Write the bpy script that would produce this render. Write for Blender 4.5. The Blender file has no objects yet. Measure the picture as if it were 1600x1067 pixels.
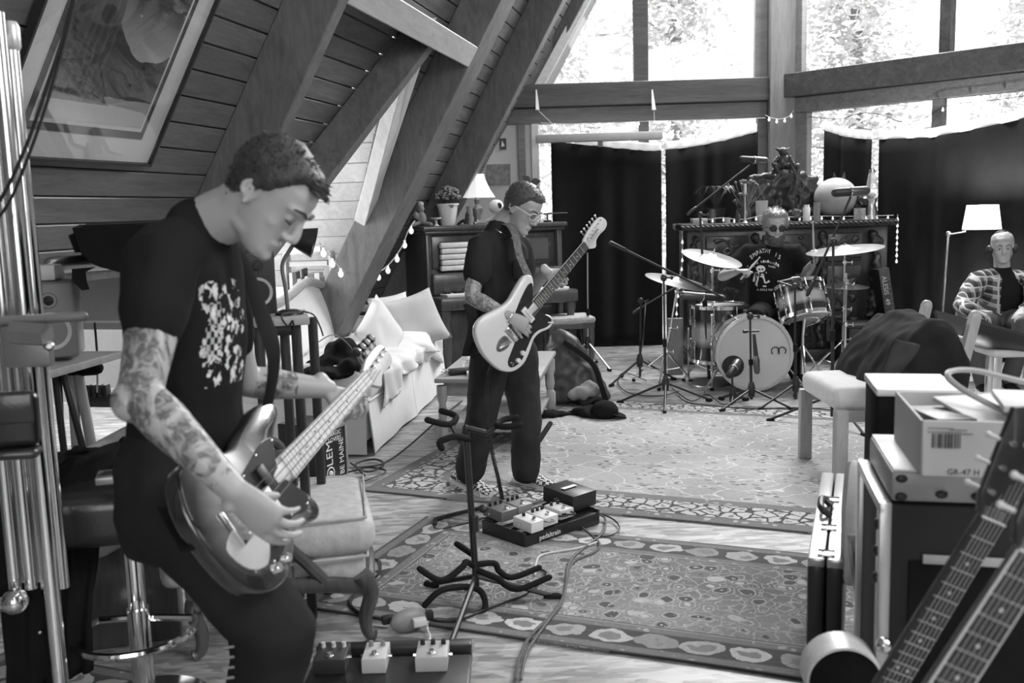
import bpy, bmesh, math, random
from math import sin, cos, tan, pi, radians, sqrt
from mathutils import Vector, Matrix, Quaternion, noise
from mathutils.bvhtree import BVHTree
random.seed(7)
V = Vector
sc = bpy.context.scene
COL = sc.collection
# ------------------------------------------------------------ camera
FPX, PITCH, ROLL, EYE = 1502.0, radians(7.785), 0.0279, 1.5
FW = V((0, cos(PITCH), -sin(PITCH)))
_up = V((0, sin(PITCH), cos(PITCH)))
_rt = V((1, 0, 0))
CI = _rt * cos(ROLL) - _up * sin(ROLL)
CJ = _rt * sin(ROLL) + _up * cos(ROLL)
CP = V((0, 0, EYE))
cam = bpy.data.cameras.new('camera')
camo = bpy.data.objects.new('camera', cam)
COL.objects.link(camo)
cam.sensor_width = 36.0
cam.lens = FPX / 1600 * 36.0
cam.clip_start = 0.05
_m = Matrix((CI, CJ, -FW)).transposed().to_4x4()
_m.translation = CP
camo.matrix_world = _m
cam.dof.use_dof = True
cam.dof.focus_distance = 5.6
cam.dof.aperture_fstop = 4.0
sc.camera = camo
# ------------------------------------------------------------ world, exposure
world = bpy.data.worlds.new('sky')
sc.world = world
world.use_nodes = True
_bg = world.node_tree.nodes['Background']
_bg.inputs['Color'].default_value = (1, 1, 1, 1)
_bg.inputs['Strength'].default_value = 3.0
sc.view_settings.view_transform = 'Standard'
sc.view_settings.look = 'None'
sc.view_settings.exposure = 0.5
sc.view_settings.gamma = 1.0
sc.view_settings.use_curve_mapping = False
sc.cycles.use_denoising = True
sc.cycles.max_bounces = 8
sc.cycles.diffuse_bounces = 5
sc.cycles.transparent_max_bounces = 12
sc.cycles.sample_clamp_indirect = 8.0
sc.cycles.caustics_reflective = False
sc.cycles.caustics_refractive = False


def arealight(name, loc, to, w, h, power):
    l = bpy.data.lights.new(name, 'AREA')
    l.shape = 'RECTANGLE'
    l.size, l.size_y, l.energy = w, h, power
    o = bpy.data.objects.new(name, l)
    COL.objects.link(o)
    o.location = loc
    o.rotation_euler = (V(to) - V(loc)).to_track_quat('-Z', 'Y').to_euler()
    return o


def pointlight(name, loc, power, r=.03):
    l = bpy.data.lights.new(name, 'POINT')
    l.energy = power
    l.shadow_soft_size = r
    o = bpy.data.objects.new(name, l)
    COL.objects.link(o)
    o.location = loc
    return o
_e = lambda u, t, z: (cos(radians(12.83)) * u + sin(radians(12.83)) * t, -sin(radians(12.83)) * u + cos(radians(12.83)) * t, z)
arealight('fill_rear', _e(.5, -2.9, 2.1), _e(.2, 4, .9), 2.8, 2.1, 16)  # added lamp behind the camera, interior fill
arealight('daylight_front_left', (1.7, 10.36, 5.0), (.6, 5.0, 0), 2.6, 2.2, 330)
arealight('daylight_front_right', (3.9, 9.33, 4.6), (.8, 4.4, 0), 1.6, 1.8, 200)
arealight('daylight_dormer_window', _e(-4.9, 6.36, 1.9), _e(-2.0, 6.5, 1.1), 1.2, 1.1, 66)
arealight('fill_roof_right', _e(2.55, 1.8, 3.9), _e(-1.2, 3.4, .9), 2.4, 1.6, 60)  # added lamp high on the right, out of view, interior fill


# ------------------------------------------------------------ measuring helpers (photo point -> place in the room)
def ray(x, y):
    d = FW + CI * ((x - 800) / FPX) - CJ * ((y - 533.5) / FPX)
    return d / d.y
def U(x, y, Y):
    return CP + ray(x, y) * Y
def F(x, y, z=0.0):
    d = ray(x, y)
    return CP + d * ((z - EYE) / d.z)
def PLN(x, y, n, q):
    d = ray(x, y)
    return CP + d * ((V(q) - CP).dot(n) / d.dot(n))


# ------------------------------------------------------------ materials (all black-and-white)
MATS = {}
def _new(name):
    m = bpy.data.materials.new(name)
    m.use_nodes = True
    nt = m.node_tree
    return m, nt, nt.nodes['Principled BSDF']
def N(nt, t, **kw):
    n = nt.nodes.new(t)
    for k, v in kw.items():
        if k.startswith('_'):
            setattr(n, k[1:], v)
        else:
            kk = int(k[1:]) if k[0] == 'i' and k[1:].isdigit() else k.replace('__', ' ')
            s = n.inputs[kk]
            if isinstance(v, bpy.types.NodeSocket):
                nt.links.new(v, s)
            else:
                s.default_value = v
    return n
def math_(nt, op, a, b=0.0, c=0.0, clamp=False):
    n = nt.nodes.new('ShaderNodeMath')
    n.operation = op
    n.use_clamp = clamp
    for i, v in enumerate((a, b, c)):
        if isinstance(v, bpy.types.NodeSocket):
            nt.links.new(v, n.inputs[i])
        else:
            n.inputs[i].default_value = v
    return n.outputs[0]
def mixf(nt, f, a, b):
    n = nt.nodes.new('ShaderNodeMix')
    n.data_type = 'FLOAT'
    for i, v in ((0, f), (2, a), (3, b)):
        if isinstance(v, bpy.types.NodeSocket):
            nt.links.new(v, n.inputs[i])
        else:
            n.inputs[i].default_value = v
    return n.outputs[0]
def step(nt, x, lo, hi):
    n = nt.nodes.new('ShaderNodeMapRange')
    nt.links.new(x, n.inputs[0])
    n.inputs[1].default_value, n.inputs[2].default_value = lo, hi
    n.inputs[3].default_value, n.inputs[4].default_value = 0, 1
    return n.outputs[0]
def coords(nt, scale=(1, 1, 1), rnd=False, kind='Object'):
    tc = nt.nodes.new('ShaderNodeTexCoord')
    mp = nt.nodes.new('ShaderNodeMapping')
    nt.links.new(tc.outputs[kind], mp.inputs[0])
    mp.inputs[3].default_value = scale
    if rnd:
        oi = nt.nodes.new('ShaderNodeObjectInfo')
        k = math_(nt, 'MULTIPLY', oi.outputs['Random'], 37.0)
        cx = nt.nodes.new('ShaderNodeCombineXYZ')
        for i in range(3):
            nt.links.new(k, cx.inputs[i])
        nt.links.new(cx.outputs[0], mp.inputs[1])
    return mp.outputs[0]
def P(name, v, rough=.6, metal=0.0, var=.12, scale=14.0, bump=0.0, bscale=120.0, coat=0.0, emit=0.0, alpha=1.0, sheen=0.0, spec=.5, sss=0.0):
    if name in MATS:
        return MATS[name]
    m, nt, b = _new(name)
    c = coords(nt)
    nz = N(nt, 'ShaderNodeTexNoise', Vector=c, Scale=scale, Detail=4.0)
    f = mixf(nt, nz.outputs[0], v * (1 - var), v * (1 + var))
    nt.links.new(f, b.inputs['Base Color'])
    b.inputs['Roughness'].default_value = rough
    b.inputs['Metallic'].default_value = metal
    b.inputs['Specular IOR Level'].default_value = .12 if rough >= .8 and spec == .5 else spec
    if coat:
        b.inputs['Coat Weight'].default_value = coat
        b.inputs['Coat Roughness'].default_value = .08
    if sheen:
        b.inputs['Sheen Weight'].default_value = sheen
    if bump:
        n2 = N(nt, 'ShaderNodeTexNoise', Vector=c, Scale=bscale, Detail=3.0)
        bp = N(nt, 'ShaderNodeBump', Strength=bump, Distance=.004, Height=n2.outputs[0])
        nt.links.new(bp.outputs[0], b.inputs['Normal'])
    if emit:
        b.inputs['Emission Color'].default_value = (1, 1, 1, 1)
        b.inputs['Emission Strength'].default_value = emit
    if alpha < 1:
        b.inputs['Alpha'].default_value = alpha
    MATS[name] = m
    return m
def W(name, lo, hi, rough=.5, scale=(1, 12, 12), bands=1.2, coat=0.0, knots=0.0, bump=.15):
    """wood: grain runs along the axis with the small scale"""
    if name in MATS:
        return MATS[name]
    m, nt, b = _new(name)
    c = coords(nt, scale, True)
    n1 = N(nt, 'ShaderNodeTexNoise', Vector=c, Scale=bands, Detail=6.0, Roughness=.62, Distortion=1.4)
    n2 = N(nt, 'ShaderNodeTexNoise', Vector=c, Scale=bands * 7, Detail=4.0, Roughness=.7)
    h = mixf(nt, .4, n1.outputs[0], n2.outputs[0])
    h = step(nt, h, .32, .68)
    if knots:
        c2 = coords(nt, tuple(min(s, 4.0) * .9 + .5 for s in scale), True)
        vo = N(nt, 'ShaderNodeTexVoronoi', Vector=c2, Scale=1.3)
        k = step(nt, vo.outputs['Distance'], .05, .14)
        h = math_(nt, 'MULTIPLY', h, mixf(nt, k, 1 - knots, 1.0))
    oi = nt.nodes.new('ShaderNodeObjectInfo')
    tone = mixf(nt, oi.outputs['Random'], .86, 1.12)
    f = math_(nt, 'MULTIPLY', mixf(nt, h, lo, hi), tone)
    nt.links.new(f, b.inputs['Base Color'])
    b.inputs['Roughness'].default_value = rough
    if coat:
        b.inputs['Coat Weight'].default_value = coat
        b.inputs['Coat Roughness'].default_value = .12
    bp = N(nt, 'ShaderNodeBump', Strength=bump, Distance=.003, Height=h)
    nt.links.new(bp.outputs[0], b.inputs['Normal'])
    MATS[name] = m
    return m
def glass(name='window glass', tint=.97, gl=.05):
    if name in MATS:
        return MATS[name]
    m = bpy.data.materials.new(name)
    m.use_nodes = True
    nt = m.node_tree
    nt.nodes.clear()
    o = nt.nodes.new('ShaderNodeOutputMaterial')
    t = N(nt, 'ShaderNodeBsdfTransparent', Color=(tint, tint, tint, 1))
    g = N(nt, 'ShaderNodeBsdfGlossy', Roughness=.02)
    nz = N(nt, 'ShaderNodeTexNoise', Scale=2.0)
    f = math_(nt, 'MULTIPLY', nz.outputs[0], gl * 2)
    mx = nt.nodes.new('ShaderNodeMixShader')
    nt.links.new(f, mx.inputs[0])
    nt.links.new(t.outputs[0], mx.inputs[1])
    nt.links.new(g.outputs[0], mx.inputs[2])
    nt.links.new(mx.outputs[0], o.inputs[0])
    MATS[name] = m
    return m


# ------------------------------------------------------------ mesh builder
WM = {}
class B:
    def __init__(s):
        s.bm = bmesh.new()
    def _add(s, verts, faces):
        vs = [s.bm.verts.new(v) for v in verts]
        fs = []
        for f in faces:
            try:
                fs.append(s.bm.faces.new([vs[i] for i in f]))
            except ValueError:
                pass
        return vs, fs
    def box(s, c, size, R=None, bev=0.0, seg=2):
        M = Matrix.Translation(V(c)) @ (R.to_4x4() if R else Matrix()) @ Matrix.Diagonal((size[0], size[1], size[2], 1))
        g = bmesh.ops.create_cube(s.bm, size=1.0, matrix=M)
        if bev:
            es = list({e for v in g['verts'] for e in v.link_edges})
            bmesh.ops.bevel(s.bm, geom=es, offset=bev, segments=seg, affect='EDGES', profile=.5)
        return s
    def tube(s, pts, r, n=10, ref=None, closed=False, cap=True, round_=False):
        pts = [V(p) for p in pts]
        k = len(pts)
        rr = list(r) if isinstance(r, (list, tuple)) else [r] * k
        if len(rr) != k:
            rr = [rr[0] + (rr[-1] - rr[0]) * i / (k - 1) for i in range(k)]
        if round_:
            a, b = pts[0] - pts[1], pts[-1] - pts[-2]
            r0 = rr[0] if not isinstance(rr[0], tuple) else min(rr[0])
            r1 = rr[-1] if not isinstance(rr[-1], tuple) else min(rr[-1])
            sc_ = lambda q, f: tuple(x * f for x in q) if isinstance(q, tuple) else q * f
            a.normalize(); b.normalize()
            pts = [pts[0] + a * r0 * .95, pts[0] + a * r0 * .65] + pts + [pts[-1] + b * r1 * .65, pts[-1] + b * r1 * .95]
            rr = [sc_(rr[0], .35), sc_(rr[0], .78)] + rr + [sc_(rr[-1], .78), sc_(rr[-1], .35)]
            k += 4
        rings = []
        N0 = V(ref) if ref is not None else None
        for i in range(k):
            if closed:
                t = pts[(i + 1) % k] - pts[i - 1]
            else:
                t = pts[min(i + 1, k - 1)] - pts[max(i - 1, 0)]
            if t.length < 1e-9:
                t = V((0, 0, 1))
            t.normalize()
            if N0 is None:
                N0 = t.orthogonal()
            a = N0 - t * N0.dot(t)
            if a.length < 1e-5:
                a = t.orthogonal()
            a.normalize()
            if ref is None:
                N0 = a
            bb = t.cross(a)
            ra, rb = rr[i] if isinstance(rr[i], tuple) else (rr[i], rr[i])
            rings.append([s.bm.verts.new(pts[i] + a * (ra * cos(2 * pi * j / n)) + bb * (rb * sin(2 * pi * j / n))) for j in range(n)])
        for i in range(k if closed else k - 1):
            A, C = rings[i], rings[(i + 1) % k]
            for j in range(n):
                s.bm.faces.new((A[j], A[(j + 1) % n], C[(j + 1) % n], C[j]))
        if cap and not closed:
            s.bm.faces.new(rings[0][::-1])
            s.bm.faces.new(rings[-1])
        return s
    def cyl(s, p0, p1, r0, r1=None, n=16):
        return s.tube([p0, p1], [r0, r0 if r1 is None else r1], n)
    def lathe(s, prof, c=(0, 0, 0), axis=(0, 0, 1), n=20, sx=1.0):
        q = V((0, 0, 1)).rotation_difference(V(axis).normalized()).to_matrix()
        rings = []
        for r, h in prof:
            if r < 1e-6:
                rings.append([s.bm.verts.new(V(c) + q @ V((0, 0, h)))])
            else:
                rings.append([s.bm.verts.new(V(c) + q @ V((r * cos(2 * pi * j / n), r * sx * sin(2 * pi * j / n), h))) for j in range(n)])
        for A, C in zip(rings, rings[1:]):
            for j in range(n):
                f = [A[j % len(A)], A[(j + 1) % len(A)], C[(j + 1) % len(C)], C[j % len(C)]]
                g = []
                for x in f:
                    if x not in g:
                        g.append(x)
                if len(g) > 2:
                    try:
                        s.bm.faces.new(g)
                    except ValueError:
                        pass
        return s
    def ell(s, c, rad, R=None, n=14):
        if not isinstance(rad, (tuple, list)):
            rad = (rad,) * 3
        M = Matrix.Translation(V(c)) @ (R.to_4x4() if R else Matrix()) @ Matrix.Diagonal((rad[0], rad[1], rad[2], 1))
        bmesh.ops.create_uvsphere(s.bm, u_segments=n, v_segments=max(6, n * 2 // 3), radius=1.0, matrix=M)
        return s
    def torus(s, c, axis, R, r, n=28, m=8, a0=0.0, a1=2 * pi):
        q = V((0, 0, 1)).rotation_difference(V(axis).normalized()).to_matrix()
        full = abs(a1 - a0 - 2 * pi) < 1e-6
        k = n if full else n + 1
        pts = [V(c) + q @ V((R * cos(a0 + (a1 - a0) * i / n), R * sin(a0 + (a1 - a0) * i / n), 0)) for i in range(k)]
        return s.tube(pts, r, m, closed=full, ref=q @ V((0, 0, 1)))
    def prism(s, pts, th, M=None, bev=0.0, z0=0.0):
        """2-D outline extruded from z0 to z0+th, rounded edges of radius bev"""
        M = M or Matrix()
        P2 = [V((p[0], p[1])) for p in pts]
        k = len(P2)
        area = sum(P2[i].x * P2[(i + 1) % k].y - P2[(i + 1) % k].x * P2[i].y for i in range(k))
        if area < 0:
            P2.reverse()
        def inset(d):
            out = []
            for i in range(k):
                a, b_, c = P2[i - 1], P2[i], P2[(i + 1) % k]
                e1, e2 = (b_ - a), (c - b_)
                if e1.length < 1e-9 or e2.length < 1e-9:
                    out.append(b_.copy()); continue
                e1.normalize(); e2.normalize()
                nn = V((-e1.y, e1.x)) + V((-e2.y, e2.x))
                if nn.length < 1e-6:
                    nn = V((-e1.y, e1.x))
                nn.normalize()
                out.append(b_ + nn * d)
            return out
        if bev:
            lay = [(bev, 0), (bev * .3, bev * .3), (0, bev), (0, th - bev), (bev * .3, th - bev * .3), (bev, th)]
        else:
            lay = [(0, 0), (0, th)]
        rings = [[s.bm.verts.new(M @ V((p.x, p.y, z0 + z))) for p in inset(d)] for d, z in lay]
        for A, C in zip(rings, rings[1:]):
            for j in range(k):
                s.bm.faces.new((A[j], A[(j + 1) % k], C[(j + 1) % k], C[j]))
        s.bm.faces.new(rings[0][::-1])
        s.bm.faces.new(rings[-1])
        return s
    def grid(s, fn, nu, nv, th=0.0, closed_u=False):
        vs = [[s.bm.verts.new(fn(i / nu, j / nv)) for j in range(nv + 1)] for i in range(nu if closed_u else nu + 1)]
        for i in range(nu):
            for j in range(nv):
                a, b_ = vs[i], vs[(i + 1) % len(vs)]
                s.bm.faces.new((a[j], b_[j], b_[j + 1], a[j + 1]))
        if th:
            grid = vs
            fs = {f for r in grid for v in r for f in v.link_faces}
            bnd = [e for e in {e for f in fs for e in f.edges} if len(e.link_faces) == 1]
            for f in fs: f.normal_update()
            cp = {}
            for r in grid:
                for v in r:
                    nn = V((0, 0, 0))
                    for f in v.link_faces: nn += f.normal
                    if nn.length > 1e-9: nn.normalize()
                    cp[v] = s.bm.verts.new(v.co - nn * th)
            for f in list(fs):
                s.bm.faces.new([cp[v] for v in f.verts][::-1])
            for e in bnd:
                a, b_ = e.verts
                s.bm.faces.new((a, b_, cp[b_], cp[a]))
        return s
    def noise_(s, amp, scale=8.0, seed=0.0, st=(1, 1, 1)):
        s.bm.normal_update()
        for v in s.bm.verts:
            p = v.co
            d = noise.noise(V((p.x * st[0], p.y * st[1], p.z * st[2])) * scale + V((seed, seed * 1.7, 0)))
            v.co = p + v.normal * (d * amp)
        return s
    def build(s, name, mat=None, parent=None, smooth=True, vox=0.0, sm=0, nz=None, sub=0, angle=40):
        bm = s.bm
        bmesh.ops.recalc_face_normals(bm, faces=bm.faces)
        me = bpy.data.meshes.new(name)
        bm.to_mesh(me)
        bm.free()
        if vox or sub:
            t = bpy.data.objects.new('tmp', me)
            COL.objects.link(t)
            if sub:
                q = t.modifiers.new('s', 'SUBSURF'); q.levels = sub
            if vox:
                q = t.modifiers.new('r', 'REMESH'); q.mode = 'VOXEL'; q.voxel_size = vox
            if sm:
                q = t.modifiers.new('m', 'SMOOTH'); q.iterations = sm; q.factor = .5
            dg = bpy.context.evaluated_depsgraph_get()
            m2 = bpy.data.meshes.new_from_object(t.evaluated_get(dg))
            bpy.data.objects.remove(t)
            bpy.data.meshes.remove(me)
            me = m2
            me.name = name
        if nz:
            for amp, scl, st in nz:
                nr = [v.normal.copy() for v in me.vertices]
                for v, n_ in zip(me.vertices, nr):
                    p = v.co
                    v.co = p + n_ * (amp * noise.noise(V((p.x * st[0], p.y * st[1], p.z * st[2])) * scl))
        if mat:
            me.materials.clear()
            me.materials.append(mat)
        if smooth:
            me.polygons.foreach_set('use_smooth', [True] * len(me.polygons))
            if not vox and angle < 180:
                try:
                    me.set_sharp_from_angle(angle=radians(angle))
                except Exception:
                    pass
        return link(name, me, parent)
def link(name, me, parent=None):
    o = bpy.data.objects.new(name, me)
    COL.objects.link(o)
    if parent is not None:
        M = WM.get(parent.name, Matrix())
        me.transform(M.inverted())
        o.parent = parent
        WM[o.name] = M
    return o
def thing(name, label, cat, loc=(0, 0, 0), group=None, rot=0.0):
    o = bpy.data.objects.new(name, None)
    o.empty_display_size = .1
    COL.objects.link(o)
    o.location = loc
    o.rotation_euler = (0, 0, rot)
    WM[o.name] = Matrix.Translation(V(loc)) @ Matrix.Rotation(rot, 4, 'Z')
    return tag(o, label, cat, group)
def tag(o, label, cat=None, group=None, kind=None):
    if label: o['label'] = label
    if cat: o['category'] = cat
    if group: o['group'] = group
    if kind: o['kind'] = kind
    return o
def struct(o, label=None):
    o['kind'] = 'structure'
    if label: o['label'] = label
    return o
def dup(root, loc, label=None, rotz=None, group=None):
    r = root.copy(); COL.objects.link(r); r.location = loc
    if rotz is not None: r.rotation_euler = (0, 0, rotz)
    if label: r['label'] = label
    if group: r['group'] = group
    for ch in list(root.children):
        c = ch.copy(); COL.objects.link(c); c.parent = r
        for g in list(ch.children):
            d = g.copy(); COL.objects.link(d); d.parent = c
    return r
def frame(x, y, z, o=(0, 0, 0)):
    M = Matrix((V(x), V(y), V(z))).transposed().to_4x4()
    M.translation = V(o)
    return M
def Rz(a):
    return Matrix.Rotation(a, 3, 'Z')
def spline(pts, n=8):
    """Catmull-Rom through the points"""
    pts = [V(p) for p in pts]
    out = []
    for i in range(len(pts) - 1):
        p0, p1, p2, p3 = pts[max(i - 1, 0)], pts[i], pts[i + 1], pts[min(i + 2, len(pts) - 1)]
        for k in range(n):
            t = k / n
            out.append(.5 * ((2 * p1) + (p2 - p0) * t + (2 * p0 - 5 * p1 + 4 * p2 - p3) * t * t + (3 * p1 - p0 - 3 * p2 + p3) * t ** 3))
    out.append(pts[-1])
    return out
def text(s_, size, M, name, mat, parent, ext=.0006, bvh=None, align='CENTER', lift=.002, condense=1.0, dirn=None):
    cu = bpy.data.curves.new('t', 'FONT')
    cu.body = s_
    cu.size = size
    cu.align_x = align
    cu.align_y = 'CENTER'
    cu.extrude = 0 if bvh else ext
    cu.resolution_u = 3
    t = bpy.data.objects.new('t', cu)
    COL.objects.link(t)
    dg = bpy.context.evaluated_depsgraph_get()
    me = bpy.data.meshes.new_from_object(t.evaluated_get(dg))
    bpy.data.objects.remove(t)
    me.transform(M @ Matrix.Diagonal((condense, 1, 1, 1)))
    if bvh:
        nrm = (M.to_3x3() @ V((0, 0, 1))).normalized()
        for v in me.vertices:
            h = bvh.ray_cast(v.co + nrm * .5, -nrm)
            if h[0] is not None:
                v.co = h[0] + nrm * lift
    me.materials.clear()
    me.materials.append(mat)
    return link(name, me, parent)
def bvh_of(o):
    me = o.data.copy()
    if o.parent: me.transform(WM.get(o.parent.name, Matrix()))
    t = BVHTree.FromPolygons([v.co.copy() for v in me.vertices], [tuple(p.vertices) for p in me.polygons])
    bpy.data.meshes.remove(me)
    return t
# ------------------------------------------------------------ the room: A-frame, ridge direction dd, across ee
AY = radians(12.83)
dd, ee = V((sin(AY), cos(AY), 0)), V((cos(AY), -sin(AY), 0))
T60 = tan(radians(60))
U0 = -3.7
URIDGE = .53
def R(u, t, z):
    return ee * u + dd * t + V((0, 0, z))
def RP(t, z, off=0.0):
    """point of the left roof's plank face, off metres into the room"""
    return R(U0 + z / T60 + off * sin(radians(60)), t, z - off * cos(radians(60)))
RN = (ee * sin(radians(60)) - V((0, 0, cos(radians(60))))).normalized()   # into the room
RS = (ee * cos(radians(60)) + V((0, 0, sin(radians(60))))).normalized()   # up the slope
m_plank = W('cedar plank', .20, .40, .5, (1, 14, 14), 1.0, knots=.55)
m_rafter = W('rafter timber', .15, .27, .55, (1, 9, 9), 1.0, knots=.4)
m_white_pine = W('pale pine plank', .52, .74, .5, (14, 1.2, 14), 1.0, knots=.5)
m_wall = P('white plaster', .72, .8, var=.05, bump=.1)
m_beam = W('dark stained fir', .03, .11, .45, (1, 12, 12), .9, knots=.3)
m_trimw = W('weathered trim', .13, .26, .6, (1, 12, 12), 1.0)
m_post = W('post timber', .13, .24, .55, (10, 10, 1), 1.0)

# --- floor of worn strand board
def osb():
    m, nt, b = _new('worn strand board')
    c = coords(nt)
    nz = N(nt, 'ShaderNodeTexNoise', Vector=c, Scale=3.0, Detail=3.0)
    tot = None
    for i, ang in enumerate((.3, 1.4, 2.5)):
        mp = nt.nodes.new('ShaderNodeMapping')
        nt.links.new(c, mp.inputs[0])
        mp.inputs[2].default_value = (0, 0, ang)
        mp.inputs[3].default_value = (9, 34, 1)
        vo = N(nt, 'ShaderNodeTexVoronoi', Vector=mp.outputs[0], Scale=1.0)
        sp = N(nt, 'ShaderNodeSeparateColor', Color=vo.outputs['Color'])
        f = sp.outputs[0]
        tot = f if tot is None else math_(nt, 'ADD', tot, f)
    f = math_(nt, 'MULTIPLY', tot, .333)
    f = step(nt, f, .25, .75)
    f = mixf(nt, f, .20, .54)
    f = math_(nt, 'MULTIPLY', f, mixf(nt, nz.outputs[0], .75, 1.15))
    nt.links.new(f, b.inputs['Base Color'])
    b.inputs['Roughness'].default_value = .38
    MATS['osb'] = m
    return m
b = B().box(R(0, 4.2, -.05), (11.6, 16, .1), Rz(-AY))
struct(b.build('floor', osb(), smooth=False), 'worn pale strand-board floor')

# --- left roof of horizontal planks between rafters, with a gable dormer
PW = .134                     # plank height along the slope
DA_T, DA_Z, DF_Z = 6.36, 2.72, .9   # dormer apex, dormer eave height
DN_T, DFAR_T = 5.02, 7.66           # near and far valley feet
RAFT = [(.9, 'a'), (2.2, 'a'), (3.5, 'x'), (4.72, 'r'), (7.36, 'r'), (8.93, 'r')]
wl = bpy.data.objects.new('wall_left', None); COL.objects.link(wl); WM['wall_left'] = Matrix()
struct(wl, 'sloping left wall of dark cedar planks')
def valley(z):
    k = (DA_Z - z) / (DA_Z - DF_Z)
    return DA_T - (DA_T - DN_T) * k, DA_T + (DFAR_T - DA_T) * k
def plank(t0, t1, z0, z1, t0b=None, t1b=None):
    """one board: t at lower edge t0..t1, at the upper edge t0b..t1b"""
    t0b = t0 if t0b is None else t0b
    t1b = t1 if t1b is None else t1b
    g = .0035
    bb = B()
    lo, hi = z0 + g, z1 - g
    q = [RP(t0, lo), RP(t1, lo), RP(t1b, hi), RP(t0b, hi)]
    back = [p - RN * .03 for p in q]
    fr = []
    bx = .004
    for p, sgn in zip(q, (1, 1, -1, -1)):
        fr.append(p + RS * (bx * sgn))
    edge = [p - RN * bx for p in q]
    vs = back + edge + fr
    fc = [(3, 2, 1, 0), (8, 9, 10, 11)]
    for k in (0, 4):
        for j in range(4):
            fc.append((k + j, k + (j + 1) % 4, k + 4 + (j + 1) % 4, k + 4 + j))
    bb._add(vs, fc)
    # grain runs along local x: keep the mesh in a frame whose x is the ridge direction
    return bb.build('plank', m_plank_l, wl, smooth=False)
def m_along(name, lo, hi, **k):
    return W(name, lo, hi, **k)
m_plank_l = W('cedar wall plank', .08, .2, .42, (3.2, 1.2, 14), .9, knots=.6)
dz = PW * sin(radians(60))
z = 1.26
row = 0
while z < 5.2:
    z1 = z + dz
    jog = [random.uniform(-.5, .5) for _ in range(4)]
    if z > 2.72:
        plank(1.2, 4.8, z, z1); plank(4.8, 7.3, z, z1); plank(7.3, 10.75, z, z1)
    else:
        n0, f0 = valley(z); n1, f1 = valley(z1)
        if z < 2.9:
            plank(1.2, 4.8, z, z1)
        if n0 > 4.75:
            plank(4.8, n0 + .05, z, z1, 4.8, n1 + .05)
        if f0 < 7.36:
            plank(f0 - .05, 7.3, z, z1, f1 - .05, 7.3)
        plank(7.3, 10.75, z, z1)
    z = z1
    row += 1
z = 1.26
while z > -.02:
    plank(7.6, 10.75, z - dz, z)
    z -= dz
# boards higher up, past the top of the frame
b = B()
b._add([RP(-3, 5.2), RP(11.5, 5.2), RP(11.5, 7.4), RP(-3, 7.4)], [(0, 1, 2, 3)])
b._add([RP(-3, -.05), RP(1.2, -.05), RP(1.2, 5.2), RP(-3, 5.2)], [(0, 1, 2, 3)])
b._add([RP(-3, -.05, -.033), RP(-3, 7.4, -.033), RP(4.75, 7.4, -.033), RP(4.75, 1.2, -.033), RP(1.2, 1.2, -.033), RP(1.2, -.05, -.033)], [(0, 1, 2, 3, 4, 5)])
b._add([RP(7.7, -.05, -.033), RP(11.5, -.05, -.033), RP(11.5, 7.4, -.033), RP(7.7, 7.4, -.033)], [(0, 1, 2, 3)])
b._add([RP(4.75, 2.74, -.033), RP(7.7, 2.74, -.033), RP(7.7, 7.4, -.033), RP(4.75, 7.4, -.033)], [(0, 1, 2, 3)])
b._add([RP(4.75, 2.74, -.033), RP(DA_T, DA_Z, -.033), RP(DN_T, DF_Z, -.033), RP(4.75, DF_Z, -.033)], [(0, 1, 2, 3)])
b._add([RP(7.7, 2.74, -.033), RP(DA_T, DA_Z, -.033), RP(DFAR_T, DF_Z, -.033), RP(7.7, DF_Z, -.033)], [(0, 1, 2, 3)])
b.build('sheathing', m_rafter, wl, smooth=False)
# rafters
def rafter(t, w, d, z0, z1):
    bb = B()
    q = []
    for zz in (z0, z1):
        for tt, o in ((t, 0), (t + w, 0), (t + w, d), (t, d)):
            q.append(RP(tt, zz, o))
    bb._add(q, [(3, 2, 1, 0), (4, 5, 6, 7), (0, 1, 5, 4), (1, 2, 6, 5), (2, 3, 7, 6), (3, 0, 4, 7)])
    bmesh.ops.bevel(bb.bm, geom=bb.bm.edges[:], offset=.006, segments=1, affect='EDGES')
    return bb
m_raf = W('rafter fir', .07, .17, .5, (7, 7, 1.6), 1.0, knots=.5)
for i, (t, d, w, z0, z1) in enumerate([(.4, .28, .1, 0, 7.2), (2.1, .28, .1, 2.9, 7.2), (4.68, .28, .1, 1.2, 7.2), (7.12, .28, .34, -.05, 7.2), (8.78, .28, .14, -.05, 7.2), (10.25, .12, .1, 2.6, 7.2)]):
    if i in (1,):
        continue
    o = rafter(t, w, d, z0, z1).build('rafter', m_raf, wl, smooth=False)
# header of the dormer
b = B()
q = []
for t in (4.78, 7.14):
    for zz, o in ((2.70, 0), (2.84, 0), (2.84, .28), (2.70, .28)):
        q.append(RP(t, zz, o))
b._add(q, [(0, 1, 2, 3), (7, 6, 5, 4), (0, 4, 5, 1), (1, 5, 6, 2), (2, 6, 7, 3), (3, 7, 4, 0)])
bmesh.ops.bevel(b.bm, geom=b.bm.edges[:], offset=.006, segments=1, affect='EDGES')
m_hdr = W('header pine', .3, .46, .5, (4, 1.4, 12), 1.0, knots=.6)
b.build('header', m_hdr, wl, smooth=False)
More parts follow.
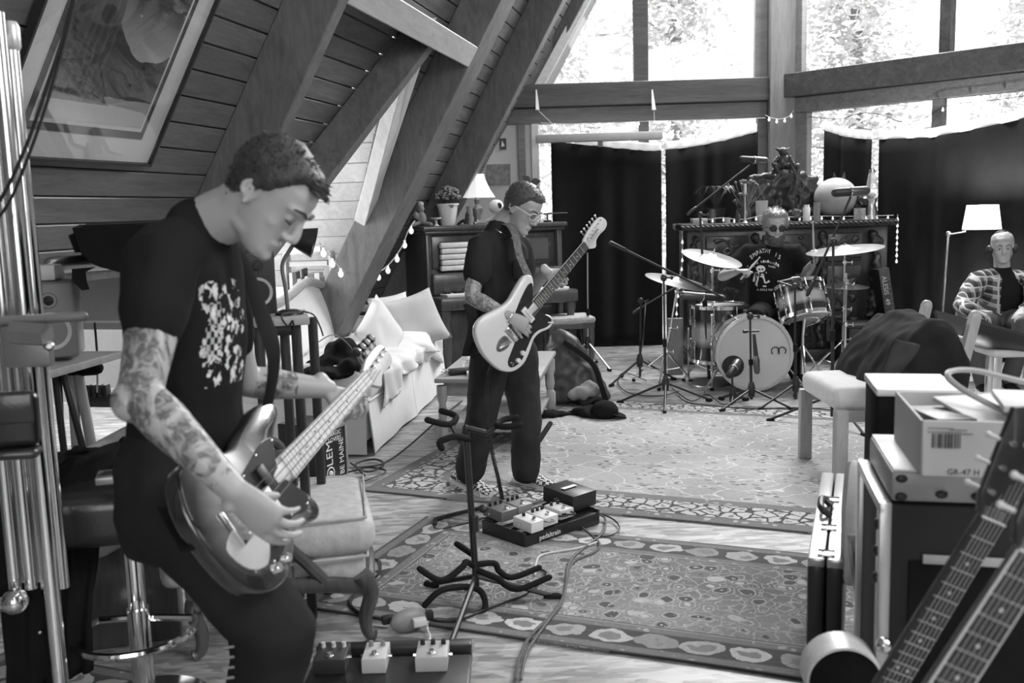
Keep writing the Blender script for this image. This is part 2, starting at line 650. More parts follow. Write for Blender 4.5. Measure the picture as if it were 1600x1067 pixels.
# valley beams
def beam(p0, p1, side, nrm, w, d):
    """timber from p0 to p1; the face of width w lies along side, d deep along nrm"""
    ax = (p1 - p0).normalized()
    side = (side - ax * side.dot(ax)).normalized()
    nrm = ax.cross(side).normalized() * (1 if ax.cross(side).dot(nrm) > 0 else -1)
    bb = B()
    q = []
    for p in (p0, p1):
        for a, c in ((-.5, 0), (.5, 0), (.5, 1), (-.5, 1)):
            q.append(p + side * (w * a) + nrm * (d * c))
    bb._add(q, [(3, 2, 1, 0), (4, 5, 6, 7), (0, 1, 5, 4), (1, 2, 6, 5), (2, 3, 7, 6), (3, 0, 4, 7)])
    bmesh.ops.bevel(bb.bm, geom=bb.bm.edges[:], offset=.005, segments=1, affect='EDGES')
    return bb
ap = RP(DA_T, DA_Z)
beam(RP(DA_T - .02, DA_Z, .02), RP(DN_T, DF_Z, .02), dd, RN, .09, .22).build('valley_rafter', m_raf, wl, smooth=False)
m_val = W('pale valley board', .42, .6, .5, (8, 8, 1.3), 1.0, knots=.4)
beam(RP(DA_T + .04, DA_Z, .0), RP(DFAR_T + .03, DF_Z - .25, .0), dd, RN, .12, .10).build('valley_rafter', m_val, wl, smooth=False)
# dormer: far slope of pale boards, near slope, cheeks, gable end with a window
UE = -5.1
ua = lambda z: U0 + z / T60
nfar = 13
for i in range(nfar):
    k0, k1 = i / nfar, (i + 1) / nfar - .004
    zt, zb = DA_Z - (DA_Z - DF_Z) * k0, DA_Z - (DA_Z - DF_Z) * k1
    tt, tb = DA_T + (DFAR_T - DA_T) * k0, DA_T + (DFAR_T - DA_T) * k1
    nn = (V((0, 0, -(DFAR_T - DA_T))) - dd * (DA_Z - DF_Z)).normalized()
    q = [R(UE, tt, zt), R(ua(zt) + .02, tt, zt), R(ua(zb) + .02, tb, zb), R(UE, tb, zb)]
    bb = B()
    bb._add(q + [p - nn * .02 for p in q], [(0, 1, 2, 3), (7, 6, 5, 4), (0, 4, 5, 1), (1, 5, 6, 2), (2, 6, 7, 3), (3, 7, 4, 0)])
    bb.build('plank', m_white_pine, wl, smooth=False)
b = B()
q = [R(UE, DA_T, DA_Z), R(ua(DA_Z), DA_T, DA_Z), R(ua(DF_Z), DN_T, DF_Z), R(UE, DN_T, DF_Z)]
b._add(q, [(0, 1, 2, 3)])
q = [R(UE, DA_T, DA_Z + .06), R(-1.9, DA_T, DA_Z + .06), R(ua(DF_Z), DFAR_T + .06, DF_Z), R(UE, DFAR_T + .06, DF_Z)]
b._add(q, [(0, 1, 2, 3)])
for t in (DFAR_T + .01,):
    b._add([R(UE, t, 0), R(-3.1, t, 0), R(-3.1, t, DF_Z + .02), R(UE, t, DF_Z + .02)], [(0, 1, 2, 3)])
b.build('dormer_lining', m_wall, wl, smooth=False)
# eave alcove behind the desk: white knee wall and low ceiling
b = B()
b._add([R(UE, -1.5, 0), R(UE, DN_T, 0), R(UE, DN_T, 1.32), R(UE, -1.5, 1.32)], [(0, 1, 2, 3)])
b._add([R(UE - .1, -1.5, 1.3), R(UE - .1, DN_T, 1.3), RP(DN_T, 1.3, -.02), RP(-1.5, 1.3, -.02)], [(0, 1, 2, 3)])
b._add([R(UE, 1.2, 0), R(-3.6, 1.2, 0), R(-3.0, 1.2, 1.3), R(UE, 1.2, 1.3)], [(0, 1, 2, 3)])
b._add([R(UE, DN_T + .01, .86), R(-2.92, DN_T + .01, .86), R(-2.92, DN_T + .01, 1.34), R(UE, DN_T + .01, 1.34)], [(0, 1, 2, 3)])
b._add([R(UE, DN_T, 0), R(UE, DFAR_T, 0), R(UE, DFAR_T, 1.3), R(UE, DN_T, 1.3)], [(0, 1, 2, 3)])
struct(b.build('wall_back', P('shaded knee wall paint', .42, .8, var=.08), smooth=False), 'low white knee wall under the eaves')  # white wall in shade: the shade is put into this grey
b = B()
b.box(R(UE + .02, 3.0, .05), (.03, 8.5, .1), Rz(-AY))
struct(b.build('baseboard_left', P('baseboard paint', .6, .5), smooth=False))
# dormer gable window
w3 = bpy.data.objects.new('window_3', None); COL.objects.link(w3); WM['window_3'] = Matrix(); struct(w3, 'gable window of the dormer')
b = B()
_n, _f = valley(1.3)
b._add([R(UE, _n, 1.3), R(UE, _f, 1.3), R(UE, DA_T, DA_Z)], [(0, 1, 2)])
b.build('pane', glass(), w3, smooth=False)
b = B()
for p, q in ((R(UE, _n, 1.32), R(UE, _f, 1.32)), (R(UE, _f, 1.32), R(UE, DA_T, DA_Z)), (R(UE, _n, 1.32), R(UE, DA_T, DA_Z)), (R(UE, DA_T, 1.32), R(UE, DA_T, DA_Z))):
    b.tube([p, q], .04, 4)
b.build('window_frame', m_wall, w3, smooth=False)

# --- right roof, rear wall (behind the camera, with a big gable window added to let light in)
def RR(t, z):
    return R(2 * URIDGE + .7 - U0 - z / T60, t, z)
b = B()
b._add([RR(-3, 0), RR(11.5, 0), RR(11.5, 2.4), RR(-3, 2.4)], [(0, 1, 2, 3)])
b._add([RR(-3, 2.4), RR(.4, 2.4), RR(.4, 7.4), RR(-3, 7.4)], [(0, 1, 2, 3)])
b._add([RR(3.2, 2.4), RR(11.5, 2.4), RR(11.5, 7.4), RR(3.2, 7.4)], [(0, 1, 2, 3)])
b._add([RR(.4, 4.4), RR(3.2, 4.4), RR(3.2, 7.4), RR(.4, 7.4)], [(0, 1, 2, 3)])
struct(b.build('wall_right', m_plank, smooth=False), 'sloping right plank wall')
b = B()
b._add([RR(.4, 2.4), RR(3.2, 2.4), RR(3.2, 4.4), RR(.4, 4.4)], [(0, 1, 2, 3)])
w4 = struct(b.build('window_added_4', glass(), smooth=False), 'added roof light on the right slope, out of view')  # unseen opening put in so sky light reaches the room
b = B()
b._add([R(-5, -3, 0), R(6, -3, 0), R(4.6, -3, 1.0), R(-3.4, -3, 1.0)], [(0, 1, 2, 3)])
b._add([R(-3.4, -3, 1.0), R(-1.0, -3, 1.0), R(-1.0, -3, 4.6), R(-1.6, -3, 4.6)], [(0, 1, 2, 3)])
b._add([R(2.0, -3, 1.0), R(4.6, -3, 1.0), R(2.6, -3, 4.6), R(2.0, -3, 4.6)], [(0, 1, 2, 3)])
b._add([R(-1.6, -3, 3.2), R(2.6, -3, 3.2), R(.6, -3, 7.4), R(.4, -3, 7.4)], [(0, 1, 2, 3)])
struct(b.build('wall_rear', m_plank, smooth=False), 'rear gable wall')
b = B()
b._add([R(-1.0, -3, 1.0), R(2.0, -3, 1.0), R(2.0, -3, 3.2), R(-1.0, -3, 3.2)], [(0, 1, 2, 3)])
struct(b.build('window_added_5', glass(), smooth=False), 'added rear window, out of view')

# --- prow of two glazed walls meeting at a timber post
wdir = V((cos(radians(1.59)), -sin(radians(1.59)), 0)); wn = V((sin(radians(1.59)), cos(radians(1.59)), 0))
QC = U(1220, 140, 10.4); QC.z = 0
rdir = V((cos(radians(46.1)), -sin(radians(46.1)), 0)); rn = V((sin(radians(46.1)), cos(radians(46.1)), 0))
def WLp(x, y, off=0.0):
    return PLN(x, y, wn, QC - wn * off)
def WRp(x, y, off=0.0):
    return PLN(x, y, rn, QC - rn * off)
def LW(s, z, off=0.0):
    return QC + wdir * s + V((0, 0, z)) - wn * off
def RW(s, z, off=0.0):
    return QC + rdir * s + V((0, 0, z)) - rn * off
def ls(x):   # distance along the left glazed wall of a photo column
    return (WLp(x, 300) - QC).dot(wdir)
def rs(x):
    return (WRp(x, 300) - QC).dot(rdir)
def wbox(bb, fn, d, s0, s1, z0, z1, o0, o1, bev=.006):
    c = (fn(s0, z0, o0) + fn(s1, z1, o1)) / 2
    bb.box(c, (abs(s1 - s0), abs(o1 - o0), abs(z1 - z0)), Rz(math.atan2(d.y, d.x)), bev, 1)
wf = bpy.data.objects.new('wall_front', None); COL.objects.link(wf); WM['wall_front'] = Matrix()
struct(wf, 'glazed front wall with dark timber beams')
JL = ls(840)
b = B(); wbox(b, LW, wdir, -.15, .15, 0, 7.0, -.12, .16); b.build('post', m_post, wf, smooth=False)
b = B(); wbox(b, LW, wdir, -4.1, -.12, 2.565, 2.80, -.1, .12); b.build('beam', m_beam, wf, smooth=False)
b = B(); wbox(b, LW, wdir, JL - 1.9, -.15, 2.40, 2.56, -.1, .04); b.build('head_trim', m_trimw, wf, smooth=False)
b = B(); wbox(b, RW, rdir, .1, 4.6, 2.58, 2.82, -.1, .12); b.build('beam', m_beam, wf, smooth=False)
b = B(); wbox(b, RW, rdir, .1, 4.6, 2.42, 2.575, -.1, .04); b.build('head_trim', m_trimw, wf, smooth=False)
# white wall left of the lower window
b = B(); wbox(b, LW, wdir, -5.5, JL, -.02, 2.45, -.1, 0, 0); b.build('plaster', m_wall, wf, smooth=False)
b = B()
for i, xx in enumerate((817, 838)):
    wbox(b, LW, wdir, ls(xx) - .04, ls(xx) + .04, 0, 2.4, -.02, .05, .004)
    if i == 0:
        b.build('window_casing', m_trimw, wf, smooth=False); b = B()
b.build('window_casing', m_wall, wf, smooth=False)
for xx in (1007, 1190):
    b = B(); wbox(b, LW, wdir, ls(xx) - .05, ls(xx) + .05, .05, 2.42, -.08, .03, .004); b.build('mullion', m_trimw, wf, smooth=False)
b = B(); wbox(b, LW, wdir, JL, -.15, 0, .06, -.1, .08, .004); b.build('window_sill', m_trimw, wf, smooth=False)
b = B(); wbox(b, LW, wdir, ls(1003) - .075, ls(1003) + .075, 2.8, 6.5, -.08, .06, .004); b.build('mullion', m_beam, wf, smooth=False)
b = B(); wbox(b, LW, wdir, -.28, -.15, 2.8, 6.8, -.06, .04, .004); b.build('mullion', m_trimw, wf, smooth=False)
for xx, w_ in ((1252, .07), (1462, .05)):
    b = B(); wbox(b, RW, rdir, rs(xx) - w_, rs(xx) + w_, .05, 2.42, -.08, .03, .004); b.build('mullion', m_trimw, wf, smooth=False)
b = B(); wbox(b, RW, rdir, rs(1471) - .05, rs(1471) + .05, 2.82, 6.5, -.08, .05, .004); b.build('mullion', m_beam, wf, smooth=False)
b = B(); wbox(b, RW, rdir, .15, .26, 2.82, 6.5, -.06, .04, .004); b.build('mullion', m_trimw, wf, smooth=False)
b = B(); wbox(b, RW, rdir, .15, 4.6, 0, .06, -.1, .08, .004); b.build('window_sill', m_trimw, wf, smooth=False)
# rake board along the roof
b = B()
p0, p1 = LW(ls(846) - .1, 2.75, .03), None
def roofs(z, fn, d):
    """distance along a glazed wall where the left roof meets height z"""
    base = fn(0, z)
    k = (base.dot(ee) - (U0 + z / T60)) / d.dot(ee)
    return -k
s0, s1 = roofs(2.7, LW, wdir), roofs(6.8, LW, wdir)
beam(LW(s0 + .12, 2.7, .05), LW(s1 + .12, 6.8, .05), wdir, -wn, .1, .05).build('rake_board', m_white_pine, wf, smooth=False)
beam(LW(s0 + .02, 2.7, .02), LW(s1 + .02, 6.8, .02), wdir, -wn, .12, .05).build('rake_board', m_trimw, wf, smooth=False)
# panes
wi1 = bpy.data.objects.new('window_1', None); COL.objects.link(wi1); WM['window_1'] = Matrix(); struct(wi1, 'left glazed wall')
wi2 = bpy.data.objects.new('window_2', None); COL.objects.link(wi2); WM['window_2'] = Matrix(); struct(wi2, 'right glazed wall')
def pane(fn, pts, par):
    bb = B()
    k = len(pts)
    bb._add([fn(s, z, -.03) for s, z in pts] + [fn(s, z, -.036) for s, z in pts], [tuple(range(k)), tuple(range(2 * k - 1, k - 1, -1))] + [(i, (i + 1) % k, k + (i + 1) % k, k + i) for i in range(k)])
    bb.build('pane', glass(), par, smooth=False)
sm_ = ls(1003)
zat = lambda s: 2.8 + (6.8 - 2.8) * (s - roofs(2.8, LW, wdir)) / (roofs(6.8, LW, wdir) - roofs(2.8, LW, wdir))
pane(LW, [(roofs(2.8, LW, wdir), 2.8), (sm_, 2.8), (sm_, zat(sm_))], wi1)
pane(LW, [(sm_, 2.8), (-.15, 2.8), (-.15, 6.6), (sm_, zat(sm_))], wi1)
pane(LW, [(JL, .05), (ls(1007), .05), (ls(1007), 2.42), (JL, 2.42)], wi1)
pane(LW, [(ls(1007), .05), (-.15, .05), (-.15, 2.42), (ls(1007), 2.42)], wi1)
pane(RW, [(.15, 2.82), (rs(1471), 2.82), (rs(1471), 5.6), (.15, 6.6)], wi2)
pane(RW, [(rs(1471), 2.82), (4.6, 2.82), (rs(1471), 5.6)], wi2)
pane(RW, [(.15, .05), (rs(1462), .05), (rs(1462), 2.42), (.15, 2.42)], wi2)
pane(RW, [(rs(1462), .05), (4.6, .05), (4.6, 2.42), (rs(1462), 2.42)], wi2)
# ground outside
b = B(); b.box(V((0, 30, -.6)), (160, 120, .2))
struct(b.build('ground', P('forest floor', .25, .9), smooth=False))
# trees outside
m_leaf = P('sunlit leaves', .72, .6, var=.3, scale=2.0)
m_bark = P('bark', .3, .9, bump=.5)
def tree(loc, h, r, seed, label, n=2600):
    rnd = random.Random(seed)
    t = thing('tree', label, 'tree', loc, 'trees outside the windows')
    L = V(loc)
    bb = B()
    bb.tube(spline([L, L + V((.1, 0, h * .4)), L + V((-.1, .1, h * .95))], 5), [.22, .05], 8)
    for k in range(14):
        z0 = h * rnd.uniform(.2, .9); a = rnd.uniform(0, 6.28); rr = r * rnd.uniform(.5, 1) * (1.15 - z0 / h)
        bb.tube([L + V((0, 0, z0)), L + V((cos(a) * rr, sin(a) * rr, z0 + rr * .15))], [.05, .01], 5)
    bb.build('trunk', m_bark, t)
    vs, fs = [], []
    for k in range(n):
        z0 = h * rnd.uniform(.12, 1.0); a = rnd.uniform(0, 6.28)
        rr = r * (1.12 - z0 / h) * sqrt(rnd.uniform(.05, 1)) * (.75 + .25 * sin(a * 5 + z0 * 3))
        c = L + V((cos(a) * rr, sin(a) * rr, z0 - rr * .12 + rnd.uniform(-.15, .15)))
        sz = rnd.uniform(.05, .13)
        d1 = V((rnd.uniform(-1, 1), rnd.uniform(-1, 1), rnd.uniform(-.5, .5))).normalized() * sz
        d2 = V((rnd.uniform(-1, 1), rnd.uniform(-1, 1), rnd.uniform(-.5, .5))).normalized() * sz * .5
        i = len(vs)
        vs += [c - d1, c + d2, c + d1, c - d2]
        fs.append((i, i + 1, i + 2, i + 3))
    me = bpy.data.meshes.new('foliage'); me.from_pydata(vs, [], fs); me.materials.append(m_leaf)
    f = link('foliage', me, t); f['kind'] = 'stuff'
for i, (x, y, h, r, lb, n) in enumerate([(0.2, 17.5, 9, 2.2, 'pale leafy tree outside left of the window mullion', 14000), (3.4, 20, 10, 2.4, 'pale leafy tree outside between mullion and corner post', 15000), (6.5, 18.5, 10, 2.1, 'thin pale tree outside just right of the corner post', 15000), (9.6, 17.2, 9, 2.2, 'leafy tree with branches outside the far right pane', 14000), (2.0, 26, 13, 3.0, 'tall tree far outside behind the left window', 15000)]):
    tree((x, y, -.5), h, r, 11 + i, lb, n)
# ------------------------------------------------------------ common materials
m_blackcloth = P('black cloth', .012, .9, var=.4)
m_curtain = P('black curtain cloth', .012, .85, var=.3, sheen=.04)
m_header = P('white curtain header', .8, .8, var=.05, emit=.25)  # emission stands in for daylight shining through the cloth
m_chrome = P('chrome', .85, .12, metal=1.0, var=.04)
m_steel = P('dull steel', .5, .35, metal=1.0)
m_blackmetal = P('black painted metal', .018, .4, var=.2)
m_blackplastic = P('black plastic', .02, .45, var=.2)
m_rubber = P('black rubber', .015, .8)
m_whiteplastic = P('white plastic', .75, .4, var=.05)
m_grey = P('grey plastic', .25, .5)
m_cream = P('cream upholstery', .78, .85, var=.06, bump=.25, bscale=300)
m_throw = P('cream throw blanket', .74, .9, var=.06, bump=.5, bscale=250)
m_pillow = P('light cushion cloth', .72, .9, var=.05, bump=.3, bscale=260)
m_pillowg = P('grey cushion cloth', .5, .9, var=.08, bump=.3, bscale=260)
m_paper = P('paper', .8, .8, var=.04)
m_card = P('cardboard', .52, .85, var=.08)
m_darkwood = W('dark carved oak', .012, .05, .38, (8, 8, 1.2), 1.2, coat=.2)
m_pianowood = W('piano mahogany', .035, .10, .3, (6, 6, 1), 1.0, coat=.35)
m_oak = W('oak', .28, .45, .45, (8, 8, 1), 1.2)
m_oakx = W('oak table top', .26, .44, .4, (1, 9, 9), 1.2)
m_walnut = W('walnut', .04, .12, .35, (8, 8, 1), 1.2, coat=.3)
m_ink = P('black ink', .01, .6)
m_white = P('white ink', .85, .6, var=.03)
m_bulb = P('clear bulb', .9, .1, emit=.5)
m_leafin = P('dark leaf', .05, .4, var=.3)
m_cable = P('black cable', .014, .5)
m_cablew = P('pale cable', .6, .5)
m_glassj = P('bottle glass', .6, .08, alpha=.45)
TS = {}
# ------------------------------------------------------------ rugs
def rugmat(name, hx, hy, kind):
    m, nt, b = _new(name)
    c = coords(nt)
    sp = N(nt, 'ShaderNodeSeparateXYZ', Vector=c)
    ax = math_(nt, 'ABSOLUTE', sp.outputs[0]); ay = math_(nt, 'ABSOLUTE', sp.outputs[1])
    d = math_(nt, 'MINIMUM', math_(nt, 'SUBTRACT', hx, ax), math_(nt, 'SUBTRACT', hy, ay))
    def cells(s, rnd=1.0, feat='F1', stretch=(1, 1, 1), seed=0.0):
        mp = nt.nodes.new('ShaderNodeMapping'); nt.links.new(c, mp.inputs[0])
        mp.inputs[3].default_value = stretch; mp.inputs[1].default_value = (seed, seed, 0)
        nz = N(nt, 'ShaderNodeTexNoise', Vector=mp.outputs[0], Scale=s * .9, Detail=2.0)
        vm = nt.nodes.new('ShaderNodeVectorMath'); vm.operation = 'MULTIPLY_ADD'
        nt.links.new(nz.outputs['Color'], vm.inputs[0]); vm.inputs[1].default_value = (.9 / s,) * 3; nt.links.new(mp.outputs[0], vm.inputs[2])
        vo = nt.nodes.new('ShaderNodeTexVoronoi'); vo.feature = feat; nt.links.new(vm.outputs[0], vo.inputs['Vector']); vo.inputs['Scale'].default_value = s; vo.inputs['Randomness'].default_value = rnd
        return vo
    fine = N(nt, 'ShaderNodeTexNoise', Vector=c, Scale=60.0, Detail=2.0)
    big = N(nt, 'ShaderNodeTexNoise', Vector=c, Scale=1.3, Detail=2.0)
    if kind == 'light':
        base, vine, dab = mixf(nt, step(nt, big.outputs[0], .38, .62), .30, .38), .58, .07
        v1 = cells(4.2, 1.0, 'DISTANCE_TO_EDGE', (1, 1.25, 1))
        ed = math_(nt, 'LESS_THAN', v1.outputs['Distance'], .013)
        f = mixf(nt, ed, base, vine)
        v2 = cells(6.5, 1.0, 'F1', (1, 1.3, 1), 3.0)
        ring = math_(nt, 'LESS_THAN', math_(nt, 'ABSOLUTE', math_(nt, 'SUBTRACT', v2.outputs['Distance'], .24)), .03)
        f = mixf(nt, ring, f, .52)
        blot = math_(nt, 'LESS_THAN', v2.outputs['Distance'], .12)
        f = mixf(nt, blot, f, .16)
        v3 = cells(15.0, 1.0, 'F1', (1, 2.2, 1), 7.0)
        k3 = N(nt, 'ShaderNodeTexNoise', Vector=c, Scale=5.0)
        dk = math_(nt, 'MULTIPLY', math_(nt, 'LESS_THAN', v3.outputs['Distance'], .3), math_(nt, 'GREATER_THAN', k3.outputs[0], .53))
        f = mixf(nt, dk, f, dab)
        # border
        vb = cells(13.0, .8, 'DISTANCE_TO_EDGE', (1, 1, 1), 11.0)
        bo = mixf(nt, math_(nt, 'LESS_THAN', vb.outputs['Distance'], .085), .48, .02)
        vb2 = cells(13.0, .8, 'F1', (1, 1, 1), 11.0)
        bo = mixf(nt, math_(nt, 'LESS_THAN', vb2.outputs['Distance'], .2), bo, .2)
        guard_v = cells(16.0, .5, 'F1', (1, 1, 1), 5.0)
        gd = mixf(nt, math_(nt, 'LESS_THAN', guard_v.outputs['Distance'], .3), .14, .36)
        bands = [(.0, .018, .12), (.018, .075, gd), (.075, .087, .1), (.087, .285, bo), (.285, .297, .1), (.297, .35, gd), (.35, .36, .14)]
    else:
        v1 = cells(14.0, 1.0, 'DISTANCE_TO_EDGE', (1, 1, 1), 2.0)
        v2 = cells(14.0, 1.0, 'F1', (1, 1, 1), 2.0)
        vs = N(nt, 'ShaderNodeSeparateColor', Color=v2.outputs['Color'])
        f = mixf(nt, step(nt, big.outputs[0], .35, .65), .12, .23)
        f = mixf(nt, math_(nt, 'LESS_THAN', v1.outputs['Distance'], .03), f, .33)
        f = mixf(nt, math_(nt, 'LESS_THAN', v2.outputs['Distance'], mixf(nt, vs.outputs[0], .16, .42)), f, mixf(nt, math_(nt, 'GREATER_THAN', vs.outputs[1], .55), .05, .42))
        f = mixf(nt, math_(nt, 'LESS_THAN', v2.outputs['Distance'], .08), f, .5)
        v4 = cells(34.0, 1.0, 'F1', (1, 1, 1), 9.0)
        f = mixf(nt, math_(nt, 'MULTIPLY', math_(nt, 'LESS_THAN', v4.outputs['Distance'], .2), math_(nt, 'GREATER_THAN', fine.outputs[0], .5)), f, .4)
        # centre bar medallion
        rg = math_(nt, 'LESS_THAN', math_(nt, 'ABSOLUTE', math_(nt, 'SUBTRACT', v2.outputs['Distance'], .42)), .035)
        f = mixf(nt, math_(nt, 'MULTIPLY', rg, math_(nt, 'GREATER_THAN', vs.outputs[2], .4)), f, .38)
        side = math_(nt, 'LESS_THAN', math_(nt, 'SUBTRACT', hy, ay), math_(nt, 'SUBTRACT', hx, ax))
        s_ = math_(nt, 'MULTIPLY', mixf(nt, side, sp.outputs[1], sp.outputs[0]), 6.2)
        u_ = math_(nt, 'SUBTRACT', math_(nt, 'FRACT', math_(nt, 'ADD', s_, 20.0)), .5)
        v_ = math_(nt, 'DIVIDE', math_(nt, 'SUBTRACT', d, .114), .058)
        n4 = N(nt, 'ShaderNodeTexNoise', Vector=c, Scale=16.0, Detail=2.0)
        q_ = math_(nt, 'ADD', math_(nt, 'MULTIPLY', math_(nt, 'POWER', math_(nt, 'ABSOLUTE', u_), 2.0), 4.2), math_(nt, 'POWER', math_(nt, 'ABSOLUTE', v_), 2.0))
        q_ = math_(nt, 'ADD', q_, math_(nt, 'MULTIPLY', math_(nt, 'SUBTRACT', n4.outputs[0], .5), 1.7))
        tone_ = mixf(nt, math_(nt, 'FRACT', math_(nt, 'MULTIPLY', math_(nt, 'FLOOR', s_), .37)), .26, .58)
        bo = mixf(nt, math_(nt, 'LESS_THAN', q_, .82), .04, tone_)
        bo = mixf(nt, math_(nt, 'LESS_THAN', q_, .14), bo, .2)
        gv = cells(22.0, .5, 'F1', (1, 1, 1), 5.0)
        gd = mixf(nt, math_(nt, 'LESS_THAN', gv.outputs['Distance'], .3), .16, .34)
        bands = [(.0, .012, .05), (.012, .05, gd), (.05, .058, .06), (.058, .17, bo), (.17, .178, .06), (.178, .215, gd), (.215, .222, .3), (.222, .23, .07)]
    for lo, hi, v in bands:
        k = math_(nt, 'MULTIPLY', math_(nt, 'GREATER_THAN', d, lo), math_(nt, 'LESS_THAN', d, hi))
        f = mixf(nt, k, f, v)
    f = math_(nt, 'MULTIPLY', f, mixf(nt, fine.outputs[0], .75, 1.25))
    f = math_(nt, 'MULTIPLY', f, mixf(nt, big.outputs[0], .85, 1.15))
    nt.links.new(f, b.inputs['Base Color'])
    b.inputs['Roughness'].default_value = .9
    b.inputs['Sheen Weight'].default_value = .15
    bp = N(nt, 'ShaderNodeBump', Strength=.5, Distance=.003, Height=fine.outputs[0])
    nt.links.new(bp.outputs[0], b.inputs['Normal'])
    return m
def rug(name, label, c, hx, hy, ang, mat, z=.002, h=.009, seed=0):
    t = bpy.data.meshes.new(name)
    bb = B()
    nx, ny = int(hx * 24), int(hy * 24)
    def fn(u, v):
        x, y = (u * 2 - 1) * hx, (v * 2 - 1) * hy
        e = min(hx - abs(x), hy - abs(y))
        w = .012 * noise.noise(V((x * 2, y * 2, seed)))
        return V((x + (w if abs(u - .5) == .5 else 0), y + (w if abs(v - .5) == .5 else 0), h + .004 * max(0, noise.noise(V((x * 1.7, y * 1.7, seed + 4)))) * min(1, e * 6 + .2)))
    bb.grid(fn, nx, ny)
    # edge down to the floor
    es = [e for e in bb.bm.edges if e.is_boundary]
    r = bmesh.ops.extrude_edge_only(bb.bm, edges=es)
    for v in r['geom']:
        if isinstance(v, bmesh.types.BMVert): v.co.z = 0
    o = bb.build(name, mat)
    o.location = (c[0], c[1], z)
    o.rotation_euler = (0, 0, ang)
    return tag(o, label, 'rug')
def rugfit(fl, fr, ang, depth, L=None):
    fl, fr = V(fl), V(fr)
    ax = V((cos(ang), sin(ang), 0)); ay = V((-sin(ang), cos(ang), 0))
    c = fl + ax * (L / 2) + ay * (depth / 2)
    return c
a1 = math.atan2(-.77, 1.91)
c = rugfit(F(566, 768), F(1270, 836), a1, 2.75, 3.9)
rug('area_rug', 'large pale floral rug under the drums and the standing guitarist', c, 1.95, 1.375, a1, rugmat('pale floral rug', 1.95, 1.375, 'light'), .001)
a2 = math.atan2(-.68, 1.74)
c = rugfit(F(464, 950), F(1250, 1062), a2, 1.14, 2.6)
rug('area_rug', 'darker grey patterned rug under the tripod guitar stand', c, 1.3, .57, a2, rugmat('dark figured rug', 1.3, .57, 'dark'), .002, seed=3)
c = F(330, 1105)
rug('area_rug', 'dark rug at the feet of the bass player', c + V((-.25, -.25, 0)), .8, .42, a2, rugmat('small dark rug', .8, .42, 'dark'), .0015, seed=5)

# ------------------------------------------------------------ curtains
def curtain(name, label, fn, sfun, top, bottomz, s0, s1, folds, seed, off=.14):
    t = thing(name, label, 'curtain', fn((s0 + s1) / 2, 0, off))
    bb = B()
    def zt(s):
        for (a, za), (b_, zb) in zip(top, top[1:]):
            if s <= b_ or (b_, zb) == top[-1]:
                k = (s - a) / (b_ - a)
                return za + (zb - za) * k
    def pt(u, v):
        s = s0 + (s1 - s0) * u
        f = .028 * sin(u * folds * 2 * pi + 1.3 * sin(u * 9 + seed)) + .014 * sin(u * folds * 4.7 + seed)
        f *= .35 + .65 * v
        return fn(s, zt(s) + (bottomz - zt(s)) * v, off + f)
    bb.grid(pt, int(folds * 14), 14, th=.004)
    bb.build('cloth', m_curtain, t, angle=180)
    return t, zt
topL = [(ls(x), WLp(x, y, .14).z) for x, y in ((858, 221), (898, 224), (960, 231), (1019, 236), (1080, 229), (1130, 219), (1180, 205))]
ct, zt = curtain('curtain', 'black curtain panel left of the bright slit, behind the ride cymbal', LW, ls, topL, .012, ls(862), ls(1031), 3.2, 1.0)
ct2, zt2 = curtain('curtain', 'narrower black curtain panel between the bright slit and the carved sideboard', LW, ls, topL, .012, ls(1037), ls(1179), 4.2, 2.0)
topR = [(rs(x), WRp(x, y, .14).z) for x, y in ((1294, 202), (1330, 213), (1370, 217), (1460, 214), (1540, 199), (1620, 180), (1740, 150))]
ct3, zt3 = curtain('curtain', 'black curtain panel at the right window beside the lava lamp', RW, rs, topR, .012, rs(1297), rs(1372), 2.4, 3.0)
ct4, zt4 = curtain('curtain', 'wide black curtain panel behind the floor lamp and the seated man', RW, rs, topR, .012, rs(1381), rs(1720), 6.2, 4.0)
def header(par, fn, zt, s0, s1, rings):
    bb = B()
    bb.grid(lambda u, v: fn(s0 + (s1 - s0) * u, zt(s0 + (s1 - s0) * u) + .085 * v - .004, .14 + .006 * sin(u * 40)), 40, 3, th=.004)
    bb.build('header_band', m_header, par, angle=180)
    for s in rings:
        bb = B(); bb.torus(fn(s, zt(s) + .045, .128), wn if fn is LW else rn, .022, .004, 18, 6)
        bb.build('ring', m_steel, par)
    bb = B(); bb.tube([fn(s, zt(s) + .047 + (.008 if i % 2 else 0), .12) for i, s in enumerate(rings)], .004, 6)
    bb.build('rod', m_blackmetal, par)
cx = lambda v, o: o + v / 3.5575
header(ct, LW, zt, ls(898), ls(1031), [ls(cx(v, 800)) for v in (480, 575, 660, 740, 815)])
header(ct2, LW, zt2, ls(1037), ls(1177), [ls(cx(v, 800)) for v in (850, 925, 1000, 1080, 1160, 1220, 1270, 1310)])
header(ct3, RW, zt3, rs(1297), rs(1372), [rs(cx(v, 1200)) for v in (418, 490, 570)])
header(ct4, RW, zt4, rs(1381), rs(1700), [rs(cx(v, 1200)) for v in (678, 760, 860, 968, 1077, 1185, 1295, 1410, 1540, 1660)])

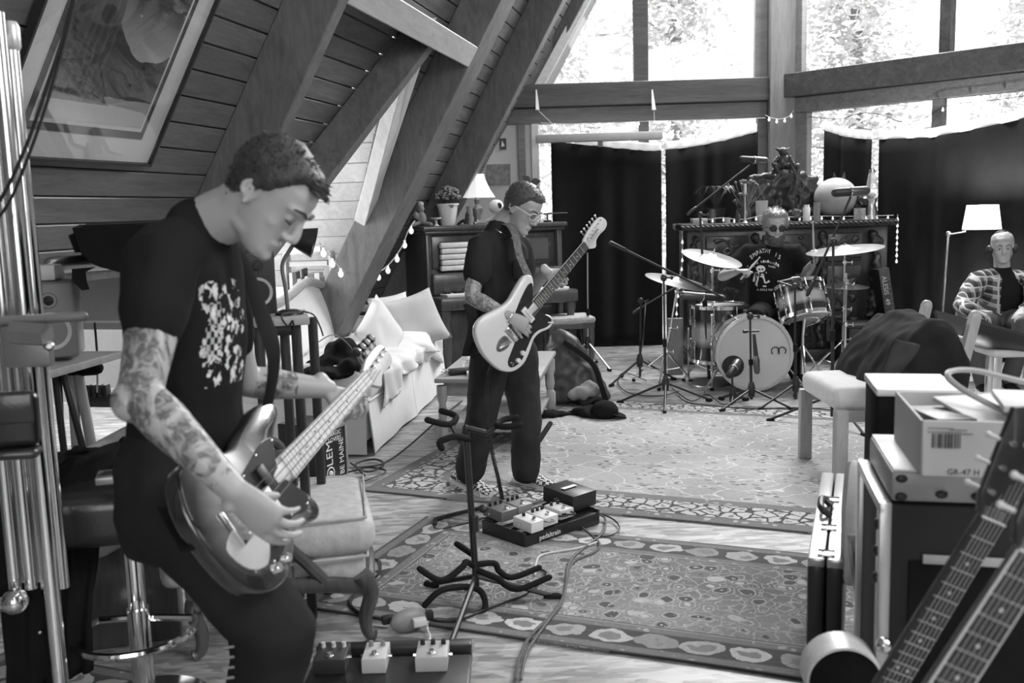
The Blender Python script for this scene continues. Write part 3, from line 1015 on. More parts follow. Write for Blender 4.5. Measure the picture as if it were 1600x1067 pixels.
# roller screen hung under the left beam
t = thing('screen_case', 'long pale roller screen case hung under the left beam', 'screen', WLp(935, 215, .2))
b = B(); p0, p1 = WLp(837, 217, .22), WLp(1035, 212, .22); b.box((p0 + p1) / 2, ((p1 - p0).length, .1, .085), Rz(math.atan2(wdir.y, wdir.x)), .012)
b.build('case', P('screen case paint', .42, .5), t)
for k, x in enumerate((838, 1019)):
    b = B(); q = WLp(x, 140, .13); q2 = WLp(x + 2, 172, .17)
    b._add([q - wdir * .006, q + wdir * .006, q2 + wdir * .02, q2 - wdir * .02, q2 - wdir * .02 - wn * .05, q2 + wdir * .02 - wn * .05], [(0, 1, 2, 3), (3, 2, 5, 4), (0, 3, 4), (1, 5, 2), (0, 4, 5, 1)])
    b.tube([q2 - wn * .03, WLp(x + 5 if k else x + 40, 208, .22)], .003, 5)
    b.build('bracket', m_whiteplastic, t)
b = B(); b.box(WLp(938, 225, .22), (.05, .05, .06), None, .004); b.build('latch', m_grey, t)

# fairy lights
def lights(label, pts, n, r, group=None, wire=m_cablew, bl=1.0):
    t = thing('string_lights', label, 'string lights', pts[0], group)
    sp = spline(pts, 6)
    b = B(); b.tube(sp, .0035 if r < .02 else .005, 5); b.build('wire', wire, t)
    L = [0]
    for a, q in zip(sp, sp[1:]): L.append(L[-1] + (q - a).length)
    for k in range(n):
        d = L[-1] * (k + .5) / n
        i = max(j for j in range(len(sp)) if L[j] <= d)
        i = min(i, len(sp) - 2)
        p = sp[i].lerp(sp[i + 1], (d - L[i]) / max(1e-6, L[i + 1] - L[i]))
        b = B(); b.lathe([(0, 0), (r * .45, 0), (r * .45, -r * .8), (r, -r * 1.7), (r * .9, -r * 2.6), (r * .4, -r * 3.2), (0, -r * 3.3)], p, (0, 0, 1), 8)
        b.build('bulb', m_bulb, t)
    return t
lights('string of small bulbs along the left window head', [WLp(x, y, .12) for x, y in ((845, 192), (900, 194), (960, 192), (1020, 189), (1080, 188), (1150, 186), (1196, 184))], 8, .012)
lights('string of small bulbs looping under the right beam', [WRp(x, y, .12) for x, y in ((1262, 182), (1310, 186), (1340, 178), (1372, 178), (1408, 190), (1443, 185), (1480, 165), (1540, 158), (1600, 150), (1640, 146))], 9, .012, wire=m_cable)
lights('tangle of bright fairy lights around the corner post', [WLp(x, y, .2) for x, y in ((1196, 180), (1205, 184), (1218, 186), (1232, 182), (1240, 172))], 4, .014)
lights('string of big clear bulbs drooping from the piano to the rafter foot', [U(x, y, Y) for x, y, Y in ((498, 378, 7.2), (520, 405, 7.4), (540, 425, 7.6), (570, 430, 7.9), (600, 420, 8.2), (625, 390, 8.4), (638, 360, 8.5), (648, 345, 8.6))], 11, .022)

# ------------------------------------------------------------ framed picture on the sloping wall
pc = [RP(*_p) for _p in ()]
def onroof(x, y, off=0.0):
    n = RN
    return PLN(x, y, n, RP(0, 0, off))
t = thing('framed_picture', 'large framed print of a dark landscape on the sloping plank wall', 'picture', onroof(200, 150))
br, bl_ = onroof(231, 258, .03), onroof(10, 246, .03)
rt_ = onroof(332, -2, .03)
axx = (br - bl_).normalized(); ayy = RN.cross(axx).normalized()
if ayy.z < 0: ayy = -ayy
hgt = 1.02
wid = (br - bl_).length + .12
M = frame(axx, ayy, axx.cross(ayy), br - axx * wid)
if axx.cross(ayy).dot(RN) < 0:
    M = frame(axx, ayy, -axx.cross(ayy), br - axx * wid)
def pq(bb, x0, x1, y0, y1, z0, z1, bev=0):
    bb.prism([(x0, y0), (x1, y0), (x1, y1), (x0, y1)], z1 - z0, M, bev, z0)
b = B(); pq(b, 0, wid, 0, .012, -.012, .02); pq(b, 0, wid, hgt - .012, hgt, -.012, .02); pq(b, 0, .012, 0, hgt, -.012, .02); pq(b, wid - .012, wid, 0, hgt, -.012, .02)
b.build('picture_frame', m_blackplastic, t, smooth=False)
b = B(); pq(b, .01, wid - .01, .01, hgt - .01, -.01, .0); b.build('mat_board', P('mat board', .55, .8, var=.04), t, smooth=False)
def artmat():
    m, nt, bs = _new('landscape print')
    tc = nt.nodes.new('ShaderNodeTexCoord'); c = tc.outputs['Generated']
    sp = N(nt, 'ShaderNodeSeparateXYZ', Vector=c)
    uvx = nt.nodes.new('ShaderNodeUVMap'); uvx.uv_map = 'UVMap'
    sp = N(nt, 'ShaderNodeSeparateXYZ', Vector=uvx.outputs[0])
    x, y = sp.outputs[0], sp.outputs[1]
    nz = N(nt, 'ShaderNodeTexNoise', Vector=uvx.outputs[0], Scale=6.0, Detail=4.0)
    # ground, dark trunk, far ridge, moonlit sky bowl
    sky = mixf(nt, step(nt, y, .42, .8), .38, .05)
    ridge = math_(nt, 'ADD', .40, math_(nt, 'MULTIPLY', math_(nt, 'POWER', math_(nt, 'ABSOLUTE', math_(nt, 'SUBTRACT', x, .78)), 2.0), 1.6))
    ridge = math_(nt, 'ADD', ridge, math_(nt, 'MULTIPLY', nz.outputs[0], .06))
    f = mixf(nt, math_(nt, 'LESS_THAN', y, ridge), sky, .045)
    ground = math_(nt, 'ADD', .15, math_(nt, 'MULTIPLY', nz.outputs[0], .05))
    f = mixf(nt, math_(nt, 'LESS_THAN', y, ground), f, .30)
    # trunk with a spreading foot
    edge = math_(nt, 'ADD', .40, math_(nt, 'DIVIDE', .022, math_(nt, 'MAXIMUM', math_(nt, 'SUBTRACT', y, .02), .06)))
    tr = math_(nt, 'MULTIPLY', math_(nt, 'LESS_THAN', math_(nt, 'ADD', x, math_(nt, 'MULTIPLY', nz.outputs[0], .05)), edge), math_(nt, 'GREATER_THAN', y, .12))
    wv = N(nt, 'ShaderNodeTexWave', Vector=uvx.outputs[0], Scale=5.0, Distortion=5.0)
    f = mixf(nt, tr, f, mixf(nt, wv.outputs[1] if len(wv.outputs) > 1 else wv.outputs[0], .035, .06))
    nt.links.new(f, bs.inputs['Base Color']); bs.inputs['Roughness'].default_value = .25
    bs.inputs['Coat Weight'].default_value = 1.0; bs.inputs['Coat Roughness'].default_value = .03
    return m
b = B(); pq(b, .13, wid - .13, .125, hgt - .11, 0, .003); b.build('dark_border', P('dark mount line', .05, .6), t, smooth=False)
b = B(); pq(b, .145 + .015, wid - .16, .16, hgt - .14, 0, .0045); b.build('inner_mat', P('inner mount', .5, .8), t, smooth=False)
x0, x1, y0, y1 = .17, wid - .175, .178, hgt - .16
b = B(); b._add([M @ V((x, y, .006)) for x, y in ((x0, y0), (x1, y0), (x1, y1), (x0, y1))], [(0, 1, 2, 3)])
o = b.build('print', artmat(), t, smooth=False)
uv = o.data.uv_layers.new(name='UVMap')
for li, l in enumerate(o.data.loops):
    k = [(0, 0), (1, 0), (1, 1), (0, 1)]
    co = o.data.vertices[l.vertex_index].co + V(t.location)
    loc = M.inverted() @ co
    uv.data[li].uv = ((loc.x - x0) / (x1 - x0), (loc.y - y0) / (y1 - y0))
b = B(); pq(b, .012, wid - .012, .012, hgt - .012, .012, .014); b.build('picture_glass', glass('picture glass', .98, .06), t, smooth=False)

# ------------------------------------------------------------ piano and what stands on it
PA = radians(27)
px_, py_ = V((cos(PA), sin(PA), 0)), V((-sin(PA), cos(PA), 0))
P0 = U(673, 560, 8.75); P0.z = 0      # front-left bottom of the case
def PP(a, d, z): return P0 + px_ * a + py_ * d + V((0, 0, z))
def pbox(bb, a0, a1, d0, d1, z0, z1, bev=.006):
    bb.box(PP((a0 + a1) / 2, (d0 + d1) / 2, (z0 + z1) / 2), (a1 - a0, d1 - d0, z1 - z0), Rz(PA), bev, 2)
PWD, PH = 1.42, 1.36
t = thing('upright_piano', 'dark upright piano standing by the white wall', 'piano', P0)
b = B(); pbox(b, .03, PWD - .03, 0.06, .58, .0, PH - .03); b.build('case', m_pianowood, t)
for a in (0, PWD - .05):
    b = B(); pbox(b, a, a + .05, 0, .6, 0, PH - .03); b.build('side_panel', m_pianowood, t)
b = B(); pbox(b, -.04, PWD + .04, -.05, .62, PH - .03, PH + .015, .012); pbox(b, -.02, PWD + .02, -.03, .6, PH - .06, PH - .03, .01); b.build('lid', m_pianowood, t)
for k in range(2):
    a0, a1 = (.07, .68) if k == 0 else (.74, 1.35)
    b = B(); pbox(b, a0, a1, .035, .06, .98, PH - .08, .008); b.build('panel_frame', m_pianowood, t)
    b = B(); pbox(b, a0 + .07, a1 - .07, .02, .045, 1.02, PH - .13, .01); b.build('panel', P('piano panel', .10, .4), t)
b = B(); pbox(b, .0, PWD, -.3, .05, .62, .74, .02); b.build('key_bed', m_pianowood, t)
b = B(); pbox(b, .03, PWD - .03, -.06, .04, .74, .95, .03); b.build('fallboard', m_pianowood, t)
b = B(); pbox(b, .08, PWD - .08, -.26, -.08, .735, .765, .006); b.build('keyboard', m_whiteplastic, t)
for i in range(36):
    if i % 7 in (2, 6): continue
    b = B(); a = .1 + i * (PWD - .22) / 36; pbox(b, a, a + .012, -.18, -.08, .765, .777, .002); b.build('black_key', m_ink, t)
for a in (.03, PWD - .09):
    b = B(); b.lathe([(.03, 0), (.045, .03), (.03, .08), (.05, .2), (.055, .4), (.035, .5), (.05, .56), (.05, .62)], PP(a + .03, -.24, 0), n=14); b.build('leg', m_pianowood, t)
b = B(); pbox(b, .03, PWD - .03, .04, .07, .05, .58); b.build('lower_panel', m_pianowood, t)
# stacked paper rolls on the music ledge
for i in range(5):
    b = B(); z = .965 + .052 * i
    a0, a1 = .12 + .01 * (i % 2), .46
    pbox(b, a0, a1, -.055, .0, z, z + .046, .012)
    o = b.build('paper_roll', P('marbled paper', .72, .6, var=.25, scale=30))
    tag(o, ['lowest', 'second lowest', 'middle', 'second highest', 'topmost'][i] + ' long pale box in the stack on the piano ledge', 'box', 'long pale boxes on the piano ledge')
zt_ = PH + .015
def ptop(x, d=.25):      # point on the piano top under a photo column
    n = V((py_.x, py_.y, 0))
    q = PLN(x, 340, n, PP(0, d, 0)); q.z = zt_
    return q
q = ptop(700, .2)
t = thing('potted_plant', 'hydrangea in a white pot on the piano', 'plant', q)
b = B(); b.lathe([(.0, .002), (.07, 0), (.1, .2), (.107, .2), (.107, .185), (.095, .18), (0, .17)], q, n=24); b.build('pot', m_whiteplastic, t)
b = B()
rn_ = random.Random(4)
for cxx, czz, rr in ((-.05, .26, .06), (.045, .27, .075), (.0, .3, .06)):
    for k in range(60):
        a, e_ = rn_.uniform(0, 6.28), rn_.uniform(-.4, 1.5)
        dv = V((cos(a) * cos(e_), sin(a) * cos(e_), sin(e_)))
        b.ell(q + V((cxx, rn_.uniform(-.02, .02), czz)) + dv * rr, (.013, .013, .01), None, 6)
f = b.build('blossoms', P('hydrangea bloom', .33, .7, var=.5, scale=40), t); f['kind'] = 'stuff'
for k in range(4):
    b = B(); a = k * 1.7; b.grid(lambda u, v: q + V((cos(a) * (.03 + .1 * u) + sin(a) * (v - .5) * .09 * sin(pi * min(.95, u + .05)), sin(a) * (.03 + .1 * u) - cos(a) * (v - .5) * .09 * sin(pi * min(.95, u + .05)), .22 - .06 * u * u)), 6, 4, th=.002)
    b.build('leaf', m_leafin, t)
q = ptop(746, .22)
t = thing('table_lamp', 'table lamp with a pleated pale shade on the piano', 'lamp', q)
b = B(); b.box(q + V((0, 0, .012)), (.12, .12, .024), Rz(PA), .004); b.lathe([(.035, .024), (.03, .06), (.055, .12), (.055, .15), (.02, .19), (.025, .22), (.03, .23), (.012, .26), (.008, .3)], q, n=20)
b.build('base', P('pewter', .35, .3, metal=.8), t)
b = B(); b.lathe([(.175, .25), (.125, .33), (.085, .42), (.075, .47), (.072, .47), (.083, .42), (.122, .33), (.171, .25)], q, n=12); b.build('lamp_shade', P('lamp shade cloth', .8, .8, emit=.35), t, angle=20)  # faint emission stands in for window light through the shade
q = ptop(734, .12)
t = thing('candle', 'patterned jar candle beside the table lamp on the piano', 'candle', q)
b = B(); b.lathe([(0, 0), (.03, 0), (.03, .17), (.026, .17), (.026, .15), (0, .15)], q, n=16); b.build('jar', P('printed candle glass', .25, .3, var=.9, scale=50), t)
q = ptop(776, .2)
t = thing('figurine', 'pale bird-faced figurine on the piano behind the guitarist', 'figurine', q)
b = B(); b.ell(q + V((0, 0, .16)), (.075, .07, .07)); b.ell(q + V((.07, -.02, .14)), (.04, .03, .025)); b.lathe([(.07, 0), (.05, .04), (.035, .1)], q, n=14)
b.tube([q + V((-.03, 0, .05)), q + V((-.12, 0, .02))], [.03, .012], 8); b.build('body', P('glazed white', .7, .25, var=.2, scale=25), t, vox=.006, sm=3)
b = B(); b.ell(q + V((.03, -.055, .17)), (.025, .012, .03)); b.build('eye_patch', m_ink, t)
q = ptop(658, .15)
t = thing('plush_toy', 'small knitted toy slumped at the left end of the piano', 'toy', q)
b = B(); b.ell(q + V((0, 0, .07)), (.05, .045, .065)); b.ell(q + V((.0, 0, .16)), (.035, .035, .035)); b.ell(q + V((-.045, -.04, .1)), (.025, .025, .035)); b.tube([q + V((.02, -.03, .03)), q + V((.09, -.06, .015))], .02, 8, round_=True); b.tube([q + V((-.02, -.03, .03)), q + V((-.07, -.07, .015))], .02, 8, round_=True)
b.build('body', P('knit', .25, .9, var=.5, scale=30), t, vox=.006, sm=2)
b = B(); b.ell(q + V((.0, 0, .2)), (.03, .03, .025)); b.build('cap', P('pale knit', .55, .9), t)
q = ptop(681, .1)
t = thing('dish', 'small pale pedestal dish beside the flower pot', 'dish', q)
b = B(); b.lathe([(0, 0), (.03, 0), (.012, .015), (.012, .05), (.05, .065), (.05, .075), (0, .07)], q, n=16); b.build('bowl', P('bone china', .6, .4), t)
q = ptop(724, .1)
t = thing('figurine', 'small dark twisted figurine beside the table lamp base', 'figurine', q)
b = B(); b.tube(spline([q + V((-.05, 0, .01)), q + V((0, 0, .04)), q + V((.02, -.01, .02)), q + V((.04, 0, .1))], 4), [.012, .02], 8, round_=True); b.build('body', m_blackmetal, t)
q = PP(PWD - .1, .1, zt_)
t = thing('candle_holder', 'dark candle holder at the right end of the piano', 'candle holder', q)
b = B(); b.lathe([(0, 0), (.04, 0), (.04, .015), (.008, .02), (.008, .07), (.06, .075), (.06, .085), (0, .085)], q, n=16); b.tube([q + V((0, 0, .08)), q + V((.2, .02, .08))], .008, 6); b.build('stem', m_blackmetal, t)
# posters on the white wall
t = thing('poster', 'small landscape print pinned to the white wall above the piano', 'poster', WLp(780, 273, .02))
b = B(); p0, p1 = WLp(760, 257, .012), WLp(798, 289, .012); b.box((p0 + p1) / 2, (abs(p1.x - p0.x), .006, abs(p1.z - p0.z)), Rz(math.atan2(wdir.y, wdir.x))); b.build('sheet', P('print of trees', .25, .6, var=.8, scale=22), t, smooth=False)
t = thing('poster', 'tiny dark card on the white wall beside the rafter', 'poster', WLp(786, 225, .02))
b = B(); b.box(WLp(786, 225, .012), (.07, .006, .12), Rz(math.atan2(wdir.y, wdir.x))); b.build('sheet', P('dark card', .06, .5), t, smooth=False)
b = B(); q = WLp(786, 225, .017); b._add([q + V((-.02, 0, -.03)), q + V((.018, 0, -.02)), q + V((-.01, 0, .04))], [(0, 1, 2)]); b.build('bird_mark', m_white, t, smooth=False)
# plant sprig in front of the left jamb
q = U(832, 340, 9.9)
t = thing('potted_plant', 'leafy sprig against the bright window behind the guitarist head', 'plant', V((q.x, q.y, 0)))
b = B(); b.tube(spline([V((q.x, q.y, 1.1)), q, U(828, 288, 9.9)], 5), .006, 6); b.build('stem', m_leafin, t)
b = B(); b.lathe([(0, 0), (.1, 0), (.13, .25), (.12, .25), (0, .22)], V((q.x, q.y, 0.86)), n=18); b.tube([V((q.x, q.y, 0)), V((q.x, q.y, .86))], [.12, .06], 10); b.build('pot', m_grey, t)
for k, (x, y) in enumerate(((817, 275), (845, 283), (835, 296), (824, 300))):
    a, c_ = U(828, 285, 9.9), U(x, y, 9.9)
    ax = (c_ - a); sd = ax.cross(V((0, 1, 0))).normalized()
    b = B(); b.grid(lambda u, v: a + ax * u + sd * ((v - .5) * .075 * sin(pi * min(.97, u + .03))) + V((0, -.01, 0)) * u, 6, 4, th=.002); b.build('leaf', m_leafin, t)

# carved bench in front of the piano
q = F(895, 577); q.z = 0
BA = radians(8)
t = thing('piano_bench', 'carved stool with a pale worn seat at the piano', 'stool', q)
bx = lambda bb, x, y, z, sx, sy, sz, bev=.01: bb.box(q + Rz(BA) @ V((x, y, z)), (sx, sy, sz), Rz(BA), bev)
b = B(); bx(b, 0, .2, .46, .46, .42, .06, .025); b.build('seat', P('worn seat cloth', .42, .8, var=.5, scale=25), t)
b = B(); bx(b, 0, .2, .41, .44, .4, .06); b.build('apron', m_walnut, t)
for sx in (-1, 1):
    for sy in (0, 1):
        b = B(); b.lathe([(.018, 0), (.03, .03), (.016, .07), (.03, .13), (.02, .2), (.03, .3), (.028, .4)], q + Rz(BA) @ V((sx * .19, .03 + sy * .33, 0)), n=12); b.build('leg', m_walnut, t)
b = B(); b.tube([q + Rz(BA) @ V(p) for p in ((-.19, .03, .16), (.19, .03, .16))], .014, 8); b.tube([q + Rz(BA) @ V(p) for p in ((-.19, .36, .16), (.19, .36, .16))], .014, 8); b.build('stretcher', m_walnut, t)

# ------------------------------------------------------------ sofa
S0 = V((-.9, 5.88, 0)); ss = V((.136, .99, 0)).normalized(); sb = V((-ss.y, ss.x, 0))
SA = math.atan2(ss.y, ss.x)
def SP(a, d, z): return S0 + ss * a + sb * d + V((0, 0, z))
def sbox(bb, a0, a1, d0, d1, z0, z1, bev=.02):
    bb.box(SP((a0 + a1) / 2, (d0 + d1) / 2, (z0 + z1) / 2), (a1 - a0, d1 - d0, z1 - z0), Rz(SA), bev, 3)
SL = 2.25
t = thing('sofa', 'cream camelback sofa with a skirt under the rafters', 'sofa', S0)
b = B()
sbox(b, .02, SL, .03, .88, .08, .34, .02)
b.build('base', m_cream, t)
for a0, a1 in ((0.0, 1.12), (1.14, SL)):
    b = B()
    b.grid(lambda u, v: SP(a0 + (a1 - a0) * u, .015 - .035 * v + .006 * sin(u * 12), .36 - .345 * v + .012 * sin(u * 3.1)), 20, 6, th=.008)
    b.build('skirt_panel', m_cream, t)
b = B(); b.grid(lambda u, v: SP(-.01 - .03 * v, .02 + .86 * u, .40 - .385 * v), 12, 6, th=.008); b.build('skirt_panel', m_cream, t)
b = B(); sbox(b, .04, SL - .1, .0, .78, .33, .47, .045); b.build('seat_cushion', m_cream, t)
b = B(); b.tube([SP(0, .0, .345), SP(SL, .0, .345)], .006, 6); b.build('piping', m_cream, t)
# back with a wooden camel crest
def crest(a):
    k = a / SL
    return .86 + .10 * math.exp(-((k - .62) / .16) ** 2) + .02 * sin(k * 3)
b = B(); b.grid(lambda u, v: SP(SL * u, .74 + .12 * v * v, .4 + (crest(SL * u) - .4) * v), 30, 8, th=.12); b.build('back', m_cream, t)
b = B(); b.tube([SP(SL * k / 24, .85, crest(SL * k / 24) + .02) for k in range(25)], [(.03, .045)] * 25, 10, ref=(0, 0, 1)); b.build('crest_rail', m_oakx, t)
b = B(); sbox(b, SL - .12, SL + .02, .05, .85, .3, .64, .04); b.build('arm', m_cream, t)
b = B(); b.tube(spline([SP(SL - .05, .06, .3), SP(SL - .05, .03, .5), SP(SL - .05, .06, .66), SP(SL - .05, .3, .68), SP(SL - .05, .8, .72)], 5), .03, 8); b.build('arm_rail', m_oakx, t)
b = B(); sbox(b, -.02, .1, .05, .85, .3, .58, .05); b.build('arm', m_cream, t)
# throw blanket
b = B()
def thr(u, v):
    a = .25 + 1.85 * u
    d = .72 - 1.05 * v
    w = .022 * noise.noise(V((a * 3.5, d * 6, 1))) + .016 * sin(a * 19 + d * 11 + 2 * noise.noise(V((a * 2, d * 3, 5))))
    z = .49
    hang = .10 + .14 * max(0, sin(a * 3.4 + .6)) + .05 * noise.noise(V((a * 4, 0, 3)))
    if d < .02:
        over = min(.02 - d, hang)
        z = .49 - over
        d = -.02 - .02 * sin(a * 14)
        return SP(a, d - abs(w) * 1.2, z)
    return SP(a + .04 * v, d, z + abs(w) * 1.4)
b.grid(thr, 70, 44, th=.008)
o = b.build('throw_blanket', m_throw, None, angle=180); tag(o, 'crumpled cream throw spread over the sofa seat', 'blanket')
def pillow(name, label, c, w, h, th, R_, mat, group='sofa cushions'):
    t = thing(name, label, 'cushion', c, group)
    b = B()
    def side(sg):
        def fn(u, v):
            x, y = u * 2 - 1, v * 2 - 1
            k = max(0, (1 - x ** 4) * (1 - y ** 4)) ** .55
            pin = 1 - .09 * (1 - abs(x) ** 2) * abs(y) ** 2 - .0
            pin2 = 1 - .09 * (1 - abs(y) ** 2) * abs(x) ** 2
            return V((x * w / 2 * pin2, y * h / 2 * pin, sg * th / 2 * k + .012 * noise.noise(V((x * 2, y * 2, sg + c[0])))))
        return fn
    for sg in (-1, 1):
        b.grid(side(sg), 14, 14)
    bmesh.ops.remove_doubles(b.bm, verts=b.bm.verts[:], dist=.004)
    b.bm.transform(Matrix.Translation(c) @ R_.to_4x4())
    b.build('cover', mat, t, angle=180)
    return t
def look(n, upv=(0, 0, 1), roll=0.0):
    n = V(n).normalized(); u = V(upv); x = u.cross(n).normalized(); y = n.cross(x)
    return Matrix((x, y, n)).transposed() @ Matrix.Rotation(roll, 3, 'Z')
pillow('cushion', 'white cushion standing on its corner against the sofa back', U(594, 522, 7.0), .42, .42, .15, look((.8, -.45, .15), roll=radians(38)), m_pillow)
pillow('cushion', 'large pale grey cushion leaning at the far sofa arm', U(646, 502, 7.6), .5, .46, .17, look((.35, -.8, .45), roll=radians(14)), m_pillowg)
pillow('cushion', 'flattened pale cushion lying under the large grey one', U(632, 538, 7.35), .48, .34, .12, look((.1, -.3, .95)), m_pillow)
pillow('cushion', 'half hidden cushion between the two upright sofa cushions', U(612, 494, 7.7), .36, .36, .13, look((.5, -.8, .3), roll=radians(5)), m_pillow)
# dark jacket on the near end of the sofa
def crumple(label, c, rx, ry, h, seed, mat, cat='jacket', name='jacket', sc_=1.0, lumps=None, rot=0):
    t = thing(name, label, cat, c)
    b = B()
    rr = random.Random(seed)
    for k in range(lumps or 9):
        a = rr.uniform(0, 6.28); d = sqrt(rr.uniform(0, 1))
        p = Rz(rot) @ V((cos(a) * d * rx * .7, sin(a) * d * ry * .7, 0))
        hh = h * (1 - .7 * d) * rr.uniform(.7, 1.1)
        b.ell(V(c) + p + V((0, 0, hh * .45)), (rx * rr.uniform(.35, .5), ry * rr.uniform(.35, .5), hh * .55), Rz(rr.uniform(0, 3)), 12)
    b.build('cloth', mat, t, vox=.014, sm=4, nz=[(.03 * sc_, 7, (1, 1, 1.5)), (.014 * sc_, 18, (1, 1, 1))])
    return t
tj = crumple('dark jacket with pale stitching thrown over the near sofa arm', SP(.16, .2, .49), .24, .3, .26, 3, m_blackcloth)
b = B(); b.tube(spline([SP(-.06, .0, .55), SP(-.02, .1, .70), SP(.04, .22, .76), SP(.16, .36, .7)], 5), .004, 5); b.build('stitching', m_grey, tj)
# coffee table
T0 = F(694, 704); tsx = V((.14, .99, 0)).normalized(); tsy = V((tsx.y, -tsx.x, 0)); TA = math.atan2(tsy.y, tsy.x)
def TP(x, y, z): return T0 + tsy * x + tsx * y + V((0, 0, z))
t = thing('coffee_table', 'pale wooden coffee table with turned legs and a lower shelf behind the guitarist', 'table', T0)
TWd, TL = .66, 1.15
b = B(); b.box(TP(TWd / 2 - .04, TL / 2 - .04, .455), (TWd, TL, .03), Rz(TA), .008); b.build('table_top', m_oakx, t)
b = B(); b.box(TP(TWd / 2 - .04, TL / 2 - .04, .395), (TWd - .1, TL - .1, .09), Rz(TA), .004); b.build('apron', m_oakx, t)
b = B(); b.box(TP(TWd / 2 - .04, TL / 2 - .04, .13), (TWd - .1, TL - .1, .025), Rz(TA), .004); b.build('shelf', m_oakx, t)
for x in (0, TWd - .08):
    for y in (0, TL - .08):
        b = B(); b.lathe([(.018, 0), (.03, .04), (.034, .09), (.034, .17), (.02, .19), (.03, .24), (.022, .3), (.034, .34), (.034, .42)], TP(x, y, 0), n=14); b.build('leg', m_oak, t)
def book(label, c, w, d, h, rot, v, group=None, name='book', upright=False, cat='book'):
    t = thing(name, label, cat, c, group)
    Rm = Rz(rot)
    b = B(); b.box(V(c) + V((0, 0, h / 2)), (w - .006, d - .006, h - .004), Rm); b.build('pages', m_paper, t, smooth=False)
    b = B()
    b.box(V(c) + V((0, 0, .0015)), (w, d, .003), Rm); b.box(V(c) + V((0, 0, h - .0015)), (w, d, .003), Rm); b.box(V(c) + Rm @ V((-w / 2, 0, h / 2)), (.003, d, h), Rm)
    b.build('cover', P('book cover %02d' % int(v * 100), v, .5), t, smooth=False)
    return t
book('thick pale book on the near end of the coffee table', TP(.2, .35, .47), .24, .17, .04, TA + .3, .6)
book('pale book on top of the thick book on the coffee table', TP(.21, .36, .51), .21, .15, .03, TA + .1, .45)
book('small pale book at the front edge of the coffee table', TP(.24, .08, .47), .18, .12, .025, TA + .2, .5)
book('paper stack at the left of the coffee table shelf', TP(.16, .3, .1425), .3, .22, .03, TA + .2, .7)
book('magazine pile at the right of the coffee table shelf', TP(.42, .25, .1425), .28, .21, .045, TA - .2, .55)
book('top magazine on the shelf pile of the coffee table', TP(.42, .25, .1875), .27, .2, .02, TA - .5, .75)
b = B(); c_ = TP(.1, .12, .47); b.box(c_ + V((0, 0, .02)), (.17, .06, .04), Rz(TA + .5), .014, 3); o = b.build('glasses_case', m_blackplastic); tag(o, 'dark glasses case on the coffee table', 'case')
b = B(); c_ = TP(.02, .1, .478)
for k in range(6): b.torus(c_ + V((random.uniform(-.03, .03), random.uniform(-.03, .03), .004 * k)), (random.uniform(-.5, .5), random.uniform(-.5, .5), 1), .018, .003, 14, 5)
o = b.build('key_ring', m_chrome); tag(o, 'shiny bunch of keys on the coffee table corner', 'keys')
b = B(); c_ = TP(.12, .85, .47); b.lathe([(0, 0), (.05, 0), (.05, .08), (.03, .11), (0.03, .13), (0, .13)], c_, n=14); o = b.build('jar', P('pale pottery', .6, .5)); tag(o, 'pale jar at the far end of the coffee table', 'jar')
# dark bag and clothes by the coffee table
q = F(905, 640)
t = thing('duffel_bag', 'dark slumped bag hanging open beside the coffee table', 'bag', q)
b = B()
b.tube([q + V((-.05, .2, .03)), q + V((-.06, .22, .25)), q + V((-.1, .25, .45)), q + V((-.16, .3, .56))], [(.2, .16), (.2, .13), (.15, .09), (.05, .03)], 14, ref=(1, 0, 0))
b.tube([q + V((.14, .1, .03)), q + V((.05, .2, .25)), q + V((-.1, .28, .5))], [(.12, .1), (.12, .06), (.04, .03)], 12, ref=(1, 0, 0))
b.build('body', P('dark nylon', .03, .45, var=.3), t, vox=.014, sm=4, nz=[(.03, 6, (1, 1, .6)), (.012, 16, (1, 1, 1))])
b = B(); b.tube(spline([q + V((-.1, .12, .5)), q + V((.1, .05, .35)), q + V((.16, -.02, .2)), q + V((.2, -.05, .06))], 5), [(.02, .004)] * 16, 6, ref=(1, 0, 0)); b.build('strap', m_blackcloth, t)
crumple('dark crumpled coat on the rug in front of the bag', F(900, 652), .3, .16, .12, 8, m_blackcloth, 'coat', 'coat')
crumple('grey crumpled cloth on top of the dark coat', F(917, 640) + V((0, .03, .08)), .13, .1, .2, 9, P('grey cotton', .25, .8), 'cloth', 'cloth')
q = F(952, 655)
t = thing('baseball_cap', 'black cap lying at the right end of the dark coat', 'cap', q)
b = B(); b.ell(q + V((-.03, .02, .06)), (.1, .1, .075)); b.build('crown', m_blackcloth, t)
b = B(); b.grid(lambda u, v: q + V((.02 + .1 * u, (v - .5) * .2 * cos(u * 1.1), .05 - .035 * u + .02 * (v - .5) ** 2)), 6, 8, th=.006); b.build('brim', m_blackcloth, t)
b = B(); c_ = F(850, 690); b.tube([F(842, 694) + V((0, 0, .02)), F(860, 666) + V((0, 0, .02))], .018, 8, round_=True); o = b.build('umbrella', m_blackcloth); tag(o, 'folded black umbrella on the rug behind the guitarist', 'umbrella')
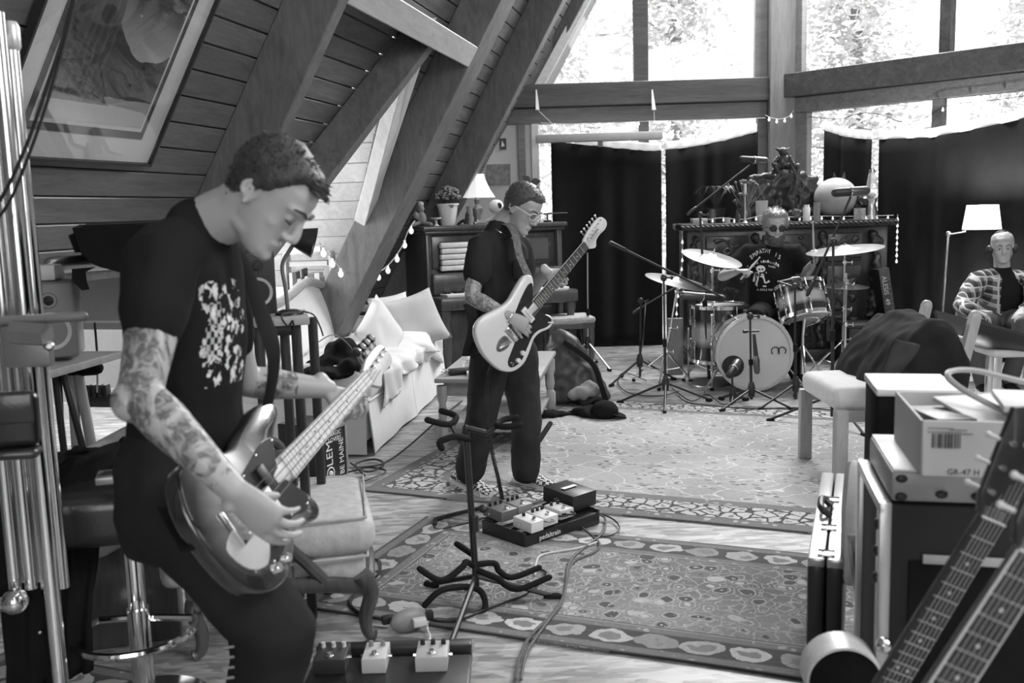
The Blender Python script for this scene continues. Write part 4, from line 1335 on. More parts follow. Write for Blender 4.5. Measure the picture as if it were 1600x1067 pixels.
# ------------------------------------------------------------ people (the guitars' places come first: hands meet them)
def solveY(x, y, P_, L, sign=1):
    """depth along the sight line of (x, y) at distance L from P_"""
    d = ray(x, y); o = CP - P_
    a, b_, c_ = d.dot(d), 2 * d.dot(o), o.dot(o) - L * L
    disc = max(0.0, b_ * b_ - 4 * a * c_)
    return (-b_ + sign * sqrt(disc)) / (2 * a)
def gframe(bx, by, bY, nx, ny, scale, lat, sign=1):
    Bp = U(bx, by, bY)
    Np = U(nx, ny, solveY(nx, ny, Bp, scale, sign))
    n = (Np - Bp).normalized()
    lv = (CI * lat[0] - CJ * lat[1]).normalized()
    k = -lv.dot(n) / FW.dot(n)
    l = (lv + FW * k).normalized()
    z = n.cross(l)
    if z.dot(CP - Bp) < 0: z = -z
    return frame(n, l, z, Bp), Np
MB_, NUTB = gframe(362, 822, 1.93, 570, 592, .864, (19, 31))
MG, NUTG = gframe(797, 522, 4.74, 913, 383, .648, (20, 24))
def skinmat(name, v=.46, tattoo=0.0, scale=11.0, seed=0.0):
    if name in MATS: return MATS[name]
    m, nt, b = _new(name)
    c = coords(nt)
    nz = N(nt, 'ShaderNodeTexNoise', Vector=c, Scale=9.0, Detail=3.0)
    f = mixf(nt, nz.outputs[0], v * .9, v * 1.1)
    if tattoo:
        mp = nt.nodes.new('ShaderNodeMapping'); nt.links.new(c, mp.inputs[0]); mp.inputs[1].default_value = (seed, seed, seed)
        n1 = N(nt, 'ShaderNodeTexNoise', Vector=mp.outputs[0], Scale=scale, Detail=3.0, Distortion=2.6)
        wv = N(nt, 'ShaderNodeTexWave', Vector=mp.outputs[0], Scale=scale * .7, Distortion=9.0, Detail=2.0)
        pat = math_(nt, 'MAXIMUM', step(nt, n1.outputs[0], .47, .56), math_(nt, 'MULTIPLY', step(nt, wv.outputs['Fac'], .62, .74), step(nt, n1.outputs[0], .38, .5)))
        n3 = N(nt, 'ShaderNodeTexNoise', Vector=mp.outputs[0], Scale=scale * 3.2, Detail=2.0, Distortion=1.5)
        pat = math_(nt, 'MULTIPLY', pat, mixf(nt, step(nt, n3.outputs[0], .45, .6), 1.0, .45))
        f = mixf(nt, math_(nt, 'MULTIPLY', pat, tattoo), f, v * .22)
    nt.links.new(f, b.inputs['Base Color'])
    b.inputs['Roughness'].default_value = .45
    b.inputs['Subsurface Weight'].default_value = .0
    n2 = N(nt, 'ShaderNodeTexNoise', Vector=c, Scale=220.0)
    bp = N(nt, 'ShaderNodeBump', Strength=.12, Distance=.002, Height=n2.outputs[0])
    nt.links.new(bp.outputs[0], b.inputs['Normal'])
    MATS[name] = m
    return m
def hairmat(name, lo, hi):
    if name in MATS: return MATS[name]
    m, nt, b = _new(name)
    c = coords(nt, (1, 1, 1))
    nz = N(nt, 'ShaderNodeTexNoise', Vector=c, Scale=90.0, Detail=4.0, Distortion=1.0)
    f = mixf(nt, nz.outputs[0], lo, hi)
    nt.links.new(f, b.inputs['Base Color'])
    b.inputs['Roughness'].default_value = .5
    bp = N(nt, 'ShaderNodeBump', Strength=.8, Distance=.004, Height=nz.outputs[0])
    nt.links.new(bp.outputs[0], b.inputs['Normal'])
    MATS[name] = m
    return m
HEADSEC = [  # z, half width, back y, front y
    (-.118, .020, .040, .072), (-.112, .030, .022, .088), (-.098, .041, -.005, .094), (-.078, .050, -.038, .090), (-.055, .057, -.062, .088), (-.03, .0635, -.080, .087),
    (0.0, .0685, -.094, .084), (.025, .0715, -.100, .090), (.055, .073, -.101, .089), (.08, .068, -.094, .076), (.1, .056, -.077, .056), (.113, .037, -.052, .028), (.12, .014, -.025, .002)]
def headframe(c, fwd, up, s=1.0):
    f = V(fwd).normalized(); u = V(up); u = (u - f * u.dot(f)).normalized(); r = f.cross(u)
    return frame(r * s, f * s, u * s, c)
def headpt(z, th, grow=0.0):
    for a, b_ in zip(HEADSEC, HEADSEC[1:]):
        if z <= b_[0] or b_ is HEADSEC[-1]:
            k = min(1, max(0, (z - a[0]) / (b_[0] - a[0])))
            w, bk, fr = (a[i] + (b_[i] - a[i]) * k for i in (1, 2, 3))
            break
    cy, ry = (bk + fr) / 2, (fr - bk) / 2
    x, y = cos(th), sin(th)
    e = .85
    sx = abs(x) ** e * (1 if x > 0 else -1); sy = abs(y) ** e * (1 if y > 0 else -1)
    return V(((w + grow) * sx, cy + (ry + grow) * sy, z))
def head(bb, M, nose=1.0, jaw=1.0):
    sub = B()
    n = 24
    rings = [[sub.bm.verts.new(headpt(z, 2 * pi * j / n)) for j in range(n)] for z, *_ in HEADSEC]
    for A, C in zip(rings, rings[1:]):
        for j in range(n): sub.bm.faces.new((A[j], A[(j + 1) % n], C[(j + 1) % n], C[j]))
    sub.bm.faces.new(rings[0][::-1]); sub.bm.faces.new(rings[-1])
    # nose, brow, cheeks, lips, chin, ears, lids
    sub.tube([(0, .084, .024), (0, .093, .005), (0, .104, -.017), (0, .109, -.03)], [.009, .010, .0125, .012], 10, round_=True)
    sub.ell((0, .108 * 1.0, -.032), (.0125, .013, .0105))
    for s in (-1, 1):
        sub.ell((.0115 * s, .096, -.037), (.009, .012, .008))
        sub.tube([(.012 * s, .09, .021), (.03 * s, .086, .027), (.05 * s, .068, .023)], [.009, .0095, .008], 8, round_=True)
        sub.ell((.031 * s, .0735, .0015), (.0155, .0125, .0105))
        sub.ell((.034 * s, .052, -.028), (.022, .022, .022))
        sub.ell((.073 * s, -.012, -.012), (.007, .017, .028), Matrix.Rotation(.25, 3, 'X'))
        sub.torus((.0755 * s, -.014, -.008), (1, .3 * s, 0), .019, .0052, 16, 6)
        sub.ell((.075 * s, -.006, -.036), (.006, .008, .011))
        sub.ell((.036 * s, .014, -.083), (.015, .032, .018))
    sub.tube([(-.024, .082, -.066), (-.008, .0945, -.0625), (.008, .0945, -.0625), (.024, .082, -.066)], [.0045, .0065, .0065, .0045], 8, round_=True)
    sub.tube([(-.021, .083, -.071), (0, .0935, -.0745), (.021, .083, -.071)], [.005, .0075, .005], 8, round_=True)
    sub.ell((0, .088, -.1), (.02, .013, .014))
    sub.bm.transform(M)
    me = bpy.data.meshes.new('h'); sub.bm.to_mesh(me); sub.bm.free(); bb.bm.from_mesh(me); bpy.data.meshes.remove(me)
def shell(name, M, mask, mat, parent, h=.012, n=48, zr=(-.118, .1195), rough=.004, seed=0.0, nzs=60.0):
    """hair or beard: a skin over the head, raised where mask(local point) is near 1"""
    bb = B()
    nz = 40
    rows = []
    for i in range(nz + 1):
        z = zr[0] + (zr[1] - zr[0]) * i / nz
        row = []
        for j in range(n):
            p = headpt(z, 2 * pi * j / n)
            k = max(0.0, min(1.0, mask(p)))
            k = k * k * (3 - 2 * k)
            o = V((p.x, p.y + .005, p.z * 1.0)).normalized()
            w = noise.noise(p * nzs + V((seed, 0, 0))) * rough * k + noise.noise(p * nzs * .35 + V((seed, 3, 0))) * rough * 1.6 * k
            row.append(bb.bm.verts.new(M @ (p + o * (-.007 + (h + .007) * k + w))))
        rows.append(row)
    for A, C in zip(rows, rows[1:]):
        for j in range(n): bb.bm.faces.new((A[j], A[(j + 1) % n], C[(j + 1) % n], C[j]))
    bb.bm.faces.new(rows[0][::-1]); bb.bm.faces.new(rows[-1])
    return bb.build(name, mat, parent, angle=180)
def tufts(name, M, mask, mat, parent, n, L, h, bias=(0, 0, 0), r=.0026, seed=1, zr=(-.11, .119)):
    rd = random.Random(seed); bb = B(); k = 0
    for _ in range(n * 12):
        p = headpt(rd.uniform(*zr), rd.uniform(0, 6.283))
        if mask(p) < .55: continue
        o = V((p.x, p.y + .005, p.z)).normalized()
        d = (o * .8 + V(bias) + V((rd.uniform(-.5, .5), rd.uniform(-.5, .5), rd.uniform(-.5, .5)))).normalized()
        q = p + o * (h - .004)
        l = L * rd.uniform(.5, 1.1)
        bb.tube([M @ q, M @ (q + d * l * .6), M @ (q + (d + V(bias) * .5).normalized() * l)], [r, r * .8, r * .2], 4, cap=False)
        k += 1
        if k >= n: break
    o = bb.build(name, mat, parent); o['kind'] = 'stuff'
    return o
def features(M, parent, hair, eyes_open=True, brow=True, lash=.02):
    for s in (-1, 1):
        if brow:
            bb = B(); bb.tube([M @ V(p) for p in ((.012 * s, .0985, .025), (.03 * s, .0955, .0325), (.05 * s, .0775, .027))], [.0035, .0042, .002], 6, round_=True); bb.build('eyebrow', hair, parent)
        bb = B()
        if eyes_open:
            bb.ell(M @ V((.031 * s, .0835, .001)), (.0075 * M.to_scale()[0],) * 3, None, 10); bb.build('eye', P('eye', .1, .15, coat=1.0), parent)
        else:
            bb.tube([M @ V(p) for p in ((.017 * s, .0845, -.004), (.031 * s, .0875, -.0075), (.045 * s, .078, -.004))], .0016, 6); bb.build('eyelash', P('lash', .03, .7), parent)
def hand(bb, w, fdir, pn, side, curls, thumb=(.5, .6), s=1.0, spread=.06, tdir=None):
    """w wrist, fdir towards the knuckles, pn palm normal, side=+1/-1 the side of the thumb"""
    f = V(fdir).normalized(); p = V(pn); p = (p - f * p.dot(f)).normalized(); l = f.cross(p) * side
    w = V(w)
    bb.tube([w - f * .03 * s, w, w + f * .035 * s, w + f * .07 * s, w + f * .092 * s], [(.026 * s, .019 * s), (.025 * s, .018 * s), (.036 * s, .0165 * s), (.041 * s, .0145 * s), (.037 * s, .012 * s)], 14, ref=l, round_=True)
    bb.ell(w + f * .03 * s + l * .022 * s + p * .006 * s, (.017 * s, .017 * s, .017 * s))
    lens = (.078, .088, .082, .064)
    for i in range(4):
        base = w + f * (.088 - .005 * abs(i - 1) - (.006 if i == 3 else 0)) * s + l * (.03 - .0205 * i) * s
        c = curls[i]
        if not isinstance(c, (tuple, list)): c = (c * .9, c * 1.1, c * .7)
        d = (f + l * spread * (1.5 - i)).normalized()
        pts = [base - d * .02 * s, base]
        ax = d.cross(p).normalized()
        ang = 0
        for a, fr in zip(c, (.46, .3, .24)):
            ang += a
            dr = Matrix.Rotation(ang, 3, ax) @ d
            if Matrix.Rotation(.3, 3, ax) @ d @ p < 0: pass
            q = pts[-1] + dr * lens[i] * fr * s
            pts.append(q)
        r = (.0092, .0095, .0088, .0078, .0066) if i < 3 else (.0082, .0084, .0076, .0068, .0058)
        # the sign of the bend must close towards the palm
        if (pts[-1] - base).dot(p) < 0 and ang > 0:
            pts = [x - p * 2 * (x - base).dot(p) for x in pts]
        bb.tube(pts, [x * s for x in r], 10, round_=True)
    td = V(tdir).normalized() if tdir is not None else (f * cos(thumb[0]) + l * sin(thumb[0]) + p * .25).normalized()
    b0 = w + f * .022 * s + l * .024 * s
    b1 = b0 + td * .042 * s
    t2 = (td + f * thumb[1] * .6 - l * thumb[1] * .25 + p * .15).normalized()
    b2 = b1 + t2 * .034 * s
    bb.tube([b0 - td * .01, b1, b2, b2 + t2 * .022 * s], [.0145 * s, .0115 * s, .0108 * s, .0085 * s], 10, round_=True)
def limb(bb, pts, rs, n=14, ref=None):
    k = len(pts)
    sp, rr = [], []
    for i in range(k - 1):
        for j in range(3):
            t = j / 3
            sp.append(V(pts[i]).lerp(V(pts[i + 1]), t)); rr.append(rs[i] + (rs[i + 1] - rs[i]) * t)
    sp.append(V(pts[-1])); rr.append(rs[-1])
    bb.tube(sp, rr, n, ref=ref, round_=True)
def arm(bb, S, E, Wr, k=1.0):
    S, E, Wr = V(S), V(E), V(Wr)
    m1 = S.lerp(E, .45); m2 = E.lerp(Wr, .28)
    limb(bb, [S, m1, S.lerp(E, .85), E, m2, E.lerp(Wr, .65), Wr], [.058 * k, .05 * k, .041 * k, .040 * k, .043 * k, .034 * k, .026 * k])
def leg(bb, H_, K, A, k=1.0):
    H_, K, A = V(H_), V(K), V(A)
    limb(bb, [H_, H_.lerp(K, .4), K, K.lerp(A, .3), A], [.092 * k, .082 * k, .058 * k, .06 * k, .04 * k])
def tattooed(o, mats, fn):
    me = o.data
    for m in mats: me.materials.append(m)
    M = WM.get(o.name, Matrix())
    for p in me.polygons:
        p.material_index = fn(M @ p.center)
def segdist(p, a, b_):
    a, b_ = V(a), V(b_); d = b_ - a
    k = max(0, min(1, (p - a).dot(d) / d.length_squared))
    return (p - (a + d * k)).length, k
def shoe(name, heel, toe, mat, parent, h=.075, w=.046, sole=True):
    heel, toe = V(heel), V(toe)
    f = (toe - heel); L = f.length; f.normalize(); z = V((0, 0, 1)); l = f.cross(z).normalized()
    b = B()
    prof = [(0.02, .028, .052), (.12, .036, .068), (.3, .036, .08), (.42, .040, .07), (.6, .046, .055), (.8, .047, .043), (.93, .038, .034), (1.0, .018, .024)]
    pts = [heel + f * L * k + z * (hh * .5 + .012) for k, ww, hh in prof]
    b.tube(pts, [(ww, hh * .5) for k, ww, hh in prof], 14, ref=l)
    o = b.build(name, mat, parent)
    if sole:
        b = B()
        out = [(0, -.03), (.1, -.036), (.4, -.038), (.7, -.05), (.92, -.042), (1.02, 0), (.92, .042), (.7, .05), (.4, .04), (.1, .036), (0, .03), (-.02, 0)]
        M = frame(f * L, l, z, heel)
        b.prism([(x, y) for x, y in out], .026, M @ Matrix.Diagonal((1, 1, 1, 1)))
        b.build('sole', m_whiteplastic, o, smooth=False)
    return o
m_skinA = skinmat('skin', .38)
m_tattoo = skinmat('tattooed skin', .40, .98, 11.0)
m_tattoo2 = skinmat('tattooed forearm', .38, .8, 15.0, 3.0)
m_skinp = skinmat('pale skin', .46)
m_tattoo3 = skinmat('lightly tattooed skin', .46, .5, 9.0, 6.0)
m_hairdark = hairmat('dark hair', .012, .06)
m_hairbrown = hairmat('brown hair', .03, .13)
m_hairfair = hairmat('fair hair', .14, .42)
m_beard = hairmat('beard hair', .03, .13)
def fabric(name, v, var=.3, bump=.25, sc_=400.0, sheen=.1):
    return P(name, v, .9, var=var, scale=7.0, bump=bump, bscale=sc_)
m_denim = fabric('dark denim', .022, .5, .5, 600)
m_denim2 = fabric('washed dark denim', .035, .6, .5, 600)
m_trouser = fabric('grey trousers', .10, .2)

# ================= the bass player
YB = 2.15
HP = U(270, 765, 2.18)
bt = thing('person', 'person in a black printed t-shirt with a tattooed arm playing a bass in the foreground', 'person', (HP.x, HP.y, 0))
SR, SL_ = U(258, 412, 2.0), U(328, 398, 2.36)
ER, WR_ = U(218, 618, 1.86), U(362, 762, 1.80)
EL, WL_ = U(382, 596, 2.54), MB_ @ V((.725, -.05, -.042))
NB = U(318, 352, 2.17)
HC = U(421, 304, 2.14)
HF, HU = V((.665, -.12, -.74)), V((.72, 0, .69))
HM = headframe(HC, HF, HU, 1.0)
sax = (SR - SL_).normalized()
PV, WAI, CH, UC = U(272, 730, 2.18), U(292, 620, 2.2), U(292, 500, 2.19), U(297, 410, 2.18)
KR, AR = U(432, 985, 2.02), U(372, 1250, 2.12)
HR_, HL_ = U(262, 780, 2.09), U(285, 780, 2.28)
KL, AL = U(415, 965, 2.3), U(390, 1180, 2.44)
b = B()
b.tube([PV, WAI, CH, UC, NB], [(.15, .105), (.135, .095), (.155, .11), (.15, .09), (.065, .06)], 20, ref=sax, round_=True)
limb(b, [UC + V((.01, 0, .03)), NB + V((.005, 0, .0)), NB.lerp(HC, .55), HC + HM.to_3x3() @ V((0, -.03, -.03))], [.10, .066, .062, .06], 16)
arm(b, SR, ER, WR_, 1.10); arm(b, SL_, EL, WL_, 1.05)
b.ell(SR, .06); b.ell(SL_, .06)
b.ell(ER + V((-.012, -.005, -.01)), .043)
leg(b, HR_, KR, AR); leg(b, HL_, KL, AL)
head(b, HM)
# right hand plucking, left hand round the neck
BASSN = None
hand(b, WR_, (U(415, 812, 1.80) - WR_), V((.45, .75, -.2)), -1, (.38, .45, .5, .5), (.45, .5), 1.08, tdir=(U(392, 752, 1.86) - WR_) + V((.03, .02, 0)))
LHW = WL_
def fret(bb, w, M, s):
    y, z, x = M.to_3x3() @ V((.12, 1, 0)), M.to_3x3() @ V((0, .1, 1)), M.to_3x3() @ V((1, 0, 0))
    hand(bb, w, y, z, 1 if y.cross(z).dot(x) > 0 else -1, ((.7, 1.2, .7), (.75, 1.25, .7), (.8, 1.25, .7), (.85, 1.2, .7)), (.8, .3), s)
fret(b, LHW, MB_, 1.05)
body = b.build('body', m_skinA, bt, vox=.0045, sm=5)
tattooed(body, [m_tattoo], lambda p: 1 if (segdist(p, SR, ER)[0] < .09 or (segdist(p, ER, WR_)[0] < .075 and segdist(p, ER, WR_)[1] < .93)) or (segdist(p, EL, WL_)[0] < .06 and .1 < segdist(p, EL, WL_)[1] < .6 and p.z < EL.z + .02) else 0)
def hairmask_short(front=.055, side=.02):
    def mk(p):
        # hairline rises from the nape over the ear to the forehead
        y = p.y
        line = (-.06 if y < -.06 else -.06 + (y + .06) * .9) if y < .0 else -.006 + y * 1.55
        line = min(line, front)
        return (p.z - line) / .024 + .35
    return mk
shell('hair', HM, hairmask_short(.078), m_hairdark, bt, .011, seed=1)
tufts('hair_strands', HM, hairmask_short(.078), m_hairdark, bt, 1500, .013, .010, (0, .35, -.3), .0016)
# a small quiff over the forehead
b = B()
rq = random.Random(5)
for k in range(60):
    a = rq.uniform(-.045, .045); z0 = rq.uniform(.078, .1)
    p0 = V((a, .079 - (z0 - .078) * 1.1, z0)); p1 = p0 + V((rq.uniform(-.008, .008), rq.uniform(.012, .026), rq.uniform(-.008, .012)))
    b.tube([HM @ (p0 - V((0, .014, 0))), HM @ p0, HM @ p1], [.004, .0045, .0012], 5)
q = b.build('fringe', m_hairdark, bt); q['kind'] = 'stuff'
features(HM, bt, m_hairdark, eyes_open=False)
# t-shirt
b = B()
hem = U(292, 672, 2.19)
b.tube([hem, WAI, CH, UC, U(305, 365, 2.17)], [(.168, .125), (.165, .120), (.182, .128), (.178, .108), (.09, .08)], 24, ref=sax, round_=True)
limb(b, [UC.lerp(SR, .5) + V((0, 0, .02)), SR + V((0, 0, .008)), SR.lerp(ER, .4)], [.078, .074, .073])
limb(b, [UC.lerp(SL_, .5) + V((0, 0, .02)), SL_ + V((0, 0, .008)), SL_.lerp(EL, .62)], [.085, .078, .070])
limb(b, [UC, NB + V((-.01, 0, -.012))], [.11, .080])
def shirtprint():
    m, nt, bs = _new('black shirt with a skull print')
    tc = nt.nodes.new('ShaderNodeUVMap'); tc.uv_map = 'UVMap'
    sp = N(nt, 'ShaderNodeSeparateXYZ', Vector=tc.outputs[0])
    x, y = sp.outputs[0], sp.outputs[1]     # print frame: x across, y up, 0..1 inside
    nz = N(nt, 'ShaderNodeTexNoise', Vector=tc.outputs[0], Scale=9.0, Detail=3.0, Distortion=1.5)
    vo = N(nt, 'ShaderNodeTexVoronoi', Vector=tc.outputs[0], Scale=9.0)
    ck = N(nt, 'ShaderNodeTexChecker', Vector=tc.outputs[0], Scale=17.0)
    ctr = math_(nt, 'ADD', .5, math_(nt, 'MULTIPLY', math_(nt, 'SINE', math_(nt, 'MULTIPLY', y, 13.0)), .06))
    dx = math_(nt, 'ABSOLUTE', math_(nt, 'SUBTRACT', x, ctr))
    wid_ = math_(nt, 'ADD', .22, math_(nt, 'MULTIPLY', nz.outputs[0], .28))
    ins = math_(nt, 'MULTIPLY', math_(nt, 'LESS_THAN', dx, wid_), math_(nt, 'MULTIPLY', math_(nt, 'GREATER_THAN', y, .02), math_(nt, 'LESS_THAN', y, .97)))
    fig = math_(nt, 'GREATER_THAN', math_(nt, 'ADD', nz.outputs[0], math_(nt, 'MULTIPLY', vo.outputs['Distance'], -.35)), .36)
    chk = math_(nt, 'MULTIPLY', ck.outputs['Fac'], math_(nt, 'MULTIPLY', math_(nt, 'GREATER_THAN', y, .3), math_(nt, 'LESS_THAN', y, .78)))
    on = math_(nt, 'MULTIPLY', ins, math_(nt, 'MAXIMUM', fig, math_(nt, 'MULTIPLY', chk, math_(nt, 'LESS_THAN', x, .42))))
    tone = mixf(nt, vo.outputs['Distance'], .75, .3)
    base = N(nt, 'ShaderNodeTexNoise', Vector=coords(nt), Scale=300.0)
    f = mixf(nt, on, mixf(nt, base.outputs[0], .010, .02), tone)
    nt.links.new(f, bs.inputs['Base Color']); bs.inputs['Roughness'].default_value = .9
    bs.inputs['Specular IOR Level'].default_value = .1
    return m
shirt = b.build('shirt', shirtprint(), bt, vox=.009, sm=5, nz=[(.012, 7, (1, 1, .35)), (.006, 16, (1.4, 1.4, .6))])
uv = shirt.data.uv_layers.new(name='UVMap')
fx = V((.84, -.54, 0)).normalized(); fl = V((-fx.y, fx.x, 0))      # the way the chest faces
pt, pb = U(357, 432, 2.1), U(372, 606, 2.1)
Ms = WM[shirt.name]
wc = [Ms @ v.co for v in shirt.data.vertices]
wnm = [v.normal.dot(fx) for v in shirt.data.vertices]
cen = (pt + pb) / 2
for li, l in enumerate(shirt.data.loops):
    p = wc[l.vertex_index]
    if wnm[l.vertex_index] > .0:
        uv.data[li].uv = (.5 + (p - cen).dot(fl) / .17, (p.z - pb.z) / (pt.z - pb.z))
    else:
        uv.data[li].uv = (-5, -5)
# jeans
b = B()
b.tube([U(283, 690, 2.19), PV, U(270, 800, 2.18)], [(.165, .115), (.172, .125), (.165, .125)], 22, ref=sax, round_=True)
for H_, K, A in ((HR_, KR, AR), (HL_, KL, AL)):
    limb(b, [H_ + V((.01, 0, 0)), H_.lerp(K, .5), K, K.lerp(A, .5), A], [.118, .105, .086, .078, .07])
jeans = b.build('jeans', m_denim, bt, vox=.01, sm=4, nz=[(.012, 6, (1, 1, .5)), (.005, 17, (1, 1, 1))])
b = B(); b.box(U(217, 750, 2.02), (.06, .004, .02), Rz(-.3), .001); b.build('pocket_label', P('pocket leather', .09, .6), bt)
for k in range(4):
    b = B(); b.tube([U(348, 1012 + 16 * k, 1.955), U(366, 1010 + 16 * k, 1.955)], .003, 5); b.build('ripped_thread', m_grey, bt)
for A in (AR, AL):
    shoe('shoe', (A.x - .05, A.y + .02, .002), (A.x + .2, A.y - .06, .002), m_blackcloth, bt)

# ================= the standing guitarist
g0 = F(790, 768)
gt = thing('person', 'person in a dark short-sleeved shirt and checkered shoes playing a pale offset guitar', 'person', (g0.x, g0.y, 0))
SRg, SLg = U(752, 386, 4.92), U(812, 384, 5.18)
ERg, WRg = U(737, 464, 4.80), U(796, 494, 4.74)
ELg, WLg = U(824, 455, 5.16), MG @ V((.40, -.045, -.042))
NBg = U(783, 352, 5.06); HCg = U(816, 325, 5.02)
HFg, HUg = V((.66, -.40, -.50)), V((.35, -.12, .86))
HMg = headframe(HCg, HFg, HUg, 1.0)
sg = (SRg - SLg).normalized()
PVg, WAg, CHg, UCg = U(786, 520, 5.05), U(782, 468, 5.06), U(782, 412, 5.06), U(781, 382, 5.06)
HRg, HLg = U(768, 545, 4.98), U(808, 545, 5.1)
KRg, ARg = U(752, 655, 4.94), U(732, 738, 4.98)
KLg, ALg = U(822, 655, 5.06), U(822, 738, 5.06)
b = B()
b.tube([PVg, WAg, CHg, UCg, NBg], [(.145, .10), (.13, .09), (.15, .105), (.145, .09), (.06, .058)], 18, ref=sg, round_=True)
limb(b, [UCg + V((.01, 0, .03)), NBg, HCg + HMg.to_3x3() @ V((0, -.03, -.04))], [.09, .06, .056], 14)
arm(b, SRg, ERg, WRg); arm(b, SLg, ELg, WLg)
b.ell(SRg, .058); b.ell(SLg, .058)
leg(b, HRg, KRg, ARg); leg(b, HLg, KLg, ALg)
head(b, HMg)
hand(b, WRg, U(822, 510, 4.74) - WRg, V((.2, .8, -.3)), -1, (.45, .55, .6, .6), (.5, .6), 1.0)
fret(b, WLg, MG, 1.0)
body = b.build('body', m_skinA, gt, vox=.0055, sm=4)
tattooed(body, [m_tattoo2], lambda p: 1 if (segdist(p, SRg, ERg)[0] < .07 and segdist(p, SRg, ERg)[1] > .3) or (segdist(p, ERg, WRg)[0] < .06 and segdist(p, ERg, WRg)[1] < .9) else 0)
shell('hair', HMg, hairmask_short(.072), m_hairbrown, gt, .013, seed=2)
tufts('hair_strands', HMg, hairmask_short(.072), m_hairbrown, gt, 800, .013, .012, (0, .4, .1), .0024)
b = B()
for k in range(50):
    a = rq.uniform(-.045, .045); z0 = rq.uniform(.082, .105)
    p0 = V((a, .076 - (z0 - .08) * 1.3, z0)); p1 = p0 + V((rq.uniform(-.008, .008), rq.uniform(.004, .012), rq.uniform(.0, .012)))
    b.tube([HMg @ (p0 - V((0, .016, 0))), HMg @ p0, HMg @ p1], [.005, .0055, .002], 5)
q = b.build('fringe', m_hairbrown, gt); q['kind'] = 'stuff'
features(HMg, gt, m_hairbrown, eyes_open=False)
def glasses(M, parent, rim, lens, w=.024, h=.019):
    g = None
    b = B()
    for s in (-1, 1):
        b.tube([M @ V((s * .034 + w * cos(a) * .95, .1 - .012 * (abs(cos(a)) if cos(a) * s > 0 else 0), .002 + h * sin(a))) for a in [2 * pi * k / 18 for k in range(18)]], .0026, 6, closed=True)
        b.tube([M @ V((s * .058, .09, .006)), M @ V((s * .077, .05, .008)), M @ V((s * .08, -.01, .004))], .0022, 6)
    b.tube([M @ V((-.011, .1, .006)), M @ V((.011, .1, .006))], .0024, 6)
    g = b.build('glasses', rim, parent)
    for s in (-1, 1):
        b = B(); b._add([M @ V((s * .034 + w * .92 * cos(a), .099 - .011 * (abs(cos(a)) if cos(a) * s > 0 else 0), .002 + h * .92 * sin(a))) for a in [2 * pi * k / 14 for k in range(14)]], [tuple(range(14))])
        b.build('lens', lens, g, smooth=False)
    return g
glasses(HMg, gt, P('clear frame', .7, .3), glass('spectacle lens', .8, .12))
b = B(); b.ell(HMg @ V((.08, -.004, -.04)), .006); b.build('ear_stud', m_ink, gt)
b = B()
hemg = U(783, 500, 5.06)
b.tube([hemg, WAg, CHg, UCg, U(783, 366, 5.06)], [(.165, .125), (.16, .118), (.178, .128), (.178, .11), (.095, .085)], 22, ref=sg, round_=True)
limb(b, [UCg.lerp(SRg, .5), SRg, SRg.lerp(ERg, .52)], [.08, .074, .074])
limb(b, [UCg.lerp(SLg, .5), SLg, SLg.lerp(ELg, .52)], [.08, .074, .074])
b.build('shirt', fabric('charcoal work shirt', .028, .3), gt, vox=.011, sm=4, nz=[(.014, 8, (1, 1, .45)), (.007, 19, (1.4, 1.4, .6))])
b = B(); b.grid(lambda u, v: NBg + V((0, 0, -.005)) + Rz(-.5) @ V((sin((u - .5) * 5.4) * (.075 + .03 * v), cos((u - .5) * 5.4) * -(.075 + .035 * v) * -1, .035 - .06 * v - .05 * (abs(u - .5) * 2) ** 2)), 24, 4, th=.004); b.build('collar', fabric('charcoal work shirt', .028), gt)
b = B(); p0 = U(815, 420, 4.93); b.box(p0, (.1, .006, .1), Rz(.5), .002); b.build('chest_pocket', fabric('charcoal work shirt', .028), gt)
b = B()
b.tube([U(786, 495, 5.06), PVg, U(787, 552, 5.04)], [(.155, .112), (.168, .12), (.16, .118)], 20, ref=sg, round_=True)
for H_, K, A in ((HRg, KRg, ARg), (HLg, KLg, ALg)):
    limb(b, [H_, H_.lerp(K, .5), K, K.lerp(A, .6), A + V((0, 0, .01))], [.108, .098, .085, .082, .078])
b.build('jeans', m_denim2, gt, vox=.011, sm=4, nz=[(.016, 6, (1, 1, .5)), (.007, 15, (1, 1, 1))])
b = B(); b.grid(lambda u, v: U(752, 474, 4.97) + V((-.03 + .09 * (u - .5) * 1.4, -.03 + .1 * u, -.27 * v)) + V((.02 * sin(v * 4), .015 * sin(u * 9 + v * 3), 0)), 10, 12, th=.006); b.build('shirt_tail', m_denim2, gt)
def checker():
    m, nt, bs = _new('checkered canvas')
    c = coords(nt, (1, 1, 1))
    mp = nt.nodes.new('ShaderNodeMapping'); nt.links.new(c, mp.inputs[0]); mp.inputs[2].default_value = (0, 0, .35)
    ck = N(nt, 'ShaderNodeTexChecker', Vector=mp.outputs[0], Scale=52.0)
    f = mixf(nt, ck.outputs['Fac'], .03, .75)
    nt.links.new(f, bs.inputs['Base Color']); bs.inputs['Roughness'].default_value = .8
    return m
m_check = checker()
shoe('shoe', F(710, 756) + V((.0, .02, .004)), F(766, 780) + V((0, 0, .004)), m_check, gt)
shoe('shoe', F(800, 752) + V((.02, .0, .004)), F(868, 771) + V((0, .02, .004)), m_check, gt)
b = B(); b.torus(WRg.lerp(U(822, 510, 4.74), .05), (U(822, 510, 4.74) - WRg), .031, .0035, 18, 6); b.build('bracelet', m_chrome, gt)
b = B(); b.torus(NBg + V((.02, -.02, -.02)), V((.4, -.3, .8)), .075, .0025, 30, 5); b.build('necklace', m_chrome, gt)

